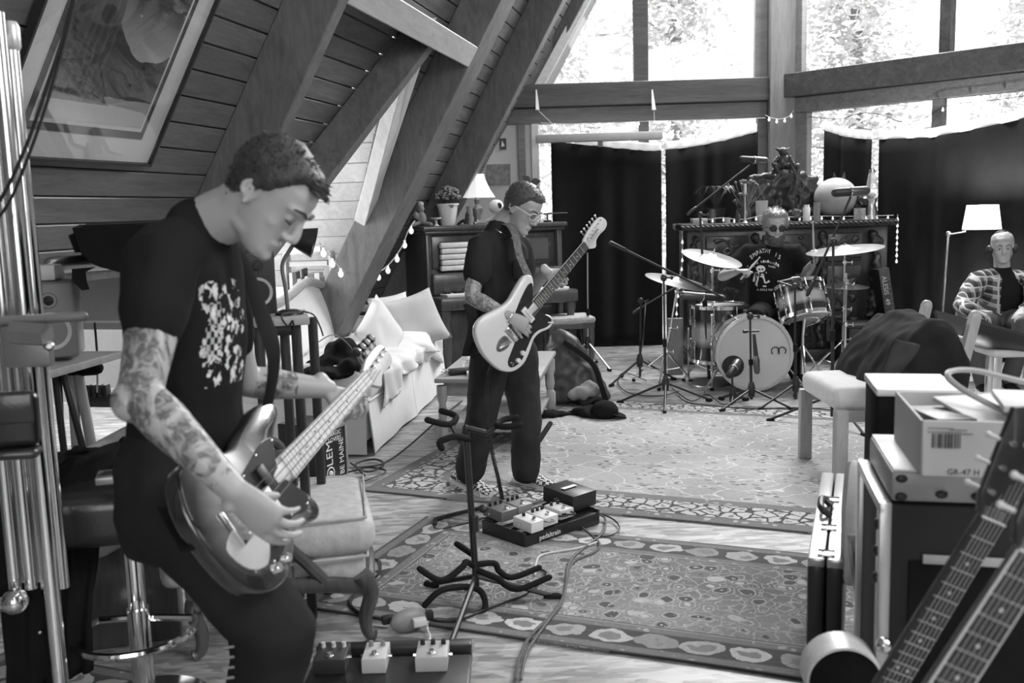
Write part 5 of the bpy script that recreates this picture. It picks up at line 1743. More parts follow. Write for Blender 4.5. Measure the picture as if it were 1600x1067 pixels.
# ================= the drummer
YD = 8.35
dt0 = F(1200, 590)
dt = thing('person', 'person with sunglasses and beard in a lettered black t-shirt drumming behind the kit', 'person', (U(1205, 480, YD).x, YD, 0))
HCd = U(1211, 353, YD - .02); HMd = headframe(HCd, V((-.05, -.95, -.22)), V((0, -.2, 1)), 1.12)
NBd = U(1207, 391, YD + .04)
SRd, SLd = U(1170, 396, YD), U(1242, 394, YD)
ERd, WRd = U(1128, 432, YD - .02), U(1152, 424, YD - .28)
ELd, WLd = U(1258, 428, YD - .05), U(1273, 408, YD - .24)
PVd, WAd, CHd, UCd = U(1205, 488, YD + .05), U(1206, 460, YD + .04), U(1206, 425, YD + .03), U(1206, 402, YD + .04)
HRd, HLd = U(1190, 492, YD), U(1222, 492, YD)
KRd, KLd = U(1180, 492, YD - .52), U(1242, 496, YD - .5)
ARd, ALd = V((KRd.x - .02, KRd.y + .06, .09)), V((KLd.x + .04, KLd.y + .06, .09))
ARd.y, ALd.y = max(ARd.y, 7.95), max(ALd.y, 7.95)
b = B()
xa = V((1, 0, 0))
b.tube([PVd, WAd, CHd, UCd, NBd], [(.16, .115), (.155, .115), (.165, .12), (.155, .1), (.07, .062)], 18, ref=xa, round_=True)
limb(b, [UCd, NBd, HCd + V((0, .03, -.04))], [.1, .068, .062], 14)
arm(b, SRd, ERd, WRd, 1.05); arm(b, SLd, ELd, WLd, 1.05); b.ell(SRd, .065); b.ell(SLd, .065)
leg(b, HRd, KRd, ARd, 1.05); leg(b, HLd, KLd, ALd, 1.05)
head(b, HMd)
hand(b, WRd, V((.6, -.7, .1)), V((.1, .1, -1)), 1, (1.2, 1.2, 1.2, 1.2), (.3, .9), 1.05)
hand(b, WLd, V((.0, -.35, .6)), V((-.9, -.3, 0)), 1, (1.2, 1.2, 1.2, 1.2), (.3, .9), 1.05)
body = b.build('body', m_skinp, dt, vox=.007, sm=4)
tattooed(body, [m_tattoo3], lambda p: 1 if segdist(p, SLd, ELd)[0] < .08 or (segdist(p, ELd, WLd)[0] < .06 and segdist(p, ELd, WLd)[1] < .85) else 0)
dmask = lambda p: (p.z - (.082 if p.y > .04 else (-.02 + p.y * .6))) / .02 + .5
shell('hair', HMd, dmask, m_hairfair, dt, .02, seed=3, rough=.009, nzs=38.0)
tufts('hair_strands', HMd, dmask, m_hairfair, dt, 420, .026, .018, (0, -.2, -.5), .004)
bmask = lambda p: min((-.058 + .35 * max(0, .05 - p.y) - p.z) / .014 + .5, (p.y + .005) / .02 + .5)
shell('beard', HMd, bmask, m_beard, dt, .02, seed=4, rough=.006)
tufts('beard_strands', HMd, bmask, m_beard, dt, 260, .03, .016, (0, 0, -.7), .0035)
features(HMd, dt, m_beard, eyes_open=False)
glasses(HMd, dt, m_ink, P('dark lens', .008, .1, coat=.5), .028, .022)
b = B()
b.tube([U(1205, 480, YD + .03), WAd, CHd, UCd, NBd + V((0, 0, -.015))], [(.19, .145), (.19, .145), (.19, .145), (.18, .12), (.1, .09)], 22, ref=xa, round_=True)
limb(b, [UCd.lerp(SRd, .5), SRd, SRd.lerp(ERd, .55)], [.09, .09, .085])
limb(b, [UCd.lerp(SLd, .5), SLd, SLd.lerp(ELd, .55)], [.09, .09, .085])
dsh = b.build('shirt', fabric('black band shirt', .014), dt, vox=.012, sm=4, nz=[(.014, 7, (1, 1, .5)), (.006, 18, (1.3, 1.3, .6))])
bv = bvh_of(dsh)
def dM(x, y, rot=0.0):
    p = U(x, y, YD - .3)
    return frame(V((cos(rot), 0, sin(rot))), V((-sin(rot), 0, cos(rot))), V((0, -1, 0)), p)
for i, ch in enumerate('EMPATHY IS'):
    if ch == ' ': continue
    k = (i - 4.5) / 4.5
    text(ch, .05, dM(1207 + k * 23, 394 + 10 * k * k + 0, -.55 * k), 'letter', m_white, dsh, bvh=bv, condense=.85)
for i, ch in enumerate('MORE REBELLIOUS'):
    if ch == ' ': continue
    k = (i - 7) / 7
    text(ch, .026, dM(1207 + k * 20, 411 + 7 * k * k, -.5 * k), 'letter', m_white, dsh, bvh=bv)
text('THAN', .022, dM(1216, 419, -.2), 'lettering', m_white, dsh, bvh=bv)
text('A RIFLE FIRED', .024, dM(1208, 456, .0), 'lettering', m_white, dsh, bvh=bv)
def decal(pts, name, M0, par, mat, bv_, nrm, lift=.002):
    b = B()
    vs = []
    for p in pts:
        q = M0 @ V((p[0], p[1], 0))
        h = bv_.ray_cast(q - nrm * -.5, -nrm)
        vs.append(h[0] + nrm * lift if h[0] is not None else q)
    b._add(vs, [tuple(range(len(vs)))])
    return b.build(name, mat, par, smooth=False)
nY = V((0, -1, 0))
M0 = dM(1202, 434)
drop = [(0, .016), (.006, .002), (.004, -.006), (0, -.008), (-.004, -.006), (-.006, .002)]
for dx_, dy_ in ((-.15, .085), (-.12, .05), (-.08, .12), (-.015, .125), (.02, .125), (.09, .105), (.105, .09)):
    vs2 = [(x + dx_, y + dy_) for x, y in drop]
    b = B(); v3 = []
    for x, y in vs2:
        q = dM(1207, 434) @ V((x, y, 0)); h_ = bv.ray_cast(q + V((0, -.5, 0)), V((0, 1, 0))); v3.append((h_[0] if h_[0] is not None else q) + V((0, -.002, 0)))
    b._add(v3, [tuple(range(6))]); b.build('drop_print', m_white, dsh, smooth=False)
circ = lambda x, y, rx, ry, n=12: [(x + rx * cos(2 * pi * k / n), y + ry * sin(2 * pi * k / n)) for k in range(n)]
decal(circ(-.012, .062, .034, .03), 'skull_print', M0, dsh, m_white, bv, nY)
for xx in (-.024, .0): decal(circ(xx, .058, .008, .009, 8), 'eye_socket_print', M0, dsh, m_ink, bv, nY, .004)
for j, (p, q_) in enumerate([((-.05, .03), (-.06, -.05)), ((-.03, .03), (-.035, -.03)), ((-.06, -.05), (0, -.01)), ((-.035, -.03), (-.045, -.08)), ((-.045, -.08), (.05, -.04)), ((.0, .02), (.02, -.06)), ((.02, -.06), (.055, -.045)), ((-.05, .03), (.03, .03)), ((-.05, .012), (.0, .015)), ((-.045, -.005), (.005, -.003)), ((-.04, -.085), (.03, -.088))]):
    p, q_ = V(p), V(q_); d = (q_ - p).normalized(); n_ = V((-d.y, d.x)) * .006
    decal([p + n_, p - n_, q_ - n_, q_ + n_], 'bone_print', M0, dsh, m_white, bv, nY)
b = B()
b.tube([U(1205, 478, YD + .05), PVd], [(.17, .13), (.175, .135)], 18, ref=xa, round_=True)
for H_, K, A in ((HRd, KRd, ARd), (HLd, KLd, ALd)):
    limb(b, [H_, H_.lerp(K, .5), K, K.lerp(A, .6), A], [.115, .105, .088, .075, .065])
b.build('trousers', fabric('black trousers', .016), dt, vox=.014, sm=4, nz=[(.015, 7, (1, 1, 1))])
for A in (ARd, ALd): shoe('shoe', (A.x, A.y + .06, .003), (A.x, A.y - .2, .003), m_blackcloth, dt)
b = B(); b.torus(WLd - V((0, .02, .0)), WLd - ELd, .034, .005, 16, 6); b.build('wristband', m_rubber, dt)
def stick(label, p0, p1):
    d = (p1 - p0).normalized()
    b = B(); b.tube([p0, p0.lerp(p1, .7), p1 - d * .03, p1 - d * .018], [.0085, .0085, .0045, .004], 8); b.ell(p1 - d * .01, .0075, None, 8)
    o = b.build('drumstick', W('hickory', .5, .7, .5)); tag(o, label, 'drumstick')
hwR = WRd + V((.6, -.7, .1)).normalized() * .08 + V((0, 0, -.03))
stick('pale drumstick in the drummer right hand crossing his chest', hwR - (U(1188, 402, YD - .3) - hwR).normalized() * .06, U(1188, 401, YD - .34))
hwL = WLd + V((0, -.35, .6)).normalized() * .08 + V((-.03, -.01, 0))
stick('pale drumstick held upright in the drummer left hand', hwL + V((.01, 0, -.1)), U(1270, 345, YD - .3))
# throne
q = V((U(1205, 480, YD).x, YD + .08, 0))
t = thing('drum_throne', 'round black drum throne under the drummer', 'stool', q)
b = B(); b.lathe([(0, .47), (.16, .47), (.175, .5), (.17, .545), (0, .555)], q, n=22); b.build('seat', m_blackcloth, t)
b = B(); b.cyl(q + V((0, 0, .2)), q + V((0, 0, .47)), .018); b.build('post', m_chrome, t)
for k in range(3):
    b = B(); a = k * 2.09 + .6; b.tube([q + V((0, 0, .32)), q + V((cos(a) * .24, sin(a) * .24, .012))], .012, 8); b.build('leg', m_chrome, t)

# ================= the seated man
YS = 7.65
st = thing('person', 'person in a plaid shirt with headphones sitting at the far right', 'person', (U(1560, 500, YS).x, YS, 0))
HCs = U(1566, 388, YS); HMs = headframe(HCs, V((-.32, -.94, -.02)), V((-.03, 0, 1)), 1.0)
NBs = U(1566, 423, YS + .04)
SRs, SLs = U(1527, 438, YS + .03), U(1606, 440, YS + .05)
ERs, WRs = U(1504, 478, YS - .08), U(1522, 486, YS - .34)
ELs, WLs = U(1628, 482, YS - .08), U(1598, 484, YS - .34)
PVs, WAs, CHs, UCs = U(1566, 502, YS + .08), U(1566, 478, YS + .06), U(1566, 456, YS + .05), U(1566, 436, YS + .05)
HRs, HLs = U(1552, 506, YS), U(1584, 506, YS)
KRs, KLs = U(1520, 506, YS - .42), U(1600, 506, YS - .42)
ARs, ALs = V((KRs.x + .12, KRs.y + .05, .09)), V((KLs.x - .06, KLs.y + .05, .09))
b = B()
b.tube([PVs, WAs, CHs, UCs, NBs], [(.15, .11), (.14, .105), (.15, .11), (.145, .09), (.06, .055)], 18, ref=xa, round_=True)
limb(b, [UCs, NBs, HCs + V((0.01, .03, -.04))], [.09, .062, .058], 14)
arm(b, SRs, ERs, WRs); arm(b, SLs, ELs, WLs)
leg(b, HRs, KRs, ARs); leg(b, HLs, KLs, ALs)
head(b, HMs)
hand(b, WRs, V((.55, -.4, -.25)), V((0, -.1, -1)), 1, (.4, .45, .5, .5), (.4, .3), 1.0)
hand(b, WLs, V((-.4, -.5, -.2)), V((0, -.1, -1)), -1, (.4, .45, .5, .5), (.4, .3), 1.0)
b.build('body', m_skinp, st, vox=.007, sm=4)
shell('hair', HMs, lambda p: max((p.z - (.06 + .0 * p.x if p.y > .045 else .0)) / .018 + .5, min((.02 - p.y) / .01 + .5, (p.z + .1) / .02 + .5)), hairmat('blond hair', .28, .6), st, .014, seed=6, rough=.004)
features(HMs, st, m_beard, eyes_open=True)
# headphones
hp = thing('headphones', 'black headphones worn by the seated man', 'headphones', HCs)
b = B(); b.tube([HMs @ V((.088 * cos(a), -.005, .01 + .132 * sin(a))) for a in [pi * k / 16 for k in range(17)]], [(.012, .006)] * 17, 8, ref=HMs.to_3x3() @ V((0, 1, 0))); b.build('headband', m_blackplastic, hp)
for s in (-1, 1):
    b = B(); b.lathe([(0, -.012), (.036, -.012), (.04, 0), (.036, .02), (.02, .03), (0, .032)], HMs @ V((.083 * s, -.006, -.008)), HMs.to_3x3() @ V((s, 0, 0)), 18); b.build('ear_cup', m_blackplastic, hp)
b = B(); b.tube(spline([HMs @ V((.085, -.0, -.04)), HMs @ V((.095, .02, -.12)), SLs + V((-.08, -.12, -.02)), ELs + V((-.1, -.1, 0))], 5), .003, 5); b.build('lead', m_cable, hp)
def plaid():
    m, nt, bs = _new('plaid flannel')
    c = coords(nt)
    sp = N(nt, 'ShaderNodeSeparateXYZ', Vector=c)
    nz = N(nt, 'ShaderNodeTexNoise', Vector=c, Scale=6.0)
    x = math_(nt, 'ADD', math_(nt, 'ADD', sp.outputs[0], math_(nt, 'MULTIPLY', sp.outputs[1], .5)), math_(nt, 'MULTIPLY', nz.outputs[0], .03))
    z = math_(nt, 'ADD', math_(nt, 'SUBTRACT', sp.outputs[2], math_(nt, 'MULTIPLY', sp.outputs[1], .3)), math_(nt, 'MULTIPLY', nz.outputs[0], .03))
    def st_(v, k, ph, th):
        return math_(nt, 'GREATER_THAN', math_(nt, 'SINE', math_(nt, 'ADD', math_(nt, 'MULTIPLY', v, k), ph)), th)
    f = mixf(nt, st_(x, 90, 0, .1), .12, .02)
    g = mixf(nt, st_(z, 90, 0, .1), .12, .02)
    f = math_(nt, 'ADD', f, g)
    w = math_(nt, 'MAXIMUM', st_(x, 90, 2.2, .9), st_(z, 90, 2.2, .9))
    f = mixf(nt, w, f, .62)
    w2 = math_(nt, 'MULTIPLY', st_(x, 90, 3.6, .5), st_(z, 90, 3.6, .5))
    f = mixf(nt, w2, f, .5)
    nt.links.new(f, bs.inputs['Base Color']); bs.inputs['Roughness'].default_value = .9
    return m
m_plaid = plaid()
b = B(); b.tube([PVs, WAs, CHs, UCs, NBs + V((0, 0, -.01))], [(.165, .125), (.155, .12), (.165, .125), (.155, .1), (.075, .07)], 18, ref=xa, round_=True); b.build('t_shirt', fabric('dark t-shirt', .02), st, vox=.012, sm=3, nz=[(.01, 8, (1, 1, .6))])
b = B()
for sgn, S_, E_, W_ in ((-1, SRs, ERs, WRs), (1, SLs, ELs, WLs)):
    b.grid(lambda u, v: (UCs + V((0, 0, .035))).lerp(PVs + V((0, 0, .0)), v) + V((sgn * (.205 - .03 * v) * cos((u - .5) * pi * (.72 - .1 * v)) * 1.0 if 0 else sgn * (.075 + .03 * v + (.115 - .02 * v) * sin(u * pi * .96) ** .6 * 1.0), -.16 + .33 * u + .012 * sin(u * 15 + v * 6), -.05 * sin(u * pi * .96) * (1 - v) * .9)), 14, 16, th=.02)
    limb(b, [UCs.lerp(S_, .4), S_, E_, E_.lerp(W_, .85)], [.085, .088, .075, .058])
b.build('flannel_shirt', m_plaid, st, vox=.011, sm=4, nz=[(.012, 9, (1, 1, .7))])
b = B()
b.tube([WAs, PVs], [(.16, .12), (.165, .13)], 16, ref=xa, round_=True)
for H_, K, A in ((HRs, KRs, ARs), (HLs, KLs, ALs)):
    limb(b, [H_, H_.lerp(K, .5), K, K.lerp(A, .6), A], [.105, .1, .085, .075, .065])
b.build('trousers', m_trouser, st, vox=.013, sm=4, nz=[(.015, 7, (1, 1, 1))])
for A in (ARs, ALs): shoe('shoe', (A.x, A.y + .06, .003), (A.x - .04, A.y - .2, .003), m_blackcloth, st)
# ------------------------------------------------------------ guitars
def closed(pts, n=5):
    pts = [V((p[0], p[1], 0)) for p in pts]
    out = []
    k = len(pts)
    for i in range(k):
        p0, p1, p2, p3 = pts[i - 1], pts[i], pts[(i + 1) % k], pts[(i + 2) % k]
        for j in range(n):
            t = j / n
            q = .5 * ((2 * p1) + (p2 - p0) * t + (2 * p0 - 5 * p1 + 4 * p2 - p3) * t * t + (3 * p1 - p0 - 3 * p2 + p3) * t ** 3)
            out.append((q.x, q.y))
    return out
m_string = P('steel string', .7, .25, metal=1.0)
m_fretw = P('fret wire', .65, .3, metal=1.0)
m_pearl = P('pearl inlay', .75, .3)
def neck(t, M, scale, x0, w0, w1, nfr, board, neckm, ns, sp0, sp1, binding=None, dots=(3, 5, 7, 9, 12, 15, 17), zs=.0):
    """fretboard from x0 (body end) to scale (nut), frets, inlays, strings"""
    b = B(); b.prism([(x0, -w0 / 2), (scale, -w1 / 2), (scale, w1 / 2), (x0, w0 / 2)], .007, M, .0, zs + .012)
    fb = b.build('fretboard', board, t, smooth=False)
    if binding:
        for s in (-1, 1):
            b = B(); b.tube([M @ V((x0, s * w0 / 2, zs + .017)), M @ V((scale, s * w1 / 2, zs + .017))], .0026, 6); b.build('binding', binding, fb)
    b = B(); b.tube([M @ V((x0 - .06, 0, zs + .002)), M @ V((x0, 0, zs + .002)), M @ V((scale, 0, zs + .004)), M @ V((scale + .02, 0, zs + .004))], [(w0 * .47, .012), (w0 * .49, .014), (w1 * .5, .012), (w1 * .5, .01)], 12, ref=M.to_3x3() @ V((0, 1, 0))); b.build('neck', neckm, t)
    for k in range(1, nfr + 1):
        x = scale - scale * (1 - 2 ** (-k / 12))
        if x < x0: break
        w = w1 + (w0 - w1) * (scale - x) / (scale - x0)
        b = B(); b.box(M @ V((x, 0, zs + .0196)), (.0022, w * .98, .0016), M.to_3x3()); b.build('fret', m_fretw, fb, smooth=False)
    for k in dots:
        x = scale - scale * (1 - (2 ** (-k / 12) + 2 ** (-(k - 1) / 12)) / 2)
        if x < x0: continue
        for o in ((-.25, .25) if k == 12 else (0,)):
            b = B(); b.cyl(M @ V((x, o * w0 * .7, zs + .019)), M @ V((x, o * w0 * .7, zs + .0196)), .0035, n=10); b.build('inlay', m_pearl if board is not MATS.get('maple') else m_ink, fb, smooth=False)
    b = B(); b.box(M @ V((scale + .002, 0, zs + .02)), (.004, w1, .006), M.to_3x3(), .001, 1); b.build('nut', m_pearl, t)
    for k in range(ns):
        f = (k - (ns - 1) / 2) / (ns - 1)
        b = B(); b.tube([M @ V((.0, f * sp0, zs + .028)), M @ V((scale + .002, f * sp1, zs + .0235)), M @ V((scale + .03 + .02 * k, f * sp1 * .8, zs + .014))], .0011 if ns == 4 else .0008, 5); b.build('string', m_string, t)
def knob(t, M, x, y, r=.012, h=.014, mat=None, z=.024, name='knob'):
    b = B(); b.lathe([(0, h), (r * .8, h), (r, h * .8), (r * 1.05, 0)], M @ V((x, y, z)), M.to_3x3() @ V((0, 0, 1)), 14); return b.build(name, mat or m_chrome, t)
maple = W('maple', .55, .72, .35, (1.2, 9, 9), 1.0, coat=.3, knots=0)
rosewood = W('rosewood', .02, .055, .45, (1.2, 10, 10), 1.0)
# --- the bass
t = thing('bass_guitar', 'dark sunburst electric bass with a maple neck held by the foreground player', 'guitar', MB_.translation)
out = closed([(-.11, 0), (-.09, .10), (-.03, .155), (.05, .168), (.11, .145), (.16, .118), (.21, .122), (.262, .142), (.292, .125), (.285, .085), (.245, .045), (.23, .033), (.23, -.033), (.265, -.052), (.325, -.085), (.375, -.108), (.372, -.138), (.31, -.155), (.22, -.138), (.15, -.12), (.08, -.138), (.0, -.168), (-.06, -.152), (-.10, -.09)], 4)
def burst():
    m, nt, bs = _new('sunburst lacquer')
    tc = nt.nodes.new('ShaderNodeUVMap'); tc.uv_map = 'UVMap'
    sp = N(nt, 'ShaderNodeSeparateXYZ', Vector=tc.outputs[0])
    x, y = sp.outputs[0], sp.outputs[1]
    d = math_(nt, 'SQRT', math_(nt, 'ADD', math_(nt, 'MULTIPLY', math_(nt, 'SUBTRACT', x, .11), math_(nt, 'MULTIPLY', math_(nt, 'SUBTRACT', x, .11), .55)), math_(nt, 'MULTIPLY', y, y)))
    wv = N(nt, 'ShaderNodeTexNoise', Vector=tc.outputs[0], Scale=14.0, Detail=4.0, Distortion=2.0)
    k = step(nt, d, .11, .16)
    f = mixf(nt, k, mixf(nt, wv.outputs[0], .10, .24), .018)
    nt.links.new(f, bs.inputs['Base Color']); bs.inputs['Roughness'].default_value = .22
    bs.inputs['Coat Weight'].default_value = 1.0; bs.inputs['Coat Roughness'].default_value = .05
    return m
b = B(); b.prism(out, .043, MB_, .009, -.033)
bo = b.build('body', burst(), t, angle=60)
uv = bo.data.uv_layers.new(name='UVMap')
Mi = MB_.inverted() @ WM[bo.name]
for li, l in enumerate(bo.data.loops):
    p = Mi @ bo.data.vertices[l.vertex_index].co; uv.data[li].uv = (p.x, p.y)
pg = closed([(.255, .048), (.27, .085), (.235, .105), (.17, .088), (.10, .115), (.04, .125), (.0, .09), (.02, .05), (.0, -.02), (.03, -.06), (.11, -.065), (.17, -.075), (.235, -.085), (.285, -.075), (.255, -.045), (.23, 0)], 3)
b = B(); b.prism(pg, .003, MB_, .0008, .010); pgo = b.build('pickguard', P('black pickguard', .02, .25, coat=.4), t, smooth=False)
for x, y in ((.25, .095), (.175, .082), (.1, .108), (.03, .118), (.01, .03), (.03, -.052), (.11, -.06), (.19, -.074), (.275, -.072)):
    b = B(); b.ell(MB_ @ V((x, y, .0135)), (.0035,) * 3, None, 8); b.build('screw', m_chrome, pgo)
b = B(); b.box(MB_ @ V((.135, .02, .018)), (.03, .058, .014), MB_.to_3x3(), .003); b.build('pickup', P('cream pickup cover', .72, .4), t)
b = B(); b.box(MB_ @ V((.165, -.024, .018)), (.03, .058, .014), MB_.to_3x3(), .003); b.build('pickup', m_blackplastic, t)
b = B(); b.box(MB_ @ V((.0, 0, .018)), (.06, .085, .014), MB_.to_3x3(), .002); b.build('bridge', m_chrome, t)
for k in range(4):
    b = B(); b.cyl(MB_ @ V((-.01, -.03 + .02 * k, .028)), MB_ @ V((.015, -.03 + .02 * k, .028)), .006, n=10); b.build('saddle', m_steel, t)
b = B(); b.prism(closed([(-.07, .02), (-.05, .085), (.01, .11), (.06, .07), (.05, .01), (.0, .0)], 4), .0035, MB_, .001, .0105); b.build('control_plate', P('brushed plate', .6, .35, metal=.6), t, smooth=False)
for x, y in ((.085, .1), (.045, .128), (.0, .125)): knob(t, MB_, x, y, .0105, .018)
neck(t, MB_, .864, .262, .062, .042, 20, maple, maple, 4, .057, .034)
hs = closed([(0, -.021), (.025, -.03), (.06, -.04), (.15, -.045), (.2, -.035), (.215, 0), (.2, .025), (.15, .03), (.09, .03), (.05, .05), (.025, .042), (0, .021)], 3)
MH = MB_ @ Matrix.Translation((.866, 0, -.004))
b = B(); b.prism(hs, .014, MH, .002, 0); b.build('headstock', maple, t)
for k in range(4):
    x = .045 + .042 * k
    tn = knob(t, MH, x, -.012 - .003 * k, .007, .018, m_chrome, .014, 'tuning_peg')
    b = B(); b.tube([MH @ V((x, -.03, .006)), MH @ V((x, -.06, .006))], .004, 8); b.lathe([(0, -.004), (.014, -.004), (.016, 0), (.014, .004), (0, .004)], MH @ V((x, -.073, .006)), MH.to_3x3() @ V((1, 0, 0)), 12); b.build('tuning_key', m_chrome, tn)
# strap over the far shoulder
b = B(); sp = spline([MB_ @ V((.36, -.125, -.01)), U(428, 560, 2.22), U(405, 480, 2.28), U(378, 410, 2.28), U(340, 368, 2.27), U(300, 372, 2.3), U(270, 420, 2.36), U(230, 560, 2.36), U(225, 700, 2.2), MB_ @ V((-.11, -.02, -.015))], 6)
b.tube(sp, [(.027, .0025)] * len(sp), 8, ref=(.3, .8, .2)); b.build('strap', m_blackcloth, t)
# --- the offset guitar
t = thing('electric_guitar', 'pale offset electric guitar with dark pickguard held by the standing guitarist', 'guitar', MG.translation)
out = closed([(-.178, .03), (-.165, .09), (-.12, .145), (-.05, .165), (.02, .147), (.08, .122), (.13, .125), (.185, .15), (.222, .146), (.238, .115), (.215, .07), (.20, .035), (.20, -.03), (.235, -.05), (.28, -.088), (.292, -.122), (.255, -.15), (.17, -.137), (.10, -.127), (.02, -.15), (-.06, -.178), (-.12, -.168), (-.16, -.115), (-.18, -.04)], 4)
m_cream_l = P('aged white lacquer', .72, .25, var=.04, coat=.6)
b = B(); b.prism(out, .04, MG, .010, -.032); b.build('body', m_cream_l, t, angle=60)
pg = closed([(.20, .03), (.215, .075), (.225, .125), (.18, .13), (.13, .105), (.08, .1), (.0, .125), (-.06, .14), (-.115, .12), (-.11, .085), (-.05, .06), (.02, .03), (.03, -.01), (.03, -.05), (.09, -.06), (.16, -.085), (.24, -.105), (.265, -.09), (.225, -.045), (.2, -.02)], 3)
b = B(); b.prism(pg, .003, MG, .0008, .008); b.build('pickguard', P('tortoise pickguard', .02, .25, var=.6, scale=40, coat=.5), t, smooth=False)
for x in (.135, .03):
    b = B(); b.box(MG @ V((x, 0, .0155)), (.034, .088, .01), MG.to_3x3(), .003); pk = b.build('pickup', P('white pickup cover', .75, .4) if x > .1 else m_blackplastic, t)
    for k in range(6):
        b = B(); b.cyl(MG @ V((x, -.026 + .0104 * k, .02)), MG @ V((x, -.026 + .0104 * k, .0215)), .0024, n=8); b.build('pole_piece', m_steel if x < .1 else m_ink, pk)
b = B(); b.box(MG @ V((0, 0, .018)), (.022, .085, .016), MG.to_3x3(), .003); b.build('bridge', m_chrome, t)
b = B(); b.prism(closed([(-.03, -.02), (-.03, .02), (-.06, .032), (-.1, .02), (-.115, 0), (-.1, -.02), (-.06, -.032)], 4), .004, MG, .001, .008); b.build('tremolo_plate', P('scratched plate', .3, .3, metal=.9, var=.8, scale=50), t, smooth=False)
b = B(); b.tube([MG @ V((-.035, .02, .022)), MG @ V((-.1, -.005, .024))], .006, 8, round_=True); b.build('tremolo_arm', m_chrome, t)
for x, y in ((-.02, .115), (-.065, .122)): knob(t, MG, x, y, .0125, .015, m_whiteplastic, .011)
b = B(); b.cyl(MG @ V((-.1, .11, .008)), MG @ V((-.1, .11, .018)), .009, n=12); b.build('jack', m_chrome, t)
b = B(); b.tube([MG @ V((.2, .12, .012)), MG @ V((.215, .135, .022))], .004, 6, round_=True); b.build('switch', m_whiteplastic, t)
neck(t, MG, .648, .205, .056, .042, 21, rosewood, maple, 6, .052, .036)
hs = closed([(0, -.021), (.025, -.032), (.06, -.04), (.13, -.046), (.175, -.036), (.19, -.005), (.18, .02), (.15, .03), (.11, .026), (.07, .032), (.045, .055), (.02, .045), (0, .021)], 3)
MH = MG @ Matrix.Translation((.65, 0, -.004))
b = B(); b.prism(hs, .013, MH, .002, 0); b.build('headstock', P('cream headstock', .66, .4), t)
for k in range(6):
    x = .03 + .025 * k
    tn = knob(t, MH, x, -.02 - .002 * k, .004, .012, m_chrome, .013, 'tuning_peg')
    b = B(); b.tube([MH @ V((x, -.035, .005)), MH @ V((x, -.058, .005))], .0035, 6); b.ell(MH @ V((x, -.063, .005)), (.007, .008, .005), MH.to_3x3(), 8); b.build('tuning_key', m_chrome, tn)
text('Fender', .026, MH @ Matrix.Translation((.085, -.002, .0135)), 'lettering', m_ink, t)
b = B(); sp = spline([MG @ V((.285, -.12, -.01)), U(812, 400, 4.84), U(805, 366, 4.90), U(792, 350, 4.98), U(770, 358, 5.12), U(755, 410, 5.2), U(750, 480, 5.15), MG @ V((-.17, -.04, -.015))], 6)
b.tube(sp, [(.024, .0025)] * len(sp), 8, ref=(.6, .6, .1)); b.build('strap', P('patterned strap', .16, .8, var=.9, scale=60), t)
# coiled cord from the guitar to the pedals
b = B()
core = spline([MG @ V((-.1, .11, .02)), U(770, 570, 4.75), U(760, 620, 4.78), U(766, 690, 4.72), U(780, 755, 4.65), F(782, 790) + V((0, 0, .02)), F(750, 800) + V((0, 0, .02)), F(690, 815) + V((0, 0, .02)), F(680, 822) + V((0, 0, .015)), F(690, 830) + V((0, 0, .01)), F(770, 812) + V((0, 0, .02))], 26)
hel = []
for i, p in enumerate(core):
    d = (core[min(i + 1, len(core) - 1)] - core[max(i - 1, 0)]).normalized(); a_ = d.orthogonal().normalized(); c_ = d.cross(a_)
    r = .011 if 6 < i < 215 else .002
    for k in range(4):
        q = p if i == len(core) - 1 else p.lerp(core[i + 1], k / 4)
        hel.append(q + a_ * (r * cos(pi * k / 2)) + c_ * (r * sin(pi * k / 2)))
b.tube(hel, .0035, 5)
o = b.build('coiled_cable', m_cable); tag(o, 'black coiled cord from the pale guitar to the pedals', 'cable')

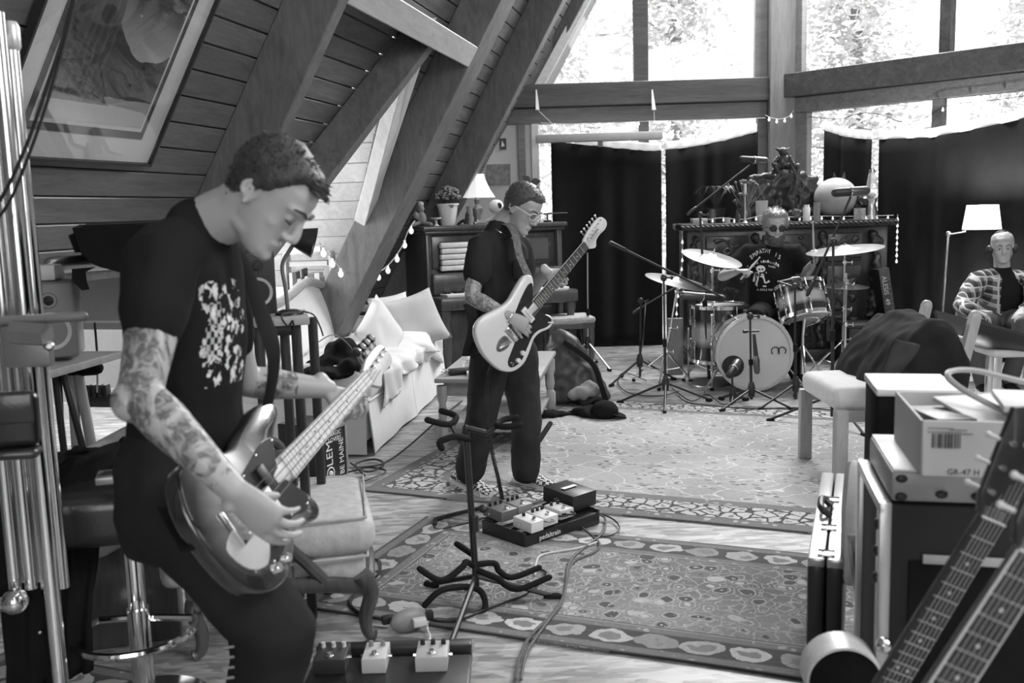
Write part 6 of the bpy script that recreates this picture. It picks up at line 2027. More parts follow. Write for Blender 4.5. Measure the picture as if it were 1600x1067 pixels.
# ------------------------------------------------------------ drum kit
m_head = P('coated drum head', .55, .6, var=.12, scale=5)
def burstshell():
    m, nt, bs = _new('duco burst shell')
    tc = nt.nodes.new('ShaderNodeUVMap'); tc.uv_map = 'UVMap'
    sp = N(nt, 'ShaderNodeSeparateXYZ', Vector=tc.outputs[0])
    d = math_(nt, 'ABSOLUTE', math_(nt, 'SUBTRACT', sp.outputs[1], .5))
    nz = N(nt, 'ShaderNodeTexNoise', Vector=coords(nt), Scale=8.0)
    d = math_(nt, 'ADD', d, math_(nt, 'MULTIPLY', nz.outputs[0], .05))
    f = mixf(nt, step(nt, d, .14, .3), .42, .02)
    nt.links.new(f, bs.inputs['Base Color']); bs.inputs['Roughness'].default_value = .25; bs.inputs['Coat Weight'].default_value = .6
    return m
m_shell = burstshell()
def drum(name, label, c, axis, r, h, lugs=8, hoop=None, hw=.012):
    """c centre of the lower/rear head, axis towards the upper/front head"""
    t = thing(name, label, 'drum', c, 'drum kit')
    ax = V(axis).normalized(); c = V(c)
    q = V((0, 0, 1)).rotation_difference(ax).to_matrix()
    b = B(); b.lathe([(r, 0), (r, h)], c, ax, 36)
    o = b.build('shell', m_shell, t)
    uv = o.data.uv_layers.new(name='UVMap'); M = WM[o.name]
    for li, l in enumerate(o.data.loops): uv.data[li].uv = (0, ((M @ o.data.vertices[l.vertex_index].co) - c).dot(ax) / h)
    for z, s in ((0, -1), (h, 1)):
        b = B(); b.lathe([(r + .004, z), (r + .004 + hw, z), (r + .004 + hw, z + s * .03), (r - .006, z + s * .034), (r - .008, z + s * .02), (r - .012, z + s * .016)], c, ax, 36); b.build('hoop', hoop or m_chrome, t)
        b = B(); b.lathe([(0, z + s * .014), (r - .005, z + s * .014), (r - .005, z + s * .008), (0, z + s * .008)], c, ax, 36); b.build('drum_head', m_head, t)
    for k in range(lugs):
        a = 2 * pi * (k + .5) / lugs
        d = q @ V((cos(a), sin(a), 0))
        lens = [h * .28, h * .72] if h > .2 else [h * .5]
        for z in lens:
            b = B(); p = c + d * (r + .012) + ax * z; b.tube([p - ax * .03, p, p + ax * .03], [.008, .014, .008], 8, round_=True); b.build('lug', m_chrome, t)
        b = B(); b.tube([c + d * (r + .014) - ax * .02, c + d * (r + .014) + ax * (h * .28)], .004, 6); b.build('tension_rod', m_chrome, t)
        b = B(); b.tube([c + d * (r + .014) + ax * (h * .72), c + d * (r + .014) + ax * (h + .025)], .004, 6); b.build('tension_rod', m_chrome, t)
    return t, q
BDf = U(1179, 552, 7.56)
bax = V((-.06, -1, 0)).normalized()
R_ = BDf.z - .012
kd, q = drum('bass_drum', 'bass drum with a pale front head and ring logo facing the room', BDf - bax * .42, bax, R_ - .016, .40, 8, P('pale hoop', .5, .3, coat=.5), .014)
Mf = frame(V((0, 0, 1)).cross(bax) * 1, V((0, 0, 1)), bax, BDf - bax * .004)
b = B(); p_ = U(1146, 573, 7.55); b.lathe([(0, .004), (.085, .004), (.088, .0)], p_ + bax * .0 - bax * ((p_ - BDf).dot(bax)), bax, 24); b.build('port_hole', m_ink, kd)
for xx, flip in ((1211.5, 0), (1222, 0)):
    p_ = U(xx, 548, 7.55); p_ = p_ - bax * ((p_ - BDf).dot(bax)) + bax * .001
    b = B(); b.torus(p_, bax, .03, .004, 22, 6, -.9 + pi * .0, 4.0); b.build('ring_logo', m_ink, kd)
for s in (-1, 1):
    b = B(); p0 = BDf - bax * .1 + V((s * R_ * .85, 0, -R_ * .35)); b.tube([p0, V((p0.x + s * .16, p0.y - .12, .01))], .009, 8, round_=True); b.build('spur', m_chrome, kd)
tomax = V((-.10, .42, .9)).normalized()
tb = U(1258, 494, 7.72)
td, q = drum('tom_drum', 'rack tom with a dark-to-pale burst shell tilted over the bass drum', tb, tomax, .19, .235, 6)
b = B(); b.tube([tb + V((.0, .02, -.02)), tb + V((0, .05, -.12)), V((tb.x + .0, tb.y + .06, .42)), V((tb.x, tb.y + .06, .1))], .015, 10); b.build('mount', m_chrome, td)
for k in range(3):
    b = B(); a = k * 2.09 + .4; p = V((tb.x, tb.y + .06, .34)); b.tube([p, V((p.x + cos(a) * .26, p.y + sin(a) * .26, .012))], .011, 8, round_=True); b.build('stand_leg', m_chrome, td)
b = B(); b.torus(tb + V((0, .03, -.05)), tomax, .12, .008, 24, 6); b.build('basket', m_chrome, td)
fc = U(1124, 558, 8.15)
fd, q = drum('floor_tom', 'floor tom with a burst shell left of the bass drum', fc, V((0, 0, 1)), .235, .43, 8)
for k in range(3):
    b = B(); a = k * 2.09 - 1.2; p = fc + V((cos(a) * .26, sin(a) * .26, 0)); b.tube([p + V((0, 0, .25)), V((p.x, p.y, .012))], .009, 8, round_=True); b.build('leg', m_chrome, fd)
m_cym = P('bronze cymbal', .62, .28, metal=.9, var=.1, scale=30)
def cymbal(label, c, nrm, r, pole_to, name='cymbal'):
    t = thing(name, label, 'cymbal', c, 'drum kit')
    b = B(); b.lathe([(0, .035), (r * .1, .034), (r * .17, .02), (r * .22, .012), (r * .6, .005), (r, -.008), (r, -.0095), (r * .6, .003), (r * .2, .009), (r * .1, .03), (0, .032)], c, nrm, 40); b.build('plate', m_cym, t)
    b = B(); b.lathe([(0, .075), (.006, .075), (.006, .05), (.018, .048), (.018, .035), (0, .034)], c, nrm, 12); b.build('wing_nut', m_chrome, t)
    return t
def hstand(label, top, tilt_to, base_y=None, spread=.28, legs=(.3, 2.4, 4.5), lean=(0, 0)):
    t = thing('cymbal_stand', label, 'stand', (top.x + lean[0], top.y + lean[1], 0), 'chrome stands')
    base = V((top.x + lean[0], top.y + lean[1], 0))
    m = base.lerp(top, .55)
    b = B(); b.tube([base + V((0, 0, .1)), m], .0135, 10); b.build('lower_tube', m_chrome, t)
    b = B(); b.tube([m, top], .0095, 10); b.build('upper_tube', m_chrome, t)
    for k, p in enumerate((m, base.lerp(top, .32), base.lerp(top, .9))):
        b = B(); b.ell(p, (.02, .02, .022)); b.tube([p, p + V((.05, -.02, 0))], .006, 6); b.ell(p + V((.055, -.022, 0)), (.006, .004, .018)); b.build('clamp', m_chrome, t)
    for a in legs:
        e = V((base.x + cos(a) * spread, base.y + sin(a) * spread, .014))
        l = B(); l.tube([base.lerp(top, .32), e.lerp(base, .12) + V((0, 0, .05)), e], .009, 8)
        lo = l.build('leg', m_chrome, t)
        l = B(); l.tube([base + V((0, 0, .12)), base.lerp(top, .32).lerp(e, .55)], .006, 6); l.build('brace', m_chrome, lo)
        l = B(); l.ell(e, (.018, .018, .014)); l.build('foot', m_rubber, lo)
    return t
c = U(1113, 402, 7.95); cymbal('crash cymbal tilted in front of the drummer right arm', c, (.2, -.22, .95), .25, None); hstand('chrome stand under the left crash cymbal', c, None)
c = U(1060, 439, 7.95); cymbal('ride cymbal lowest at the left edge of the kit', c, (.22, -.12, .96), .28, None); hstand('chrome stand under the ride cymbal', c, None, lean=(-.14, .06))
c = U(1320, 389, 7.95); cymbal('large crash cymbal nearly edge-on at the right of the kit', c, (-.11, -.05, 1), .31, None); hstand('chrome double-braced stand under the right crash cymbal', c, None, spread=.32)
c = U(1322, 446, 7.72); cymbal('hi-hat cymbals below the right crash', c, (.02, -.06, 1), .178, None, 'hi_hat')
hh = hstand('chrome hi-hat stand with foot pedal', c + V((.0, 0, .1)), None, spread=.22, legs=(1.0, 3.4, 5.4))
b = B(); b.box(V((c.x - .02, c.y + .16, .04)), (.08, .28, .02), Matrix.Rotation(.18, 3, 'X'), .004); b.build('pedal', m_steel, hh)

# ------------------------------------------------------------ microphone stands
def micbody(bb, p, d, L=.16, r=.024):
    d = V(d).normalized()
    bb.tube([p, p + d * L * .6, p + d * L * .62], [r * .55, r * .8, r], 12, round_=True)
def micstand(label, base, top, legs, ll, boom=None, mic=None, mickind='dynamic', pole_r=.011, hub=.17, round_base=False, mat=None):
    mat = mat or m_blackmetal
    base, top = V(base), V(top)
    t = thing('microphone_stand', label, 'microphone stand', (base.x, base.y, 0), 'microphone stands')
    b = B(); b.tube([base + V((0, 0, .05)), base.lerp(top, .5)], pole_r, 10); b.build('pole', mat, t)
    b = B(); b.tube([base.lerp(top, .48), top], pole_r * .72, 10); b.build('inner_pole', mat, t)
    b = B(); b.tube([base.lerp(top, .46), base.lerp(top, .52)], pole_r * 1.5, 10); b.build('clutch', m_rubber, t)
    if round_base:
        b = B(); b.lathe([(0, .03), (.03, .028), (.05, .022), (.17, .012), (.175, 0), (0, 0)], base, n=28); b.build('base', m_steel, t)
    else:
        b = B(); b.lathe([(0, hub + .05), (.018, hub + .05), (.03, hub), (.024, hub - .06), (0, hub - .06)], base, n=14); b.build('hub', m_blackplastic, t)
        for a in legs:
            e = base + V((cos(a) * ll, sin(a) * ll, .014))
            b = B(); b.tube([base + V((0, 0, hub)), e], .009, 8); lg = b.build('leg', mat, t)
            b = B(); b.tube([e - (e - base).normalized() * .03 + V((0, 0, .004)), e], .014, 8, round_=True); b.build('foot', m_rubber, lg)
    if boom:
        b0, b1 = V(boom[0]), V(boom[1])
        b = B(); b.tube([b0, b1], .008, 8); bo = b.build('boom', mat, t)
        b = B(); b.tube([b0, b0.lerp(b1, .12)], .014, 8, round_=True); b.build('counterweight', mat, bo)
        b = B(); b.ell(top, (.025, .022, .028)); b.tube([top, top + V((.05, -.03, .0))], .006, 6); b.ell(top + V((.055, -.03, 0)), (.012, .008, .016)); b.build('boom_clamp', m_blackplastic, bo)
    if mic:
        p0, p1 = V(mic[0]), V(mic[1]); d = (p1 - p0).normalized(); L = (p1 - p0).length
        b = B()
        if mickind == 'dynamic':
            b.tube([p0, p0.lerp(p1, .6)], [.011, .018], 12); mo = b.build('microphone', m_blackplastic, t)
            b = B(); b.tube([p0.lerp(p1, .6), p0.lerp(p1, .7), p1], [.019, .026, .022], 14, round_=True); b.build('grille', P('mic grille', .12, .4, metal=.8), mo)
        else:
            b.tube([p0, p1], .03, 16, round_=True); mo = b.build('microphone', m_blackplastic, t)
            b = B(); b.tube([p0.lerp(p1, .5), p1], .0315, 16, round_=True); b.build('grille', P('mic grille', .12, .4, metal=.8), mo)
            b = B(); b.torus(p0.lerp(p1, .5), d, .032, .004, 20, 6); b.build('ring', m_chrome, mo)
    return t
bs_ = F(1040, 632)
micstand('black tripod boom stand at the left of the kit, boom falling to the right', bs_, U(1037, 434, bs_.y), (-1.75, .15, 2.95), .36, (U(954, 379, bs_.y - .1), U(1132, 466, bs_.y + .25)), (U(1128, 466, bs_.y + .3), U(1068, 461, bs_.y + .25)), 'cond')
bs_ = F(1108, 600)
micstand('tall straight stand with round base and rising boom over the kit', bs_, U(1094, 336, bs_.y), (), .3, (U(1075, 334, bs_.y - .05), U(1172, 258, bs_.y + .15)), (U(1160, 249, bs_.y + .12), U(1195, 251, bs_.y + .18)), 'cond', round_base=True, pole_r=.014)
bs_ = F(1174, 634)
micstand('short tripod stand in front of the bass drum', bs_, U(1172, 494, bs_.y), (-2.5, -.75, 1.7), .34, (U(1163, 518, bs_.y), U(1186, 517, bs_.y)), (U(1178, 522, bs_.y - .03), U(1183, 580, bs_.y - .05)), 'dynamic', hub=.13)
bs_ = F(1145, 628)
micstand('tiny stand with a microphone aimed into the bass drum port', bs_, U(1144, 588, bs_.y), (.2, 2.3, 4.4), .12, None, (U(1140, 585, bs_.y), U(1152, 566, bs_.y + .12)), 'cond', hub=.06)
bs_ = F(1300, 662)
micstand('tall black stand at the right of the kit with a large microphone high up', bs_, U(1302, 378, bs_.y), (-1.4, 2.9, .1), .42, (U(1262, 460, bs_.y - .1), U(1329, 308, bs_.y + .1)), (U(1306, 301, bs_.y + .1), U(1352, 298, bs_.y + .12)), 'cond', hub=.2, pole_r=.012)
bs_ = F(1243, 634)
micstand('black tripod stand between bass drum and hi-hat with a microphone over the tom', bs_, U(1242, 448, bs_.y), (-2.7, -.3, 1.3), .34, (U(1252, 452, bs_.y), U(1215, 440, bs_.y + .15)), (U(1218, 441, bs_.y + .14), U(1248, 436, bs_.y + .2)), 'dynamic')
bs_ = F(919, 575)
micstand('thin pale stand behind the neck of the pale guitar', bs_, U(918, 395, bs_.y), (-.9, 1.2, 3.2), .3, None, None, hub=.25, mat=m_steel)
bs_ = F(1000, 598)
micstand('black tripod stand behind the left boom stand', bs_, U(1001, 470, bs_.y), (-2.6, .2, 2.0), .32, (U(990, 488, bs_.y), U(1070, 440, bs_.y + .2)), None, hub=.2)
b = B(); c_ = U(1055, 532, 8.3); b.box(V((c_.x, c_.y, .28)), (.13, .05, .5), None, .006); t_ = b.build('wooden_block', W('plank end', .2, .35, .6, (9, 9, 1.5))); tag(t_, 'upright wooden box leaning by the floor tom', 'box')
# stage cables around the kit
def cable(label, pts, r=.0045, mat=None, name='cable', group='loose cables'):
    b = B(); b.tube(spline(pts, 8), r, 6)
    o = b.build(name, mat or m_cable); return tag(o, label, 'cable', group)
def fl(*xy, z=.006): return [F(x, y) + V((0, 0, z + .012)) for x, y in xy]
cable('black cable looping from the left stand foot to the kit', fl((1010, 598), (975, 585), (966, 602), (985, 618), (1030, 622), (1060, 615)))
cable('black cable snaking in front of the bass drum', fl((1060, 622), (1075, 632), (1120, 638), (1180, 642), (1260, 641), (1330, 648)))
cable('second black cable in front of the bass drum', fl((1050, 610), (1080, 630), (1105, 620), (1130, 635), (1160, 625)))
cable('thin cable dropping from the left stand', [U(1009, 470, 7.0), U(1005, 530, 7.0), F(1002, 560) + V((0, 0, .02)), F(1018, 570) + V((0, 0, .02))])

# ------------------------------------------------------------ carved sideboard and what stands on it
sy = 9.02
A0, A1 = U(1070, 500, sy), U(1388, 500, sy)
sw = A1.x - A0.x
sdx = V((1, -.028, 0)).normalized(); sdy = V((.028, 1, 0)).normalized()
Q0 = V((A0.x, sy, 0)); SBH = U(1230, 346, sy).z
def HP_(a, d, z): return Q0 + sdx * a + sdy * d + V((0, 0, z))
def hbox(bb, a0, a1, d0, d1, z0, z1, bev=.006): bb.box(HP_((a0 + a1) / 2, (d0 + d1) / 2, (z0 + z1) / 2), (a1 - a0, d1 - d0, z1 - z0), Rz(math.atan2(sdx.y, sdx.x)), bev, 2)
t = thing('sideboard', 'massive dark carved sideboard behind the drum kit', 'sideboard', Q0)
b = B(); hbox(b, .03, sw - .03, .04, .55, .1, SBH - .05); b.build('carcass', m_darkwood, t)
b = B(); hbox(b, -.03, sw + .03, -.05, .58, SBH - .06, SBH, .014); b.build('top', m_darkwood, t)
b = B(); hbox(b, -.0, sw, -.02, .56, 0, .12, .02); b.build('plinth', m_darkwood, t)
for k in range(44):
    b = B(); b.ell(HP_(-.02 + (sw + .04) * k / 43, -.052, SBH - .03), (.03, .014, .012), Matrix.Rotation(.5, 3, 'Y'), 8); b.build('carved_bead', m_darkwood, t)
rr = random.Random(12)
for i, (a0, a1) in enumerate(((.05, .16), (sw * .33, sw * .33 + .1), (sw * .64, sw * .64 + .1), (sw - .24, sw - .06))):
    b = B()
    for k in range(16):
        z = .16 + (SBH - .3) * k / 15
        b.ell(HP_((a0 + a1) / 2 + rr.uniform(-.025, .025), .02, z), (rr.uniform(.03, .055) * (1.3 if i == 3 else 1), rr.uniform(.03, .06), rr.uniform(.03, .06)), Rz(rr.uniform(0, 3)), 10)
    b.build('carved_pilaster', m_darkwood, t, vox=.012, sm=2, nz=[(.016, 20, (1, 1, 1))])
for i, (a0, a1) in enumerate(((.2, sw * .31), (sw * .38, sw * .62), (sw * .69, sw - .28))):
    b = B(); hbox(b, a0, a1, .01, .05, .18, SBH - .42, .012); dr = b.build('door', m_darkwood, t)
    b = B()
    for k in range(46):
        x, z = rr.uniform(a0 + .05, a1 - .05), rr.uniform(.24, SBH - .5)
        b.ell(HP_(x, .01, z), (rr.uniform(.02, .06), .022, rr.uniform(.015, .05)), Matrix.Rotation(rr.uniform(0, 3), 3, 'Y'), 8)
    o = b.build('relief_carving', m_darkwood, dr, vox=.012, sm=2, nz=[(.012, 25, (1, 1, 1))])
    b = B(); hbox(b, a0, a1, .01, .05, SBH - .38, SBH - .12, .012); d2 = b.build('drawer', m_darkwood, t)
    b = B(); b.torus(HP_((a0 + a1) / 2, -.005, SBH - .26), (0, 1, .3), .03, .006, 18, 6); b.build('ring_pull', P('dull brass', .2, .35, metal=1), d2)
    b = B()
    for k in range(16): b.ell(HP_(rr.uniform(a0 + .03, a1 - .03), .01, rr.uniform(SBH - .35, SBH - .15)), (rr.uniform(.03, .07), .016, rr.uniform(.012, .03)), Matrix.Rotation(rr.uniform(-.6, .6), 3, 'Y'), 8)
    b.build('relief_carving', m_darkwood, d2, vox=.012, sm=2)
def on(x, d=.2):
    n = V((sdy.x, sdy.y, 0)); q = PLN(x, 340, n, HP_(0, d, 0)); q.z = SBH; return q
# carved back crest with a crouching imp
q = on(1220, .45)
t = thing('carved_crest', 'black carved crest with a crouching horned imp on top of the sideboard', 'carving', q)
s1 = 9.4 / FPX
b = B()
outl = [(-75, 0), (-72, 28), (-52, 58), (-48, 66), (-30, 70), (-10, 74), (20, 72), (45, 66), (60, 48), (66, 30), (58, 10), (62, 0), (40, 0), (40, 12), (-20, 14), (-45, 10), (-50, 0)]
b.prism([(x * s1, y * s1) for x, y in outl], .07, frame((1, 0, 0), (0, 0, 1), (0, -1, 0), q))
for k in range(40):
    a = rr.uniform(0, 1)
    i = int(a * 10); x, y = outl[1 + i]; x2, y2 = outl[2 + i]; f_ = rr.random()
    b.ell(q + V(((x + (x2 - x) * f_) * s1, -.04, (y + (y2 - y) * f_) * s1)), (rr.uniform(.02, .05), .04, rr.uniform(.02, .05)), Rz(rr.uniform(0, 3)), 8)
b.build('scrollwork', m_darkwood, t, vox=.012, sm=1, nz=[(.02, 16, (1, 1, 1))])
b = B()
iq = q + V((0, -.04, 74 * s1))
b.ell(iq + V((0, 0, .10)), (.055, .05, .075)); b.ell(iq + V((0, -.02, .20)), (.045, .045, .042))
for s in (-1, 1):
    b.tube([iq + V((.035 * s, 0, .215)), iq + V((.08 * s, 0, .235))], [.02, .004], 8, round_=True)
    b.tube([iq + V((.05 * s, 0, .14)), iq + V((.1 * s, -.02, .09)), iq + V((.065 * s, -.04, .01))], [.022, .018, .02], 8, round_=True)
    b.tube([iq + V((.04 * s, 0, .05)), iq + V((.09 * s, -.06, .07)), iq + V((.06 * s, -.06, .0))], [.03, .025, .018], 8, round_=True)
b.build('imp', m_darkwood, t, vox=.008, sm=2)
q = on(1243, .12)
t = thing('statuette', 'small dark statuette of an archer on a rocky base on the sideboard', 'statuette', q)
b = B(); b.ell(q + V((0, 0, .05)), (.1, .07, .07)); b.tube([q + V((-.02, 0, .1)), q + V((-.04, 0, .22)), q + V((0, 0, .34)), q + V((.01, 0, .45))], [.03, .045, .04, .03], 10, round_=True); b.ell(q + V((.015, 0, .5)), (.03, .03, .035))
b.tube([q + V((0, 0, .42)), q + V((-.05, -.03, .5)), q + V((-.07, -.03, .6))], .015, 8, round_=True); b.tube([q + V((.02, 0, .42)), q + V((.07, 0, .34)), q + V((.06, 0, .25))], .014, 8, round_=True); b.tube([q + V((.03, 0, .12)), q + V((.05, 0, .22)), q + V((.01, 0, .32))], .025, 8, round_=True)
b.build('figure', P('bronze statuette', .06, .35, metal=.5), t, vox=.008, sm=2, nz=[(.008, 30, (1, 1, 1))])
b = B(); b.tube([q + V((-.1, -.04, .64)), q + V((-.02, -.04, .5))], .006, 6); b.build('bow', m_blackmetal, t)
def jar(label, x, prof, mat, d=.1, name='jar', cat='jar', n=18):
    q = on(x, d); t = thing(name, label, cat, q, 'things on the carved sideboard')
    b = B(); b.lathe([(r, h) for r, h in prof], q, n=n); b.build('body', mat, t); return t, q
jar('grey cylindrical mug at the left of the sideboard', 1113, [(0, 0), (.032, 0), (.032, .13), (.028, .13), (.027, .02), (0, .02)], P('pewter mug', .12, .4, metal=.5), name='mug', cat='mug')
jar('small pale candle cube beside the mug', 1101, [(0, 0), (.022, 0), (.022, .05), (0, .05)], m_paper, n=4, name='candle', cat='candle')
v_, q = jar('dark glass vase of dried flowers on the sideboard', 1165, [(0, 0), (.05, 0), (.055, .1), (.04, .14), (.036, .14), (.05, .1), (.045, .01), (0, .01)], P('dark glass', .08, .15), d=.2, name='vase', cat='vase')
for k in range(18):
    a, e_ = rr.uniform(0, 6.28), rr.uniform(.1, .55)
    p1 = q + V((cos(a) * e_ * .35 * 1.2, sin(a) * e_ * .15, .14 + .26 * (1 - e_ * .4)))
    b = B(); b.tube([q + V((0, 0, .1)), p1], .003, 5); b.ell(p1, (.014, .014, .016), None, 6); b.build('dried_flower', P('dried stem', .2, .8, var=.6), v_)
t, q = jar('thin pale candlestick with a candle in front of the vase', 1164, [(0, 0), (.03, 0), (.012, .02), (.008, .03), (.008, .25), (.025, .26), (.025, .265), (0, .265)], m_steel, d=.02, name='candlestick', cat='candlestick')
b = B(); b.cyl(q + V((0, 0, .265)), q + V((0, 0, .36)), .012, n=12); b.build('candle', m_paper, t)
jar('pale jar candle, left of two on the sideboard', 1260, [(0, 0), (.033, 0), (.033, .12), (.026, .13), (.026, .15), (0, .15)], m_paper, d=.05)
jar('tall glass candle with a dark label, right of two', 1276, [(0, 0), (.03, 0), (.03, .17), (.027, .17), (.026, .1), (0, .1)], P('printed candle glass', .25, .3, var=.9, scale=50), d=.05)
t, q = jar('small square patterned tea caddy beside the lava lamp', 1343, [(0, 0), (.055, 0), (.055, .105), (0, .105)], P('patterned tin', .5, .4, var=.9, scale=45), d=.05, n=4, name='caddy', cat='tin')
jar('small dark perfume bottle among the string lights', 1153, [(0, 0), (.025, 0), (.025, .07), (.01, .085), (.01, .1), (0, .1)], P('dark glass', .08, .15), d=.05, n=4)
jar('squat pale tub at the left of the drummer head', 1136, [(0, 0), (.03, 0), (.03, .05), (0, .05)], P('pale tub', .5, .5), d=.06, n=12)
jar('clear tumbler behind the drummer head', 1190, [(0, 0), (.05, 0), (.06, .2), (.057, .2), (.048, .01), (0, .01)], m_glassj, d=.15, name='tumbler', cat='glass')
q = on(1305, .22)
t = thing('gourd', 'big pale round gourd with a stem on the sideboard', 'gourd', q, 'things on the carved sideboard')
b = B(); b.ell(q + V((0, 0, .21)), (.2, .18, .185), None, 26); b.build('body', P('gourd skin', .38, .6, var=.25, scale=14, bump=.4, bscale=30), t, angle=180)
for s in (-1, 1): b = B(); b.tube([q + V((.04 * s + .03, 0, .37)), q + V((.05 * s + .03, 0, .44))], [.025, .004], 8, round_=True); b.build('stem', m_leafin, t)
b = B(); b.lathe([(.09, .0), (.07, .03), (.1, .05), (.09, .05), (0, .03)], q, n=20); b.build('stand', m_darkwood, t)
q = on(1342, .2)
t = thing('camera', 'dark old camera between gourd and lava lamp', 'camera', q, 'things on the carved sideboard')
b = B(); b.box(q + V((0, 0, .13)), (.16, .1, .2), Rz(.3), .01); b.build('body', m_blackplastic, t)
b = B(); b.lathe([(0, 0), (.05, 0), (.055, .06), (.04, .07), (0, .065)], q + V((0, -.05, .18)), (.2, -1, 0), 18); b.build('lens', P('lens glass', .02, .05, coat=1), t)
q = on(1361, .12)
t = thing('lava_lamp', 'lava lamp with a silver base at the right end of the sideboard', 'lamp', q, 'things on the carved sideboard')
b = B(); b.lathe([(0, 0), (.075, 0), (.05, .1), (.038, .14), (.055, .19), (.0, .19)], q, n=24); b.build('base', P('brushed aluminium', .6, .3, metal=1), t)
b = B(); b.lathe([(0, .17), (.054, .19), (.062, .235), (.03, .43), (0, .43)], q, n=24); b.build('globe', m_glassj, t)
b = B(); b.lathe([(.029, .42), (.03, .43), (.026, .46), (0, .46)], q, n=20); b.build('cap', P('brushed aluminium', .6, .3, metal=1), t)
b = B(); b.ell(q + V((0, 0, .22)), (.04, .04, .03)); b.build('wax', P('lamp wax', .5, .4), t)
for k, (x, lb) in enumerate(((1092, 'low pale card box at the left end of the sideboard'),)):
    q = on(x, .1); b = B(); b.box(q + V((0, 0, .025)), (.14, .09, .05), Rz(.1), .003); o = b.build('card_box', m_card); tag(o, lb, 'box')
q = on(1213, .1); b = B(); b.prism([(-.16, 0), (.16, 0), (.02, .1), (-.02, .095)], .02, frame((1, 0, 0), (0, 0, 1), (0, -1, 0), q)); o = b.build('folded_cloth', P('grey felt', .25, .9)); tag(o, 'grey folded cloth under the carved crest', 'cloth')
# dark potted foliage left on the sideboard
q = on(1118, .35)
t = thing('potted_plant', 'dark curling plant at the left end of the sideboard', 'plant', q, 'things on the carved sideboard')
b = B(); b.lathe([(0, 0), (.07, 0), (.1, .14), (.09, .14), (0, .12)], q, n=16); b.build('pot', m_blackplastic, t)
for k in range(16):
    a = rr.uniform(0, 6.28); L_ = rr.uniform(.15, .3); w_ = rr.uniform(.04, .07)
    dv = V((cos(a), sin(a) * .5, 0)); sd = V((-sin(a), cos(a), .3)).normalized()
    b = B(); b.grid(lambda u, v: q + V((0, 0, .13)) + dv * (L_ * u) + V((0, 0, .22 * sin(u * 2.4))) + sd * ((v - .5) * w_ * sin(pi * min(.97, u + .03))), 7, 3, th=.002); b.build('leaf', m_leafin, t)
lights('string of fairy lights strewn along the top of the sideboard', [HP_(a, .06, SBH + z) for a, z in ((.12, .02), (.35, .05), (.55, .03), (.8, .07), (1.0, .04), (1.3, .04), (1.6, .03), (1.95, .03))], 18, .011)
lights('fairy lights hanging down the right corner of the sideboard', [HP_(sw + .03, -.03, SBH + z) for z in (.04, -.05, -.15, -.25, -.4)], 8, .012)
lights('fairy lights hanging down the left corner of the sideboard', [HP_(-.03 + x, -.06, SBH + z) for x, z in ((0, -.1), (.0, -.3), (-.02, -.5), (-.05, -.7), (-.06, -.9), (-.08, -1.1))], 12, .012)
# keyboard standing on end
q = V((U(1395, 560, 8.75).x, 8.75, 0))
t = thing('keyboard', 'slim black keyboard standing on end beside the sideboard', 'keyboard', q)
top_, bot_ = U(1381, 420, 8.75), U(1407, 600, 8.75)
ax = (top_ - bot_).normalized(); zx = V((0, -1, 0)); xx_ = ax.cross(zx).normalized()
Mk = frame(xx_, ax, xx_.cross(ax), bot_)
L_ = (top_ - bot_).length
if Mk.to_3x3() @ V((0, 0, 1)) @ V((0, -1, 0)) < 0: Mk = frame(-xx_, ax, (-xx_).cross(ax), bot_)
b = B(); b.prism([(-.05, 0), (.05, 0), (.05, L_), (-.05, L_)], .2, Mk, .008, -.2); b.build('case', m_blackplastic, t)
text('ALESIS  49', .062, Mk @ Matrix.Translation((-.01, L_ - .2, .002)) @ Matrix.Rotation(-pi / 2, 4, 'Z'), 'lettering', P('grey lettering', .45, .5), t)
for k in range(22):
    b = B(); b.ell(Mk @ V((.03, L_ - .06 - k * .045, .001)), (.004, .004, .004), None, 6); b.build('key_mark', m_grey, t)
# amplifier/trunk at the right foot of the sideboard
q = U(1355, 560, 8.6); q.z = 0
t = thing('trunk', 'low dark trunk on the floor at the right end of the sideboard', 'trunk', q)
b = B(); b.box(q + V((.02, .1, .19)), (.42, .34, .36), Rz(-.05), .03); b.build('body', P('dark leather', .015, .5), t)
b = B(); b.box(q + V((.02, .1, .38)), (.45, .36, .04), Rz(-.05), .015); b.build('lid', P('dark leather', .015, .5), t)
b = B(); b.tube(spline([q + V((.06, -.06, .4)), q + V((.1, -.08, .47)), q + V((.18, -.08, .45)), q + V((.22, -.07, .36))], 4), .012, 8); b.build('handle', m_steel, t)
# floor lamp
p_top, p_bot = U(1482, 366, 8.4), V((U(1464, 640, 8.4).x, 8.4, 0))
t = thing('floor_lamp', 'swing-arm floor lamp with a lit pale shade in front of the right curtain', 'lamp', p_bot)
b = B(); b.tube([p_bot + V((0, 0, .02)), p_top], .012, 10); b.build('pole', m_chrome, t)
b = B(); b.lathe([(0, .03), (.03, .03), (.13, .012), (.135, 0), (0, 0)], p_bot, n=24); b.build('base', m_chrome, t)
sc0 = U(1534, 358, 8.3)
b = B(); b.ell(p_top, (.022, .022, .03)); b.tube([p_top, U(1509, 362, 8.35), U(1510, 356, 8.35), U(1533, 356, 8.3)], .008, 8); b.build('arm', m_chrome, t)
b = B(); b.lathe([(.155, -.0), (.125, .205), (.122, .205), (.152, 0)], sc0 + V((0, 0, -.0)), n=32); b.build('lamp_shade', P('lit shade', .85, .8, emit=1.6), t, angle=180)
b = B(); b.ell(sc0 + V((0, 0, .09)), (.03, .03, .04)); b.build('bulb', P('lit bulb', .9, .3, emit=9.0), t)
pointlight('floor_lamp_light', sc0 + V((0, 0, .16)), 45, .04)
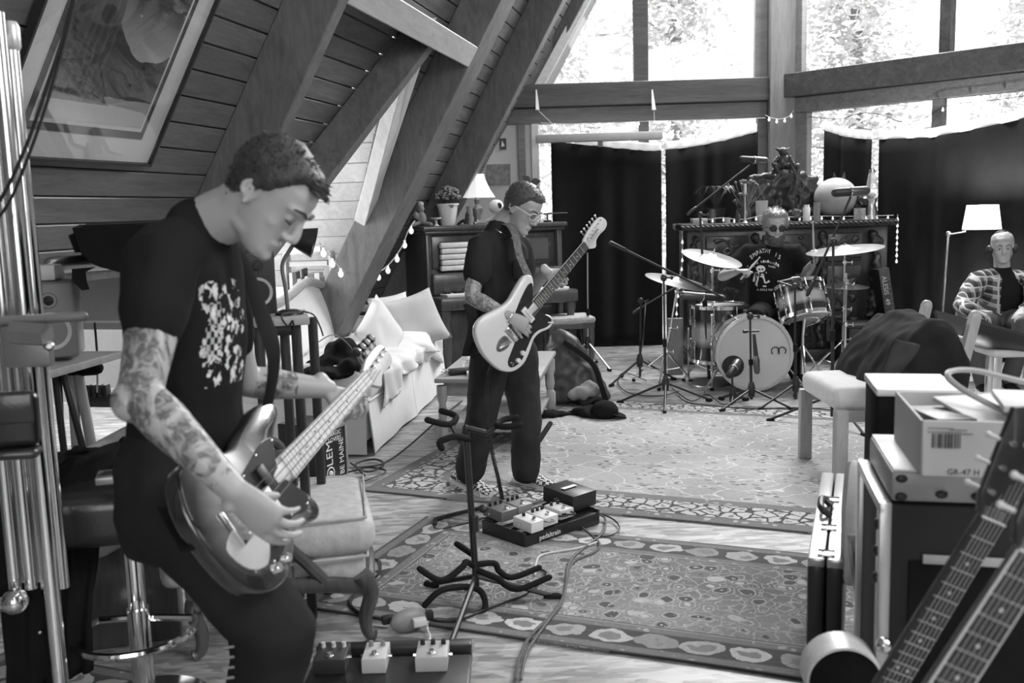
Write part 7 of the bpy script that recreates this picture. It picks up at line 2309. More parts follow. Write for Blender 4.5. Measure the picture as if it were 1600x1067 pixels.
# ------------------------------------------------------------ upholstered armchair in the foreground
C0 = F(588, 1003); cf = V((.975, .22, 0)).normalized(); cw = V((-cf.y, cf.x, 0)); CA = math_a = math.atan2(cf.y, cf.x)
def CPt(f, w, z): return C0 + cf * f + cw * w + V((0, 0, z))
t = thing('armchair', 'worn brocade armchair with cabriole legs and nailheads behind the bass', 'armchair', C0)
m_broc = P('worn brocade', .55, .75, var=.35, scale=26, bump=.3, bscale=90)
b = B(); b.box(CPt(-.24, .30, .385), (.52, .60, .15), Rz(CA), .065, 5); b.build('seat_cushion', m_broc, t)
pts = []
for z in (.455, .315):
    b = B(); k = .035; b.tube([CPt(-.5 + k, 0, z), CPt(-k * .4, .0 + k * .4, z), CPt(.015, .56, z), CPt(-.4, .6, z)], .006, 6); b.build('piping', m_broc, t)
b = B(); b.box(CPt(-.30, .31, .27), (.56, .56, .12), Rz(CA), .03, 3); b.build('seat_base', m_broc, t)
b = B(); b.tube(spline([CPt(-.03, .02, .2), CPt(-.2, .0, .235), CPt(-.4, .0, .235), CPt(-.6, .02, .2)], 6), [(.03, .018)] * 19, 8, ref=(0, 0, 1)); b.build('seat_rail', m_walnut, t)
b = B(); b.tube(spline([CPt(-.01, .05, .2), CPt(.01, .3, .225), CPt(-.01, .58, .2)], 6), [(.03, .018)] * 13, 8, ref=(0, 0, 1)); b.build('seat_rail', m_walnut, t)
for f_, w_, sx in ((-.02, .02, 1), (-.02, .58, 1), (-.6, .04, -1), (-.6, .56, -1)):
    b = B(); b.tube(spline([CPt(f_ - .02 * sx, w_, .25), CPt(f_ + .012 * sx, w_, .18), CPt(f_ - .012 * sx, w_, .09), CPt(f_ - .005 * sx, w_, .03), CPt(f_ + .02 * sx, w_, .012)], 5), [.034] * 3 + [.03 - .0008 * k for k in range(14)] + [.018, .02, .024, .02], 10); b.build('leg', m_walnut, t)
for w_ in (.0, .62):
    b = B(); b.tube(spline([CPt(-.17, w_, .25), CPt(-.22, w_, .31), CPt(-.30, w_ - .01, .42), CPt(-.29, w_, .55), CPt(-.36, w_, .62), CPt(-.62, w_, .64)], 5), .021, 8); b.build('arm_support', m_walnut, t)
    b = B(); b.box(CPt(-.45, w_ + (.02 if w_ == 0 else -.02), .40), (.36, .04, .36), Rz(CA), .015); b.build('arm_panel', P('dark brocade', .16, .8, var=.4, scale=26), t)
    for k in range(14):
        b = B(); q = CPt(-.30 + .07 * (k / 13 - .5) - .05 * sin(k * .25), w_ - .006, .27 + .024 * k) if k < 8 else CPt(-.18 - .04 * (k - 8), w_ - .002, .262); b.ell(q, .007, None, 6); b.build('nailhead', m_ink, t)
for k in range(13):
    b = B(); b.ell(CPt(-.02 - .016 * (k % 2) * 0 - .001 * k, .04 + .042 * k, .226), .007, None, 6); b.build('nailhead', m_ink, t)
for k in range(10):
    b = B(); b.ell(CPt(-.03 - .014 * k, .018, .225 + .002 * k), .007, None, 6); b.build('nailhead', m_ink, t)
b = B(); b.box(CPt(-.66, .31, .62), (.1, .6, .72), Rz(CA), .04, 3); b.build('back', m_broc, t)
# ------------------------------------------------------------ amplifier with stickers
q = F(505, 757); q = V((q.x, q.y, 0))
aa = V((.42, .9, 0)).normalized(); ab = V((aa.y, -aa.x, 0))
t = thing('amplifier', 'small black amplifier with stickers and metal corners between sofa and armchair', 'amplifier', q)
Ma = frame(aa, V((0, 0, 1)), aa.cross(V((0, 0, 1))), q)
AW, AH, AD = .24, .33, .3
b = B(); b.prism([(0, 0), (AW, 0), (AW, AH), (0, AH)], AD, Ma, .012, -AD); b.build('cabinet', m_blackplastic, t)
b = B(); b.prism([(-.004, AH - .04), (AW + .004, AH - .04), (AW + .004, AH + .004), (-.004, AH + .004)], .012, Ma, .003, -.006); b.build('metal_trim', P('aluminium trim', .6, .4, metal=.6), t)
for x in (0, AW):
    b = B(); b.prism([(x - .008, 0), (x + .008, 0), (x + .008, AH), (x - .008, AH)], .012, Ma, .003, -.006); b.build('metal_trim', P('aluminium trim', .6, .4, metal=.6), t)
    b = B(); b.ell(Ma @ V((x, AH, -.005)), .018); b.build('corner_cap', m_chrome, t)
sd = lambda x, y, r=0: Ma @ Matrix.Translation((x, y, .0015)) @ Matrix.Rotation(r, 4, 'Z')
text('TRAGIC', .036, sd(.13, AH - .065), 'sticker_lettering', m_white, t); text('LOVERS', .036, sd(.13, AH - .098), 'sticker_lettering', m_white, t)
text('BE MAINE', .062, sd(.19, .12, pi / 2), 'sticker_lettering', m_white, t, condense=.8)
text('LEM', .085, sd(.075, .16, pi / 2), 'sticker_lettering', m_white, t)
b = B(); b.torus(Ma @ V((.075, .045, .002)), Ma.to_3x3() @ V((0, 0, 1)), .034, .004, 20, 5); b.build('round_sticker', m_white, t)
b = B(); b.ell(Ma @ V((.075, .045, .001)), (.015, .015, .015)); b.build('sticker_mark', m_white, t)
# cables by the sofa
for k in range(3):
    cable(['black cable lying along the sofa skirt', 'black cable coiled beside the amplifier', 'black cable ending on the rug by the sofa'][k], [fl((560, 735), (600, 728), (640, 700), (690, 655), (722, 630)), fl((548, 728), (575, 742), (600, 730), (585, 722), (556, 730), (570, 748)), fl((545, 742), (575, 735), (603, 740), (585, 750), (562, 758))][k], .006)
# ------------------------------------------------------------ triple guitar stand
q = F(745, 938)
t = thing('guitar_stand', 'black three-way tripod guitar stand on the dark rug', 'guitar stand', q)
top = V((q.x - .02, q.y, U(736, 668, q.y).z))
b = B(); b.tube([q + V((0, 0, .06)), top], .013, 10); b.build('pole', m_blackmetal, t)
b = B(); b.tube([q + V((0, 0, .28)), q + V((0, 0, .34))], .018, 10); b.build('collar', m_blackplastic, t)
b = B(); b.ell(U(747, 795, q.y) + V((.02, 0, 0)), (.02, .016, .016)); b.build('knob', m_blackplastic, t)
for x, y in ((700, 1024), (872, 938), (668, 918)):
    b = B(); e = F(x, y) + V((0, 0, .014)); b.tube([q + V((0, 0, .1)), e], .011, 8); lg = b.build('leg', m_blackmetal, t)
    b = B(); b.tube([e - (e - q).normalized() * .04 + V((0, 0, .003)), e], .017, 8, round_=True); b.build('rubber_foot', m_rubber, lg)
gY = q.y
for pts in ([(737, 690), (700, 662), (672, 658)], [(737, 690), (775, 672), (808, 650)]):
    pass
def yoke(pl, dY):
    b = B(); b.tube(spline([U(x, y, gY + d_) for (x, y), d_ in zip(pl, dY)], 5), .0125, 8, round_=True); b.build('neck_yoke', m_rubber, t)
b = B(); b.tube([top, U(718, 690, gY), U(705, 664, gY)], .012, 8, round_=True); b.tube([top, U(760, 676, gY), U(775, 666, gY)], .012, 8, round_=True); b.build('crossbar', m_blackmetal, t)
yoke([(668, 656), (690, 662), (706, 662), (712, 650), (690, 642)], (-.02, -.02, 0, .05, .08))
yoke([(690, 700), (688, 690), (712, 682), (732, 686)], (-.1, -.1, -.08, -.04))
yoke([(812, 664), (790, 667), (776, 664), (786, 656), (806, 652)], (-.04, -.03, 0, .05, .06))
def cradle(pl, dY):
    b = B(); b.tube(spline([U(x, y, gY + d_) for (x, y), d_ in zip(pl, dY)], 5), .0125, 8, round_=True); b.build('cradle_arm', m_rubber, t)
cradle([(656, 889), (690, 907), (722, 886), (728, 878), (740, 884)], (-.16, -.14, -.08, -.05, 0))
cradle([(714, 850), (738, 866)], (.1, .02))
cradle([(664, 945), (690, 922), (730, 917), (752, 925), (758, 950), (740, 966)], (-.22, -.2, -.06, -.06, -.12, -.16))
cradle([(842, 887), (800, 902), (780, 892), (772, 880), (742, 882)], (.06, .02, .02, .02, 0))
cradle([(858, 902), (812, 920), (790, 914), (778, 904), (744, 890)], (-.06, -.08, -.06, -.04, 0))
# ------------------------------------------------------------ pedalboards and pedals
def pedal(label, c, rot, w, d, h, v, knobs=3, group='effect pedals', kv=None, foot=True, tilt=0.0):
    t = thing('effect_pedal', label, 'effect pedal', c, group)
    M = Matrix.Translation(c) @ Matrix.Rotation(rot, 4, 'Z') @ Matrix.Rotation(tilt, 4, 'X')
    m = P('pedal paint %02d' % int(v * 100), v, .4, var=.08)
    b = B(); b.prism([(-w / 2, -d / 2), (w / 2, -d / 2), (w / 2, d / 2), (-w / 2, d / 2)], h, M, .004, 0); b.build('box', m, t)
    for k in range(knobs):
        x = -w / 2 + w * (k + .5) / knobs
        b = B(); b.lathe([(0, .016), (.007, .016), (.008, 0), (0, 0)], M @ V((x, d * .26, h)), M.to_3x3() @ V((0, 0, 1)), 12); b.build('knob', kv or m_ink, t)
    if foot:
        b = B(); b.lathe([(0, .014), (.008, .014), (.009, .006), (.012, .004), (.012, 0)], M @ V((0, -d * .3, h)), M.to_3x3() @ V((0, 0, 1)), 12); b.build('footswitch', m_chrome, t)
    for s in (-1, 1):
        b = B(); b.tube([M @ V((s * w / 2, .01, h * .5)), M @ V((s * (w / 2 + .012), .01, h * .5))], .007, 8); b.build('jack', m_chrome, t)
    return t
pa, pb_ = F(818, 858), F(932, 818)
pd = (pb_ - pa).normalized(); pn_ = V((-pd.y, pd.x, 0)); PBA = math.atan2(pd.y, pd.x)
t = thing('pedalboard', 'black slatted pedalboard full of pedals on the rug', 'pedalboard', pa)
def PBp(x, y, z): return pa + pd * x + pn_ * y + V((0, 0, z))
PL_ = (pb_ - pa).length
for y, z in ((.02, .05), (.13, .06), (.24, .075)):
    b = B(); b.box(PBp(PL_ / 2, y, z), (PL_, .055, .02), Rz(PBA), .004); b.build('rail', m_blackmetal, t)
b = B(); b.box(PBp(PL_ / 2, -.012, .032), (PL_, .012, .06), Rz(PBA), .003); b.build('front_rail', m_blackmetal, t)
for x in (.0, PL_):
    b = B(); b.box(PBp(x, .13, .04), (.014, .29, .07), Rz(PBA), .003); b.build('side_rail', m_blackmetal, t)
text('pedaltrain', .034, frame(pd, V((0, 0, 1)), pd.cross(V((0, 0, 1))), PBp(.15, -.0186, .034)), 'lettering', m_white, t)
for lb, x, y, w, d, h, v, kn in (('cream pedal nearest the front corner of the rug pedalboard', .06, .03, .075, .12, .05, .75, 1), ('second pale pedal in the front row of the rug pedalboard', .165, .05, .09, .12, .045, .7, 3), ('pale pedal in the front row beside the black volume box', .285, .06, .085, .11, .045, .62, 2), ('grey pedal at the rear left of the rug pedalboard', .06, .22, .1, .13, .05, .14, 3), ('dark grey pedal in the rear middle of the rug pedalboard', .175, .23, .09, .12, .045, .25, 3), ('black box with a pale label at the right end of the rug pedalboard', .43, .13, .16, .2, .075, .02, 0)):
    tp = pedal(lb, PBp(x, y, .087 if y > .1 else .075), PBA, w, d, h, v, kn, foot=kn > 0, tilt=.06)
    if kn == 0:
        b = B(); b.box(PBp(x, y, .167), (.09, .025, .002), Rz(PBA)); b.build('label_strip', m_white, tp)
for k, (x, y) in enumerate(((.11, -.01), (.21, -.0), (.25, -.01))):
    b = B(); b.tube(spline([PBp(x, y + .02, .1), PBp(x + .01, y - .025, .105), PBp(x + .05, y - .025, .1), PBp(x + .06, y + .02, .1)], 5), .0045, 6); o = b.build('patch_cable', m_blackmetal if k else m_steel); tag(o, ['steel patch cable at the front of the rug pedalboard', 'left black patch cable at the front of the rug pedalboard', 'right black patch cable at the front of the rug pedalboard'][k], 'cable')
cable('pale braided cable from the rug pedalboard down the rug', [PBp(.33, .03, .1)] + fl((905, 825), (935, 852), (930, 868), (895, 885), (885, 920), (875, 955), (830, 1000), (812, 1035), (806, 1070)), .006, P('braided cable', .12, .7, var=.9, scale=160))
cable('second braided cable running beside it to the frame bottom', [PBp(PL_ + .01, .05, .05)] + fl((945, 815), (940, 840), (905, 868), (888, 890), (880, 940), (838, 1003), (822, 1030), (814, 1070)), .006, P('braided cable', .12, .7, var=.9, scale=160))
cable('dark cable sweeping left from the rug pedalboard', fl((935, 852), (905, 862), (850, 872), (838, 885), (836, 905)), .005, m_cablew)
cable('thin black cord looping right of the rug pedalboard', [PBp(PL_, .1, .06)] + fl((955, 815), (968, 832), (950, 843), (925, 842)), .004)
cable('black power cord crossing the dark rug under the stand', fl((842, 895), (855, 905), (820, 935), (770, 955), (720, 975), (690, 978), (665, 972)), .005)
# near pedalboard
qa, qb = F(500, 1046), F(738, 1046)
t = thing('pedalboard', 'large flat black pedalboard at the bottom edge of the picture', 'pedalboard', qa)
w_ = (qb - qa).length
b = B(); b.box(qa + V((w_ / 2, -.02, .06)), (w_, .05, .07), None, .006); b.build('rail', m_blackmetal, t)
b = B(); b.box(qa + V((w_ / 2, -.22, .05)), (w_, .3, .05), None, .006); b.build('deck', m_blackmetal, t)
for lb, x, v, kn, kv in (('dark three-knob pedal at the left of the near pedalboard', .07, .05, 3, m_whiteplastic), ('pale pedal with drips in the middle of the near pedalboard', .21, .65, 2, m_grey), ('black pedal with pale knobs at the right of the near pedalboard', .39, .5, 3, m_ink)):
    pedal(lb, qa + V((x, -.13, .075)), 0, .1 if kn == 3 else .075, .12, .05, v, kn, kv=kv)
q = F(640, 985)
t = thing('power_strip', 'round power adapter with plugs on the rug edge', 'power strip', q)
b = B(); b.ell(q + V((0, 0, .04)), (.075, .03, .045), Rz(.5)); b.build('body', P('grey adapter', .3, .4), t)
for dx, dy, m in ((-.075, -.0, m_blackplastic), (.06, .03, m_blackplastic), (.04, -.03, m_whiteplastic)):
    b = B(); b.box(q + V((dx, dy, .045)), (.05, .03, .03), Rz(.4), .006); b.build('plug', m, t)
cable('white cord curling from the white plug', [q + V((.07, -.03, .045))] + fl((668, 990), (672, 1005), (660, 1022), (640, 1035)), .004, m_whiteplastic)
cable('black cord looping under the armchair leg to the power adapter', fl((612, 978), (570, 968), (548, 950), (560, 925), (590, 905), (594, 885), (585, 880)), .006)
cable('thin black wire lying in front of the armchair leg', fl((495, 1020), (520, 1012), (580, 1018), (640, 1016), (690, 1022)), .003)
b = B(); q = F(478, 1020); b.box(q + V((-.02, 0, .03)), (.09, .06, .06), Rz(.2), .008); o = b.build('power_adapter', m_blackplastic); tag(o, 'black block adapter on the floor beside the knee of the bass player', 'adapter')
# ------------------------------------------------------------ bar stool with a jacket
q = F(228, 1105); q = V((U(207, 850, 2.8).x, 2.8, 0))
sz = U(190, 830, 2.8).z
t = thing('bar_stool', 'bar stool with black leather seat, chrome column and foot ring', 'bar stool', q)
b = B(); b.box(q + V((-.03, .02, sz + .085)), (.44, .4, .165), Rz(.25), .05, 4); b.build('seat', P('black leather', .025, .3, coat=.2, bump=.15), t)
b = B(); b.box(q + V((0, 0, sz - .008)), (.12, .12, .02), Rz(.4), .004); b.build('seat_plate', m_steel, t)
b = B(); b.tube([q + V((0, 0, .02)), q + V((0, 0, .33))], .033, 18); b.build('lower_column', m_chrome, t)
b = B(); b.tube([q + V((0, 0, .33)), q + V((0, 0, sz - .01))], .026, 18); b.build('upper_column', m_chrome, t)
rz = U(228, 968, 2.8).z
rc = q + V((.02, -.08, rz))
b = B(); b.torus(rc, (0, 0, 1), .17, .0115, 36, 8, radians(150), radians(390)); b.tube([rc + V((.17 * cos(radians(150)), .17 * sin(radians(150)), 0)), q + V((0, .02, rz))], .0115, 8); b.tube([rc + V((.17 * cos(radians(30)), .17 * sin(radians(30)), 0)), q + V((0, .02, rz))], .0115, 8); b.build('foot_ring', m_chrome, t)
b = B(); b.lathe([(0, .03), (.04, .03), (.2, .012), (.21, 0), (0, 0)], q, n=32); b.build('base', m_chrome, t)
jq = U(75, 760, 2.72)
t = thing('jacket', 'black denim jacket draped over the bar stool and hanging to the floor', 'jacket', (jq.x, jq.y, 0))
b = B()
prof = [(196, 700, 2.92), (150, 702, 2.86), (110, 722, 2.76), (84, 770, 2.70), (74, 850, 2.66), (70, 950, 2.64), (84, 1062, 2.62)]
wids = [.12, .17, .2, .2, .18, .16, .14]
vs_ = spline([U(*p) for p in prof], 6)
def jf(u, v):
    k = u * (len(vs_) - 1); i = min(int(k), len(vs_) - 2); p = vs_[i].lerp(vs_[i + 1], k - i)
    kk = u * (len(wids) - 1); j = min(int(kk), len(wids) - 2); w = wids[j] + (wids[j + 1] - wids[j]) * (kk - j)
    a = (v - .5) * 2
    fold = .03 * sin(a * 7 + u * 5) * min(1, u * 2) + .02 * noise.noise(V((a * 3, u * 5, 2)))
    return p + V((a * w * .6 + .02 * sin(u * 9), -abs(fold) + a * w * .5, .02 * sin(a * 5) * (1 - u)))
b.grid(jf, 40, 24, th=.02); b.build('cloth', P('black denim', .012, .85, var=.4, bump=.4, bscale=500), t, angle=180)
for x, y in ((58, 768), (82, 890), (62, 988)):
    b = B(); b.ell(U(x, y, 2.56), .006, None, 8); b.build('button', m_steel, t)
q = U(172, 745, 2.62)
b = B(); t = thing('tuner', 'small silver tuner box lying on the bar stool', 'tuner', q)
b.box(q, (.07, .09, .022), Rz(.3), .004); b.build('body', P('silver plastic', .25, .35, metal=.5), t)
for k in range(3): b = B(); b.box(q + V((0, -.02 + .018 * k, .0125)), (.045, .007, .003), Rz(.3)); b.build('slot', m_ink, t)
# ------------------------------------------------------------ chrome tubular chimes at the left edge
t = thing('tubular_chimes', 'rack of tall chrome tubular chimes at the left edge', 'chimes', (U(20, 800, 2.45).x, 2.45, 0))
for k in range(7):
    x = -66 + 13.5 * k; Yk = 2.5 + .05 * (k % 2)
    top, bot = U(x, 34 + (k % 2) * 46, Yk), None
    b = B(); b.tube([V((top.x, top.y, .52)), top - V((0, 0, .05))], .0165, 16); c_ = b.build('chime_tube', m_chrome, t)
    b = B(); b.tube([top - V((0, 0, .07)), top - V((0, 0, .06)), top - V((0, 0, .012)), top], [.018, .022, .022, .016], 14); b.build('cap', P('satin cap', .6, .35, metal=.6), c_)
fx_ = U(50, 600, 2.38)
b = B(); b.tube([V((fx_.x, fx_.y, .03)), V((fx_.x, fx_.y, 2.0))], .019, 16); b.build('frame_post', m_chrome, t)
b = B(); b.tube([U(-20, 503, 2.36), U(130, 494, 2.36)], .012, 10, round_=True); b.build('damper_bar', P('grey bar', .2, .4), t)
b = B(); b.box(U(44, 540, 2.37), (.115, .03, .105), None, .006); b.tube([U(20, 520, 2.34), U(74, 523, 2.33)], .03, 6); b.build('clamp', P('zinc clamp', .35, .45, metal=.8), t)
b = B(); b.ell(U(77, 541, 2.32), (.012, .018, .012)); b.tube([U(77, 541, 2.34), U(77, 541, 2.28)], .006, 8); b.build('wing_bolt', m_steel, t)
b = B(); b.tube([U(-30, 944, 2.45), U(24, 942, 2.45)], .022, 12); b.ell(U(24, 940, 2.45), .035); b.build('base_rail', m_chrome, t)
q = U(20, 655, 2.2)
t = thing('pouch', 'black leather pouch hanging on the chime rack', 'pouch', q)
b = B(); b.box(q, (.12, .05, .13), Rz(.2), .02, 3); b.box(q + V((0, -.02, -.075)), (.12, .06, .02), Rz(.2), .008); b.build('body', P('black leather', .025, .3), t, nz=[(.006, 14, (1, 1, 1))])
b = B(); b.box(q + V((0, -.03, .03)), (.122, .012, .07), Rz(.2), .006); b.build('flap', P('black leather', .025, .3), t)
cable('black cable hanging in front of the framed picture', [U(122, -30, 2.3), U(98, 60, 2.3), U(62, 170, 2.3), U(38, 235, 2.3), U(5, 305, 2.3), U(-30, 350, 2.3)], .0045)
cable('second black cable hanging beside it, spread near the chimes', [U(124, -30, 2.3), U(102, 62, 2.3), U(72, 165, 2.3), U(44, 245, 2.3), U(12, 320, 2.3), U(-30, 372, 2.3)], .004)
# ------------------------------------------------------------ left desk, monitors and clutter
dz_ = U(85, 562, 3.7).z
q = U(70, 600, 3.75)
t = thing('desk', 'plywood desk top on a trestle behind the chimes', 'desk', (q.x, q.y, 0))
p0 = U(128, 560, 3.6)
b = B(); b.box(V((p0.x - .42, p0.y + .12, dz_ - .015)), (.84, .5, .03), Rz(-.15), .004); b.build('desk_top', m_oakx, t)
for x, y, x2, y2 in ((85, 575, 105, 700), (98, 580, 170, 690), (40, 580, 30, 720)):
    b = B(); e = U(x2, y2, 3.7); b.tube([U(x, y, 3.7), V((e.x, e.y, max(.0, e.z) if e.z < .3 else .012))], .014, 6); b.build('leg', m_blackmetal, t)
def monitor(label, c, rot, w, d, h, coat):
    t = thing('studio_monitor', label, 'loudspeaker', c, 'studio monitors')
    M = Matrix.Translation(c) @ Matrix.Rotation(rot, 4, 'Z')
    b = B(); b.box(M @ V((0, d / 2, h / 2)), (w, d, h), Rz(rot), .012, 3); b.build('cabinet', coat, t)
    fr = M.to_3x3() @ V((0, -1, 0))
    b = B(); b.lathe([(0, -.004), (.012, -.002), (w * .34 * .6, -.012), (w * .34, .002), (w * .4, .003), (w * .4, 0)], M @ V((0, 0, h * .36)), fr, 26); b.build('woofer', P('paper cone', .45, .5), t)
    b = B(); b.lathe([(0, .006), (.012, .004), (w * .14, -.004), (w * .17, .002), (w * .17, 0)], M @ V((0, 0, h * .76)), fr, 20); b.build('tweeter', m_ink, t)
    return t
monitor('grey studio monitor on the desk behind the chimes', U(84, 560, 3.62), .3, .18, .2, .29, P('grey cabinet', .16, .4))
monitor('black studio monitor beside the chin of the bass player', U(405, 492, 3.4), .35, .13, .16, .225, m_blackplastic)
q = U(190, 400, 3.6)
t = thing('dust_cover', 'black dust cover draped over a keyboard under the planks', 'cover', U(180, 430, 3.6))
b = B()
cv = [(104, 360), (122, 352), (250, 348), (300, 352), (300, 470), (205, 430), (150, 405), (118, 404)]
b._add([U(x, y, 3.5) for x, y in cv] + [U(x + 10, y - 4, 4.0) for x, y in cv], [tuple(range(8)), tuple(range(15, 7, -1))] + [(i, (i + 1) % 8, 8 + (i + 1) % 8, 8 + i) for i in range(8)])
bmesh.ops.bevel(b.bm, geom=b.bm.edges[:], offset=.02, segments=2, affect='EDGES')
b.build('cloth', m_blackcloth, t, nz=[(.01, 8, (1, 1, 1))])
b = B(); b._add([U(x, y, 3.45) for x, y in ((112, 420), (150, 417), (134, 425), (136, 440), (140, 452), (128, 454), (112, 438))] + [U(x, y, 3.47) for x, y in ((112, 420), (150, 417), (134, 425), (136, 440), (140, 452), (128, 454), (112, 438))], [tuple(range(7)), tuple(range(13, 6, -1))] + [(i, (i + 1) % 7, 7 + (i + 1) % 7, 7 + i) for i in range(7)]); b.build('hanging_corner', m_blackcloth, t, smooth=False)
b = B(); b.tube([U(82, 414, 3.8), U(185, 408, 4.1)], .034, 16, round_=True); o = b.build('poster_tube', m_steel); tag(o, 'silver poster tube behind the black dust cover', 'tube')
b = B(); b.box(U(72, 425, 3.75), (.1, .15, .06), Rz(.2), .006); o = b.build('small_box', m_whiteplastic); tag(o, 'white box on top of the grey studio monitor', 'box')
t = thing('stool', 'small stool with round pale legs at the end of the desk', 'stool', F(150, 660))
b = B(); b.tube([U(105, 578, 4.0), U(150, 575, 4.0)], .03, 12, round_=True); b.build('seat', m_blackcloth, t)
for x, x2 in ((122, 158), (112, 112)):
    b = B(); e = F(x2, 668); b.tube([U(x, 582, 4.0), e + V((0, -.6, .02)) if 0 else V((U(x2, 660, 4.0).x, 4.0, .02))], .022, 10); b.build('leg', m_oak, t)
t = thing('footstool', 'brocade footstool behind the bar stool', 'footstool', V((U(165, 680, 3.3).x, 3.3, 0)))
b = B(); b.box(V((U(165, 680, 3.3).x, 3.35, .55)), (.34, .34, .36), Matrix.Rotation(-.45, 3, 'Y') @ Rz(.3), .05, 3); b.build('cushion', m_broc, t)
b = B(); b.box(V((U(175, 680, 3.3).x, 3.4, .2)), (.3, .3, .4), Rz(.3), .01); b.build('base', m_walnut, t)
t = thing('power_strip', 'dark power strip along the white knee wall', 'power strip', U(150, 625, 6.0))
b = B(); b.box(U(148, 624, 6.0), (.28, .07, .09), Rz(-.2), .01); b.build('body', m_blackplastic, t)
for k in range(4): b = B(); b.box(U(140 + 9 * k, 610, 5.95), (.025, .05, .08), Rz(-.2), .006); b.build('plug', m_ink, t)
for k in range(2):
    cable(['black cord hanging behind the desk edge', 'black cord from the desk to the power strip'][k], [[U(94, 575, 3.7), U(97, 640, 3.75), U(99, 700, 3.8)], [U(148, 505, 4.4), U(152, 560, 4.6), U(152, 612, 5.6)]][k], .006)
# table with gooseneck lamp and books behind the bass player
tz = U(430, 492, 3.5).z
t = thing('side_table', 'small dark table carrying the gooseneck lamp', 'table', V((U(440, 500, 3.5).x, 3.5, 0)))
cx_ = U(437, 490, 3.5).x
b = B(); b.box(V((cx_ - .0, 3.52, tz - .014)), (.19, .3, .028), Rz(.25), .004); b.build('table_top', m_oakx, t)
for x, y in ((-.06, 3.42), (.07, 3.44), (-.02, 3.64), (.085, 3.66)):
    b = B(); b.box(V((cx_ + x, y, tz / 2 - .014)), (.032, .032, tz - .03), None, .004); b.build('leg', m_blackmetal, t)
b = B(); b.box(V((cx_, 3.43, tz - .05)), (.15, .02, .035), Rz(.1), .003); b.build('rail', m_blackmetal, t)
lq = U(452, 484, 3.5); lq.z = tz
t = thing('desk_lamp', 'black gooseneck desk lamp with a dome shade, beside the bass player', 'lamp', lq)
b = B(); b.lathe([(0, .02), (.03, .018), (.05, .008), (.052, 0), (0, 0)], lq, n=22); b.build('base', m_blackmetal, t)
gp = spline([lq + V((-.005, 0, .01)), U(446, 450, 3.5), U(441, 415, 3.5), U(452, 392, 3.5), U(462, 378, 3.5), U(466, 376, 3.5)], 6)
b = B(); b.tube(gp, .0075, 8); b.build('gooseneck', P('grey gooseneck', .15, .4), t)
hq = U(470, 374, 3.5)
b = B(); b.lathe([(.012, -.03), (.03, -.025), (.04, 0), (.056, .05), (.053, .05), (.037, 0), (0, -.02)], hq, (.85, .1, -.25), 22); b.build('lamp_shade', m_blackmetal, t)
cable('black lead hanging from the gooseneck lamp', [lq + V((.03, -.03, .01)), U(440, 492, 3.38), U(450, 510, 3.38), U(458, 502, 3.38), U(460, 540, 3.4), U(459, 570, 3.42)], .003)
cable('thin black lead drooping over the sofa arm', [lq + V((.05, 0, .01)), U(490, 492, 3.45), U(500, 510, 3.45), U(505, 525, 3.45)], .003)
BY = 7.75; bz = U(480, 482, BY).z
t = thing('bookcase', 'low pale bookcase of books behind the sofa back', 'bookcase', V((U(480, 480, BY).x, BY, 0)))
bx0, bx1 = U(452, 480, BY).x, U(522, 480, BY).x
for z in (bz, bz + .46, .3):
    b = B(); b.box(V(((bx0 + bx1) / 2, BY + .02, z - .01)), (bx1 - bx0, .2, .02), None, .003); b.build('shelf', m_white_pine, t)
for x in (bx0, bx1):
    b = B(); b.box(V((x, BY + .02, (bz + .45) / 2)), (.02, .2, bz + .45), None, .003); b.build('side', m_white_pine, t)
rb = random.Random(3); x = bx0 + .03; i = 0
while x < bx1 - .04:
    w = rb.uniform(.02, .045); h = rb.uniform(.24, .34); v = [.7, .12, .45, .03, .6, .2][i % 6]
    lb = ['tall', 'short'][h < .29] + ' ' + {.7: 'white', .12: 'dark grey', .45: 'mid grey', .03: 'black', .6: 'pale', .2: 'greyish'}[v] + ' book, number %d from the left in the bookcase row' % (i + 1)
    tt = thing('book', lb, 'book', V((x + w / 2, BY, bz)), 'books on the low bookcase')
    b = B(); b.box(V((x + w / 2, BY, bz + h / 2)), (w, .15, h), None, .002, 1); b.build('cover', P('book cover %02d' % int(v * 100), v, .5), tt, smooth=False)
    b = B(); b.box(V((x + w / 2, BY + .006, bz + h / 2 + .001)), (w * .75, .148, h), None); b.build('pages', m_paper, tt, smooth=False)
    x += w + .003; i += 1
for k in range(2): book(['pale book lying flat across the row of upright books', 'larger pale book lying on top of the bookcase'][k], V(((bx0 + bx1) / 2, BY, bz + (.345 if k == 0 else .46))), .3 if k == 0 else .24, .15, .04, .1 - .2 * k, .6 + .15 * k)
# ------------------------------------------------------------ right-hand foreground
def obox(bb, c, sx, sy, sz, a, bev=.006): bb.box(c, (sx, sy, sz), Rz(a), bev, 2)
n0 = U(1290, 872, 2.78); f0 = U(1305, 722, 3.72)
ln = V((f0.x - n0.x, f0.y - n0.y, 0)); L_ = ln.length; ln.normalize(); la = math.atan2(ln.y, ln.x); lp = V((ln.y, -ln.x, 0))
t = thing('hard_case', 'dark hard guitar case standing on edge with a pale metal rim and handle', 'case', V((n0.x, n0.y, 0)))
hz = n0.z
mid = V((n0.x, n0.y, 0)) + ln * (L_ / 2)
for s, m in ((-1, 0), (1, 1)):
    b = B(); obox(b, mid + lp * (s * .027) + V((0, 0, hz / 2 - .01)), L_, .052, hz - .03, la, .014); b.build('shell', P('black case covering', .025, .4), t)
    b = B(); obox(b, mid + lp * (s * .027) + V((0, 0, hz - .02)), L_ - .005, .05, .03, la, .008); b.build('rim', P('worn silver rim', .5, .3, metal=.7), t)
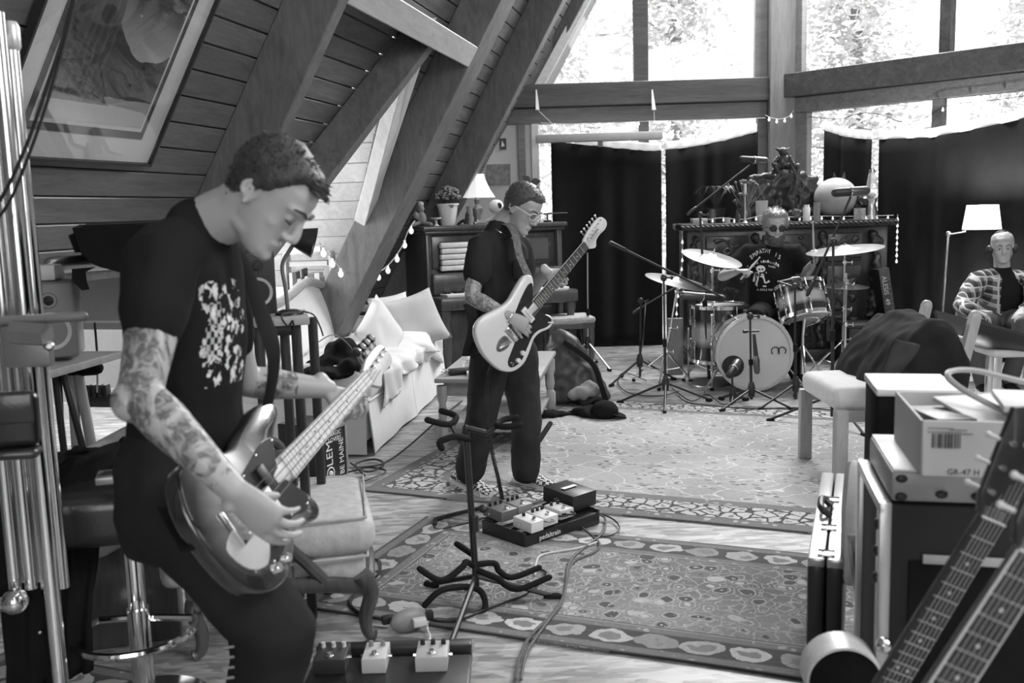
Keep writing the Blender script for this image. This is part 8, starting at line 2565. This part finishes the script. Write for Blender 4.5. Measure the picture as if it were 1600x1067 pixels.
for k in (.05, .3, .62):
    b = B(); obox(b, mid + ln * (L_ * (k - .5)) - lp * .0 + V((0, 0, hz - .002)), .05, .05, .008, la, .002); b.build('latch', m_chrome, t)
hq = mid - lp * .0 + ln * (L_ * -.02) + V((0, 0, hz))
b = B(); b.tube(spline([hq - ln * .06, hq - ln * .055 - lp * .03 + V((0, 0, .025)), hq + ln * .055 - lp * .03 + V((0, 0, .025)), hq + ln * .06], 5), .012, 8); b.build('handle', m_blackplastic, t)
# stacked cases behind it
ry = 1.98
def corner(px, py, Y): return U(px, py, Y)
ra = -AY
def kbox(bb, o, x0, x1, y0, y1, z0, z1, bev=.006):
    c = V((o.x, o.y, 0)) + ee * ((x0 + x1) / 2) + dd * ((y0 + y1) / 2) + V((0, 0, (z0 + z1) / 2))
    bb.box(c, (x1 - x0, y1 - y0, z1 - z0), Rz(ra), bev, 2)
o1 = U(1383, 787, ry); rz_ = o1.z
t = thing('amplifier', 'tall black amplifier cabinet under the box at the right', 'amplifier', V((o1.x, o1.y, 0)))
b = B(); kbox(b, o1, 0, .62, 0, .36, 0, rz_, .008); b.build('cabinet', P('black tolex', .008, .7), t)
b = B(); kbox(b, o1, .05, .57, -.008, .002, .08, rz_ * .86, .004); b.build('grille_cloth', m_blackcloth, t)
b = B(); p0, p1 = PLN(1440, 866, dd, o1), PLN(1575, 880, dd, o1); b.box((p0 + p1) / 2 - dd * .014, ((p1 - p0).length, .006, .019), Rz(ra), .001); b.build('tape_strip', P('masking tape', .4, .7), t)
for y0 in (0, .33):
    b = B(); kbox(b, o1, -.012, .014, y0 - .004, y0 + .03, 0, rz_ + .003, .003); b.build('metal_edge', m_steel, t)
b = B(); kbox(b, o1, -.012, .014, -.004, .36, rz_ - .022, rz_ + .002, .003); b.build('metal_edge', m_steel, t)
for k in range(3):
    b = B(); b.ell(V((o1.x, o1.y, rz_ - .05 - .06 * k)) - ee * .014 + dd * .015, (.008, .012, .012)); b.build('rivet', m_blackplastic, t)
o2 = U(1392, 783, ry + .005); hz0, hz1 = rz_ + .003, U(1392, 737, ry + .005).z
t = thing('amplifier', 'small grey metal amplifier with dark corner screws under the cardboard box', 'amplifier', V((o2.x, o2.y, hz0)))
b = B(); kbox(b, o2, 0, .3, 0, .33, hz0, hz1, .008); b.build('case', P('grey metal case', .3, .45, metal=.2), t)
b = B(); kbox(b, o2, .004, .296, .004, .326, hz1 - .001, hz1 + .005, .002); b.build('lid', P('pale lid', .75, .4), t)
for x, z in ((.02, hz0 + .012), (.02, hz1 - .014), (.1, hz0 + .02), (.17, hz0 + .018)):
    b = B(); b.ell(V((o2.x, o2.y, z)) + ee * x - dd * .002, (.013, .008, .009)); b.build('corner_screw', m_blackplastic, t)
# cardboard box
o3 = U(1436, 762, ry - .05); bz0, bzt = hz1 + .006, U(1436, 657, ry - .05).z
bw, bd = .5, .32
t = thing('cardboard_box', 'open white cardboard box with a barcode at the right edge', 'box', V((o3.x, o3.y, bz0)))
m_cb = P('white cardboard', .55, .8, var=.06)
for nm, (x0, x1, y0, y1) in (('front_side', (0, bw, 0, .006)), ('left_side', (0, .006, 0, bd)), ('back_side', (0, bw, bd - .006, bd)), ('right_side', (bw - .006, bw, 0, bd))):
    b = B(); kbox(b, o3, x0, x1, y0, y1, bz0, bzt, .001); b.build(nm, m_cb, t, smooth=False)
b = B(); kbox(b, o3, .006, bw - .006, .006, bd - .006, bz0, bz0 + .006, 0); b.build('bottom', m_cb, t, smooth=False)
Mc = frame(ee, V((0, 0, 1)), -dd, o3)
def onbox(px, py): return Mc.inverted() @ PLN(px, py, dd, o3)
rb = random.Random(9); pA, pB = onbox(1456, 688), onbox(1502, 690); x = pA.x
while x < pB.x:
    w = rb.uniform(.0012, .004); b = B(); b.box(Mc @ V((x + w / 2, (pA.y + pB.y) / 2, .0006)), (w, .0008, .03), Rz(ra)); b.build('barcode_bar', m_ink, t, smooth=False); x += w + rb.uniform(.001, .003)
def btext(s_, px, py, sz): q = onbox(px, py); text(s_, sz, Mc @ Matrix.Translation((q.x, q.y, .0008)), 'lettering', m_ink, t, ext=.0003)
for px, py, w in ((1470, 669, .05), (1497, 672, .035), (1466, 675, .04), (1490, 676, .03), (1512, 678, .02)):
    q = onbox(px, py); b = B(); b.box(Mc @ V((q.x, q.y, .0006)), (w, .0008, .003), Rz(ra)); b.build('small_print', m_grey, t, smooth=False)
btext('GR-47 H', 1505, 738, .017)
def inbox(x, y, z): return V((o3.x, o3.y, z)) + ee * x + dd * y
for k, (lb, x, y, z, s, rt, m) in enumerate((('white folder lying tilted in the cardboard box', .2, .17, bzt - .014, (.2, .24, .01), .3, m_paper), ('pale open booklet on top of the cardboard box', .3, .1, bzt + .022, (.26, .17, .014), -.1, P('booklet paper', .62, .7)), ('dark tin under the papers in the cardboard box', .07, .16, bzt - .04, (.08, .2, .05), .15, m_blackplastic))):
    b = B(); b.box(inbox(x, y, z), s, Matrix.Rotation(.1 - .08 * k, 3, 'X') @ Rz(ra + rt), .003); o = b.build(['folder', 'booklet', 'tin'][k], m); tag(o, lb, ['folder', 'booklet', 'tin'][k])
cable('thick pale cable arching out of the cardboard box', [inbox(.2, .12, bzt - .01), inbox(.12, .19, bzt + .03), inbox(.10, .25, bzt + .055), inbox(.16, .27, bzt + .06), inbox(.3, .24, bzt + .035), inbox(.5, .2, bzt + .05)], .007, P('grey cable', .35, .4))
# black box with a white top behind the cardboard box
o4 = U(1372, 612, 2.5); zt2 = o4.z
t = thing('speaker_box', 'black box with a white lid behind the cardboard box', 'box', V((o4.x, o4.y, 0)))
b = B(); kbox(b, o4, 0, .2, 0, .24, zt2 - .3, zt2 - .012); b.build('body', m_blackcloth, t)
b = B(); kbox(b, o4, -.004, .204, -.004, .244, zt2 - .012, zt2 + .008, .004); b.build('lid', m_whiteplastic, t)
b = B(); kbox(b, o4, .02, .18, .02, .22, 0, zt2 - .3); b.build('pedestal', m_blackcloth, t)
# leaning chrome strip and pale cushions between the cases
b = B(); b.tube([U(1333, 835, 2.5), U(1352, 1000, 2.45)], .017, 8); o = b.build('chrome_strip', m_chrome); tag(o, 'chrome rail leaning between hard case and amplifier', 'rail')
b = B(); b.tube([U(1338, 735, 2.9), U(1332, 800, 2.85), U(1330, 900, 2.8)], [(.05, .03)] * 3, 10, round_=True); o = b.build('padded_bag', P('pale padding', .6, .8, bump=.3), None, nz=[(.01, 9, (1, 1, 1))]); tag(o, 'pale padded bag squeezed behind the hard case', 'bag')
# two guitars by their necks
def neckguitar(label, bx, by, bY, nx, ny, nY, w0, w1, nfr, hs_len, bind, dotsz):
    Np = U(nx, ny, nY); Pp = U(bx, by, bY); n = (Np - Pp).normalized(); scale = .65
    Bp = Np - n * scale
    l = (CI - n * CI.dot(n)).normalized(); z = n.cross(l)
    if z.dot(CP - Np) < 0: z = -z
    M = frame(n, l, z, Bp)
    t = thing('acoustic_guitar', label, 'guitar', Bp, 'guitars at the lower right')
    out = closed([(x - .16, y * .85) for x, y in ((-.14, 0), (-.12, .12), (-.02, .19), (.1, .17), (.18, .125), (.26, .14), (.33, .12), (.36, .05), (.36, -.05), (.33, -.12), (.26, -.14), (.18, -.125), (.1, -.17), (-.02, -.19), (-.12, -.12))], 4)
    b = B(); b.prism(out, .09, M, .008, -.085); b.build('body', m_walnut, t)
    neck(t, M, scale, .2, w0, w1, nfr, rosewood, m_walnut, 6, w0 * .82, w1 * .82, bind)
    hs = [(0, -w1 * .55), (.03, -w1 * .8), (hs_len, -w1 * .95), (hs_len + .02, 0), (hs_len, w1 * .95), (.03, w1 * .8), (0, w1 * .55)]
    MH = M @ Matrix.Translation((scale + .003, 0, 0)) @ Matrix.Rotation(.2, 4, 'Y')
    b = B(); b.prism(hs, .015, MH, .002, -.004); b.build('headstock', P('dark headstock', .02, .3, coat=.3), t)
    for k in range(3):
        for s in (-1, 1):
            tn = knob(t, MH, .04 + .045 * k, s * w1 * .55, .006, .014, m_chrome, .011, 'tuning_peg')
            b = B(); b.tube([MH @ V((.04 + .045 * k, s * w1 * .9, .004)), MH @ V((.04 + .045 * k, s * (w1 * .9 + .018), .004))], .004, 6); b.ell(MH @ V((.04 + .045 * k, s * (w1 * .9 + .022), .004)), (.006, .007, .004), MH.to_3x3(), 8); b.build('tuning_key', P('pearl button', .55, .3), tn)
neckguitar('dark acoustic guitar neck leaning left with a headstock at the right edge', 1385, 1067, 1.66, 1543, 808, 1.62, .056, .046, 16, .19, None, 0)
neckguitar('nearest guitar neck with pale binding at the bottom right corner', 1473, 1067, 1.30, 1606, 862, 1.28, .062, .052, 16, .18, P('cream binding', .6, .4), 0)
# frame drum with pale rim
q = U(1313, 1050, 2.0); ax = V((-.12, -.99, -.02)).normalized()
t = thing('frame_drum', 'round frame drum with a pale wooden rim and dark head at the bottom right', 'drum', q)
b = B(); b.lathe([(.082, -.03), (.082, .05), (.076, .05), (.076, -.03)], q, ax, 40); b.build('rim', W('pale drum rim', .55, .8, .35, (6, 6, 6)), t)
b = B(); b.lathe([(0, .044), (.077, .044), (.077, .038), (0, .038)], q, ax, 40); b.build('drum_head', m_blackcloth, t)
b = B(); b.tube([q - ax * .02 + V((.02, .1, -.02)), V((q.x + .02, q.y + .16, .02))], .015, 8); b.tube([V((q.x - .1, q.y + .1, .012)), V((q.x + .14, q.y + .1, .012))], .012, 8); b.build('stand', m_blackmetal, t)
b = B(); b.ell(U(1381, 1008, 1.8), .016); o = b.build('chrome_ball', m_chrome); tag(o, 'shiny chrome ball beside the round drum', 'ball')
# ------------------------------------------------------------ wooden lounge chair with a jacket
q = F(1314, 742); qx = V((U(1314, 640, 4.9).x, 4.9, 0))
t = thing('lounge_chair', 'wooden lounge chair with a pale seat and a jacket over its back', 'chair', qx)
sz_ = U(1330, 640, 4.9).z
for x, y in ((0, 0), (.0, .6), (.62, 0), (.62, .6)):
    b = B(); b.box(qx + V((x, y, sz_ / 2)), (.07, .05, sz_), None, .006); b.build('leg', m_oak, t)
for y in (0, .6):
    b = B(); b.box(qx + V((.31, y, sz_ - .034)), (.56, .042, .06), None, .006); b.build('seat_rail', m_oakx, t)
b = B(); b.box(qx + V((.28, .3, sz_ + .05)), (.62, .58, .13), None, .045, 4); b.build('seat_cushion', P('pale chair fabric', .62, .9, bump=.4, bscale=80), t, nz=[(.01, 9, (1, 1, 1))])
for y in (.02, .6):
    b = B(); b.tube(spline([qx + V((.56, y, sz_ - .1)), qx + V((.63, y, sz_ + .2)), qx + V((.68, y, sz_ + .42)), qx + V((.69, y, sz_ + .47))], 4), [(.035, .03)] * 13, 8, ref=(1, 0, 0), round_=True); b.build('back_post', m_oak, t)
b = B(); b.box(qx + V((.63, .31, sz_ + .2)), (.05, .52, .32), Matrix.Rotation(.18, 3, 'Y'), .02); b.build('back_cushion', P('pale chair fabric', .62, .9), t)
t = thing('jacket', 'dark grey jacket draped over the lounge chair back', 'jacket', qx + V((.4, .1, sz_)))
b = B()
sil = [(1350, 618), (1366, 580), (1400, 532), (1440, 497), (1466, 497), (1490, 520), (1508, 558), (1500, 606), (1460, 640), (1400, 640)]
k_ = len(sil); mid_ = U(1430, 575, 5.0)
vv = []
for dy, sh in ((-.16, .78), (-.1, .97), (.45, 1.0), (.6, .85)):
    vv += [mid_ + (U(x, y, 5.0) - mid_) * sh + V((0, dy, 0)) for x, y in sil]
b._add(vv, [tuple(range(k_)), tuple(range(4 * k_ - 1, 3 * k_ - 1, -1))] + [(r * k_ + i, r * k_ + (i + 1) % k_, (r + 1) * k_ + (i + 1) % k_, (r + 1) * k_ + i) for r in range(3) for i in range(k_)])
b.build('cloth', P('charcoal wool', .02, .9, var=.35), t, vox=.014, sm=3, nz=[(.035, 5, (1.4, 1, .45)), (.012, 14, (1, 1, .6))])
b = B(); b.grid(lambda u, v: U(1402 - 45 * u, 524 + 88 * u, 4.72) + V((.1 * v, -.01 + .02 * sin(u * 7 + v * 4), -.02 - .03 * v)), 20, 6, th=.012); b.build('sleeve', P('grey wool', .05, .9, var=.3), t, angle=180, nz=[(.01, 8, (1, 1, .6))])
# shell chair and the seated man's chair
q = U(1552, 590, 6.2)
t = thing('swivel_chair', 'dark shell swivel chair with a chrome column in front of the seated man', 'chair', V((q.x, q.y, 0)))
cz = U(1550, 540, 6.2).z
b = B(); b.grid(lambda u, v: V((q.x, q.y, cz)) + V((-.28 + .75 * u, (v - .5) * .52, .14 * (1 - u) ** 1.5 - .08 + .62 * abs(v - .5) ** 2 * (1 - .75 * u * u))), 16, 10, th=.025); b.build('shell', P('dark shell', .03, .35), t)
b = B(); b.box(V((q.x + .14, q.y, cz - .035)), (.42, .3, .05), None, .02, 3); b.build('seat_pad', P('pale pad', .65, .8), t)
b = B(); b.tube([V((q.x, q.y, .03)), V((q.x, q.y, cz - .03))], .05, 20); b.build('column', m_chrome, t)
b = B(); b.lathe([(0, .03), (.06, .03), (.22, .014), (.23, 0), (0, 0)], V((q.x, q.y, 0)), n=28); b.build('base', m_chrome, t)
b = B(); b.tube(spline([U(1508, 540, 5.95), U(1512, 512, 5.98), U(1522, 502, 6.0), U(1545, 512, 6.05)], 4), [(.03, .02)] * 13, 8, round_=True); b.build('arm', m_blackplastic, t)
q = V((PVs.x, PVs.y, 0))
t = thing('wooden_chair', 'pale wooden armchair under the seated man', 'chair', q)
b = B(); b.box(q + V((0, -.1, .38)), (.54, .52, .06), None, .02); b.build('seat', P('chair seat', .4, .8), t)
for s in (-1, 1):
    for y in (-.33, .14):
        b = B(); b.box(q + V((s * .29, y, .3)), (.04, .045, .6), None, .006); b.build('leg', m_oak, t)
    b = B(); b.box(q + V((s * .29, -.1, .61)), (.06, .54, .03), None, .01); b.build('arm', m_oakx, t)
b = B(); b.box(q + V((0, .2, .6)), (.5, .05, .34), Matrix.Rotation(-.12, 3, 'X'), .02); b.build('back', P('chair seat', .4, .8), t)
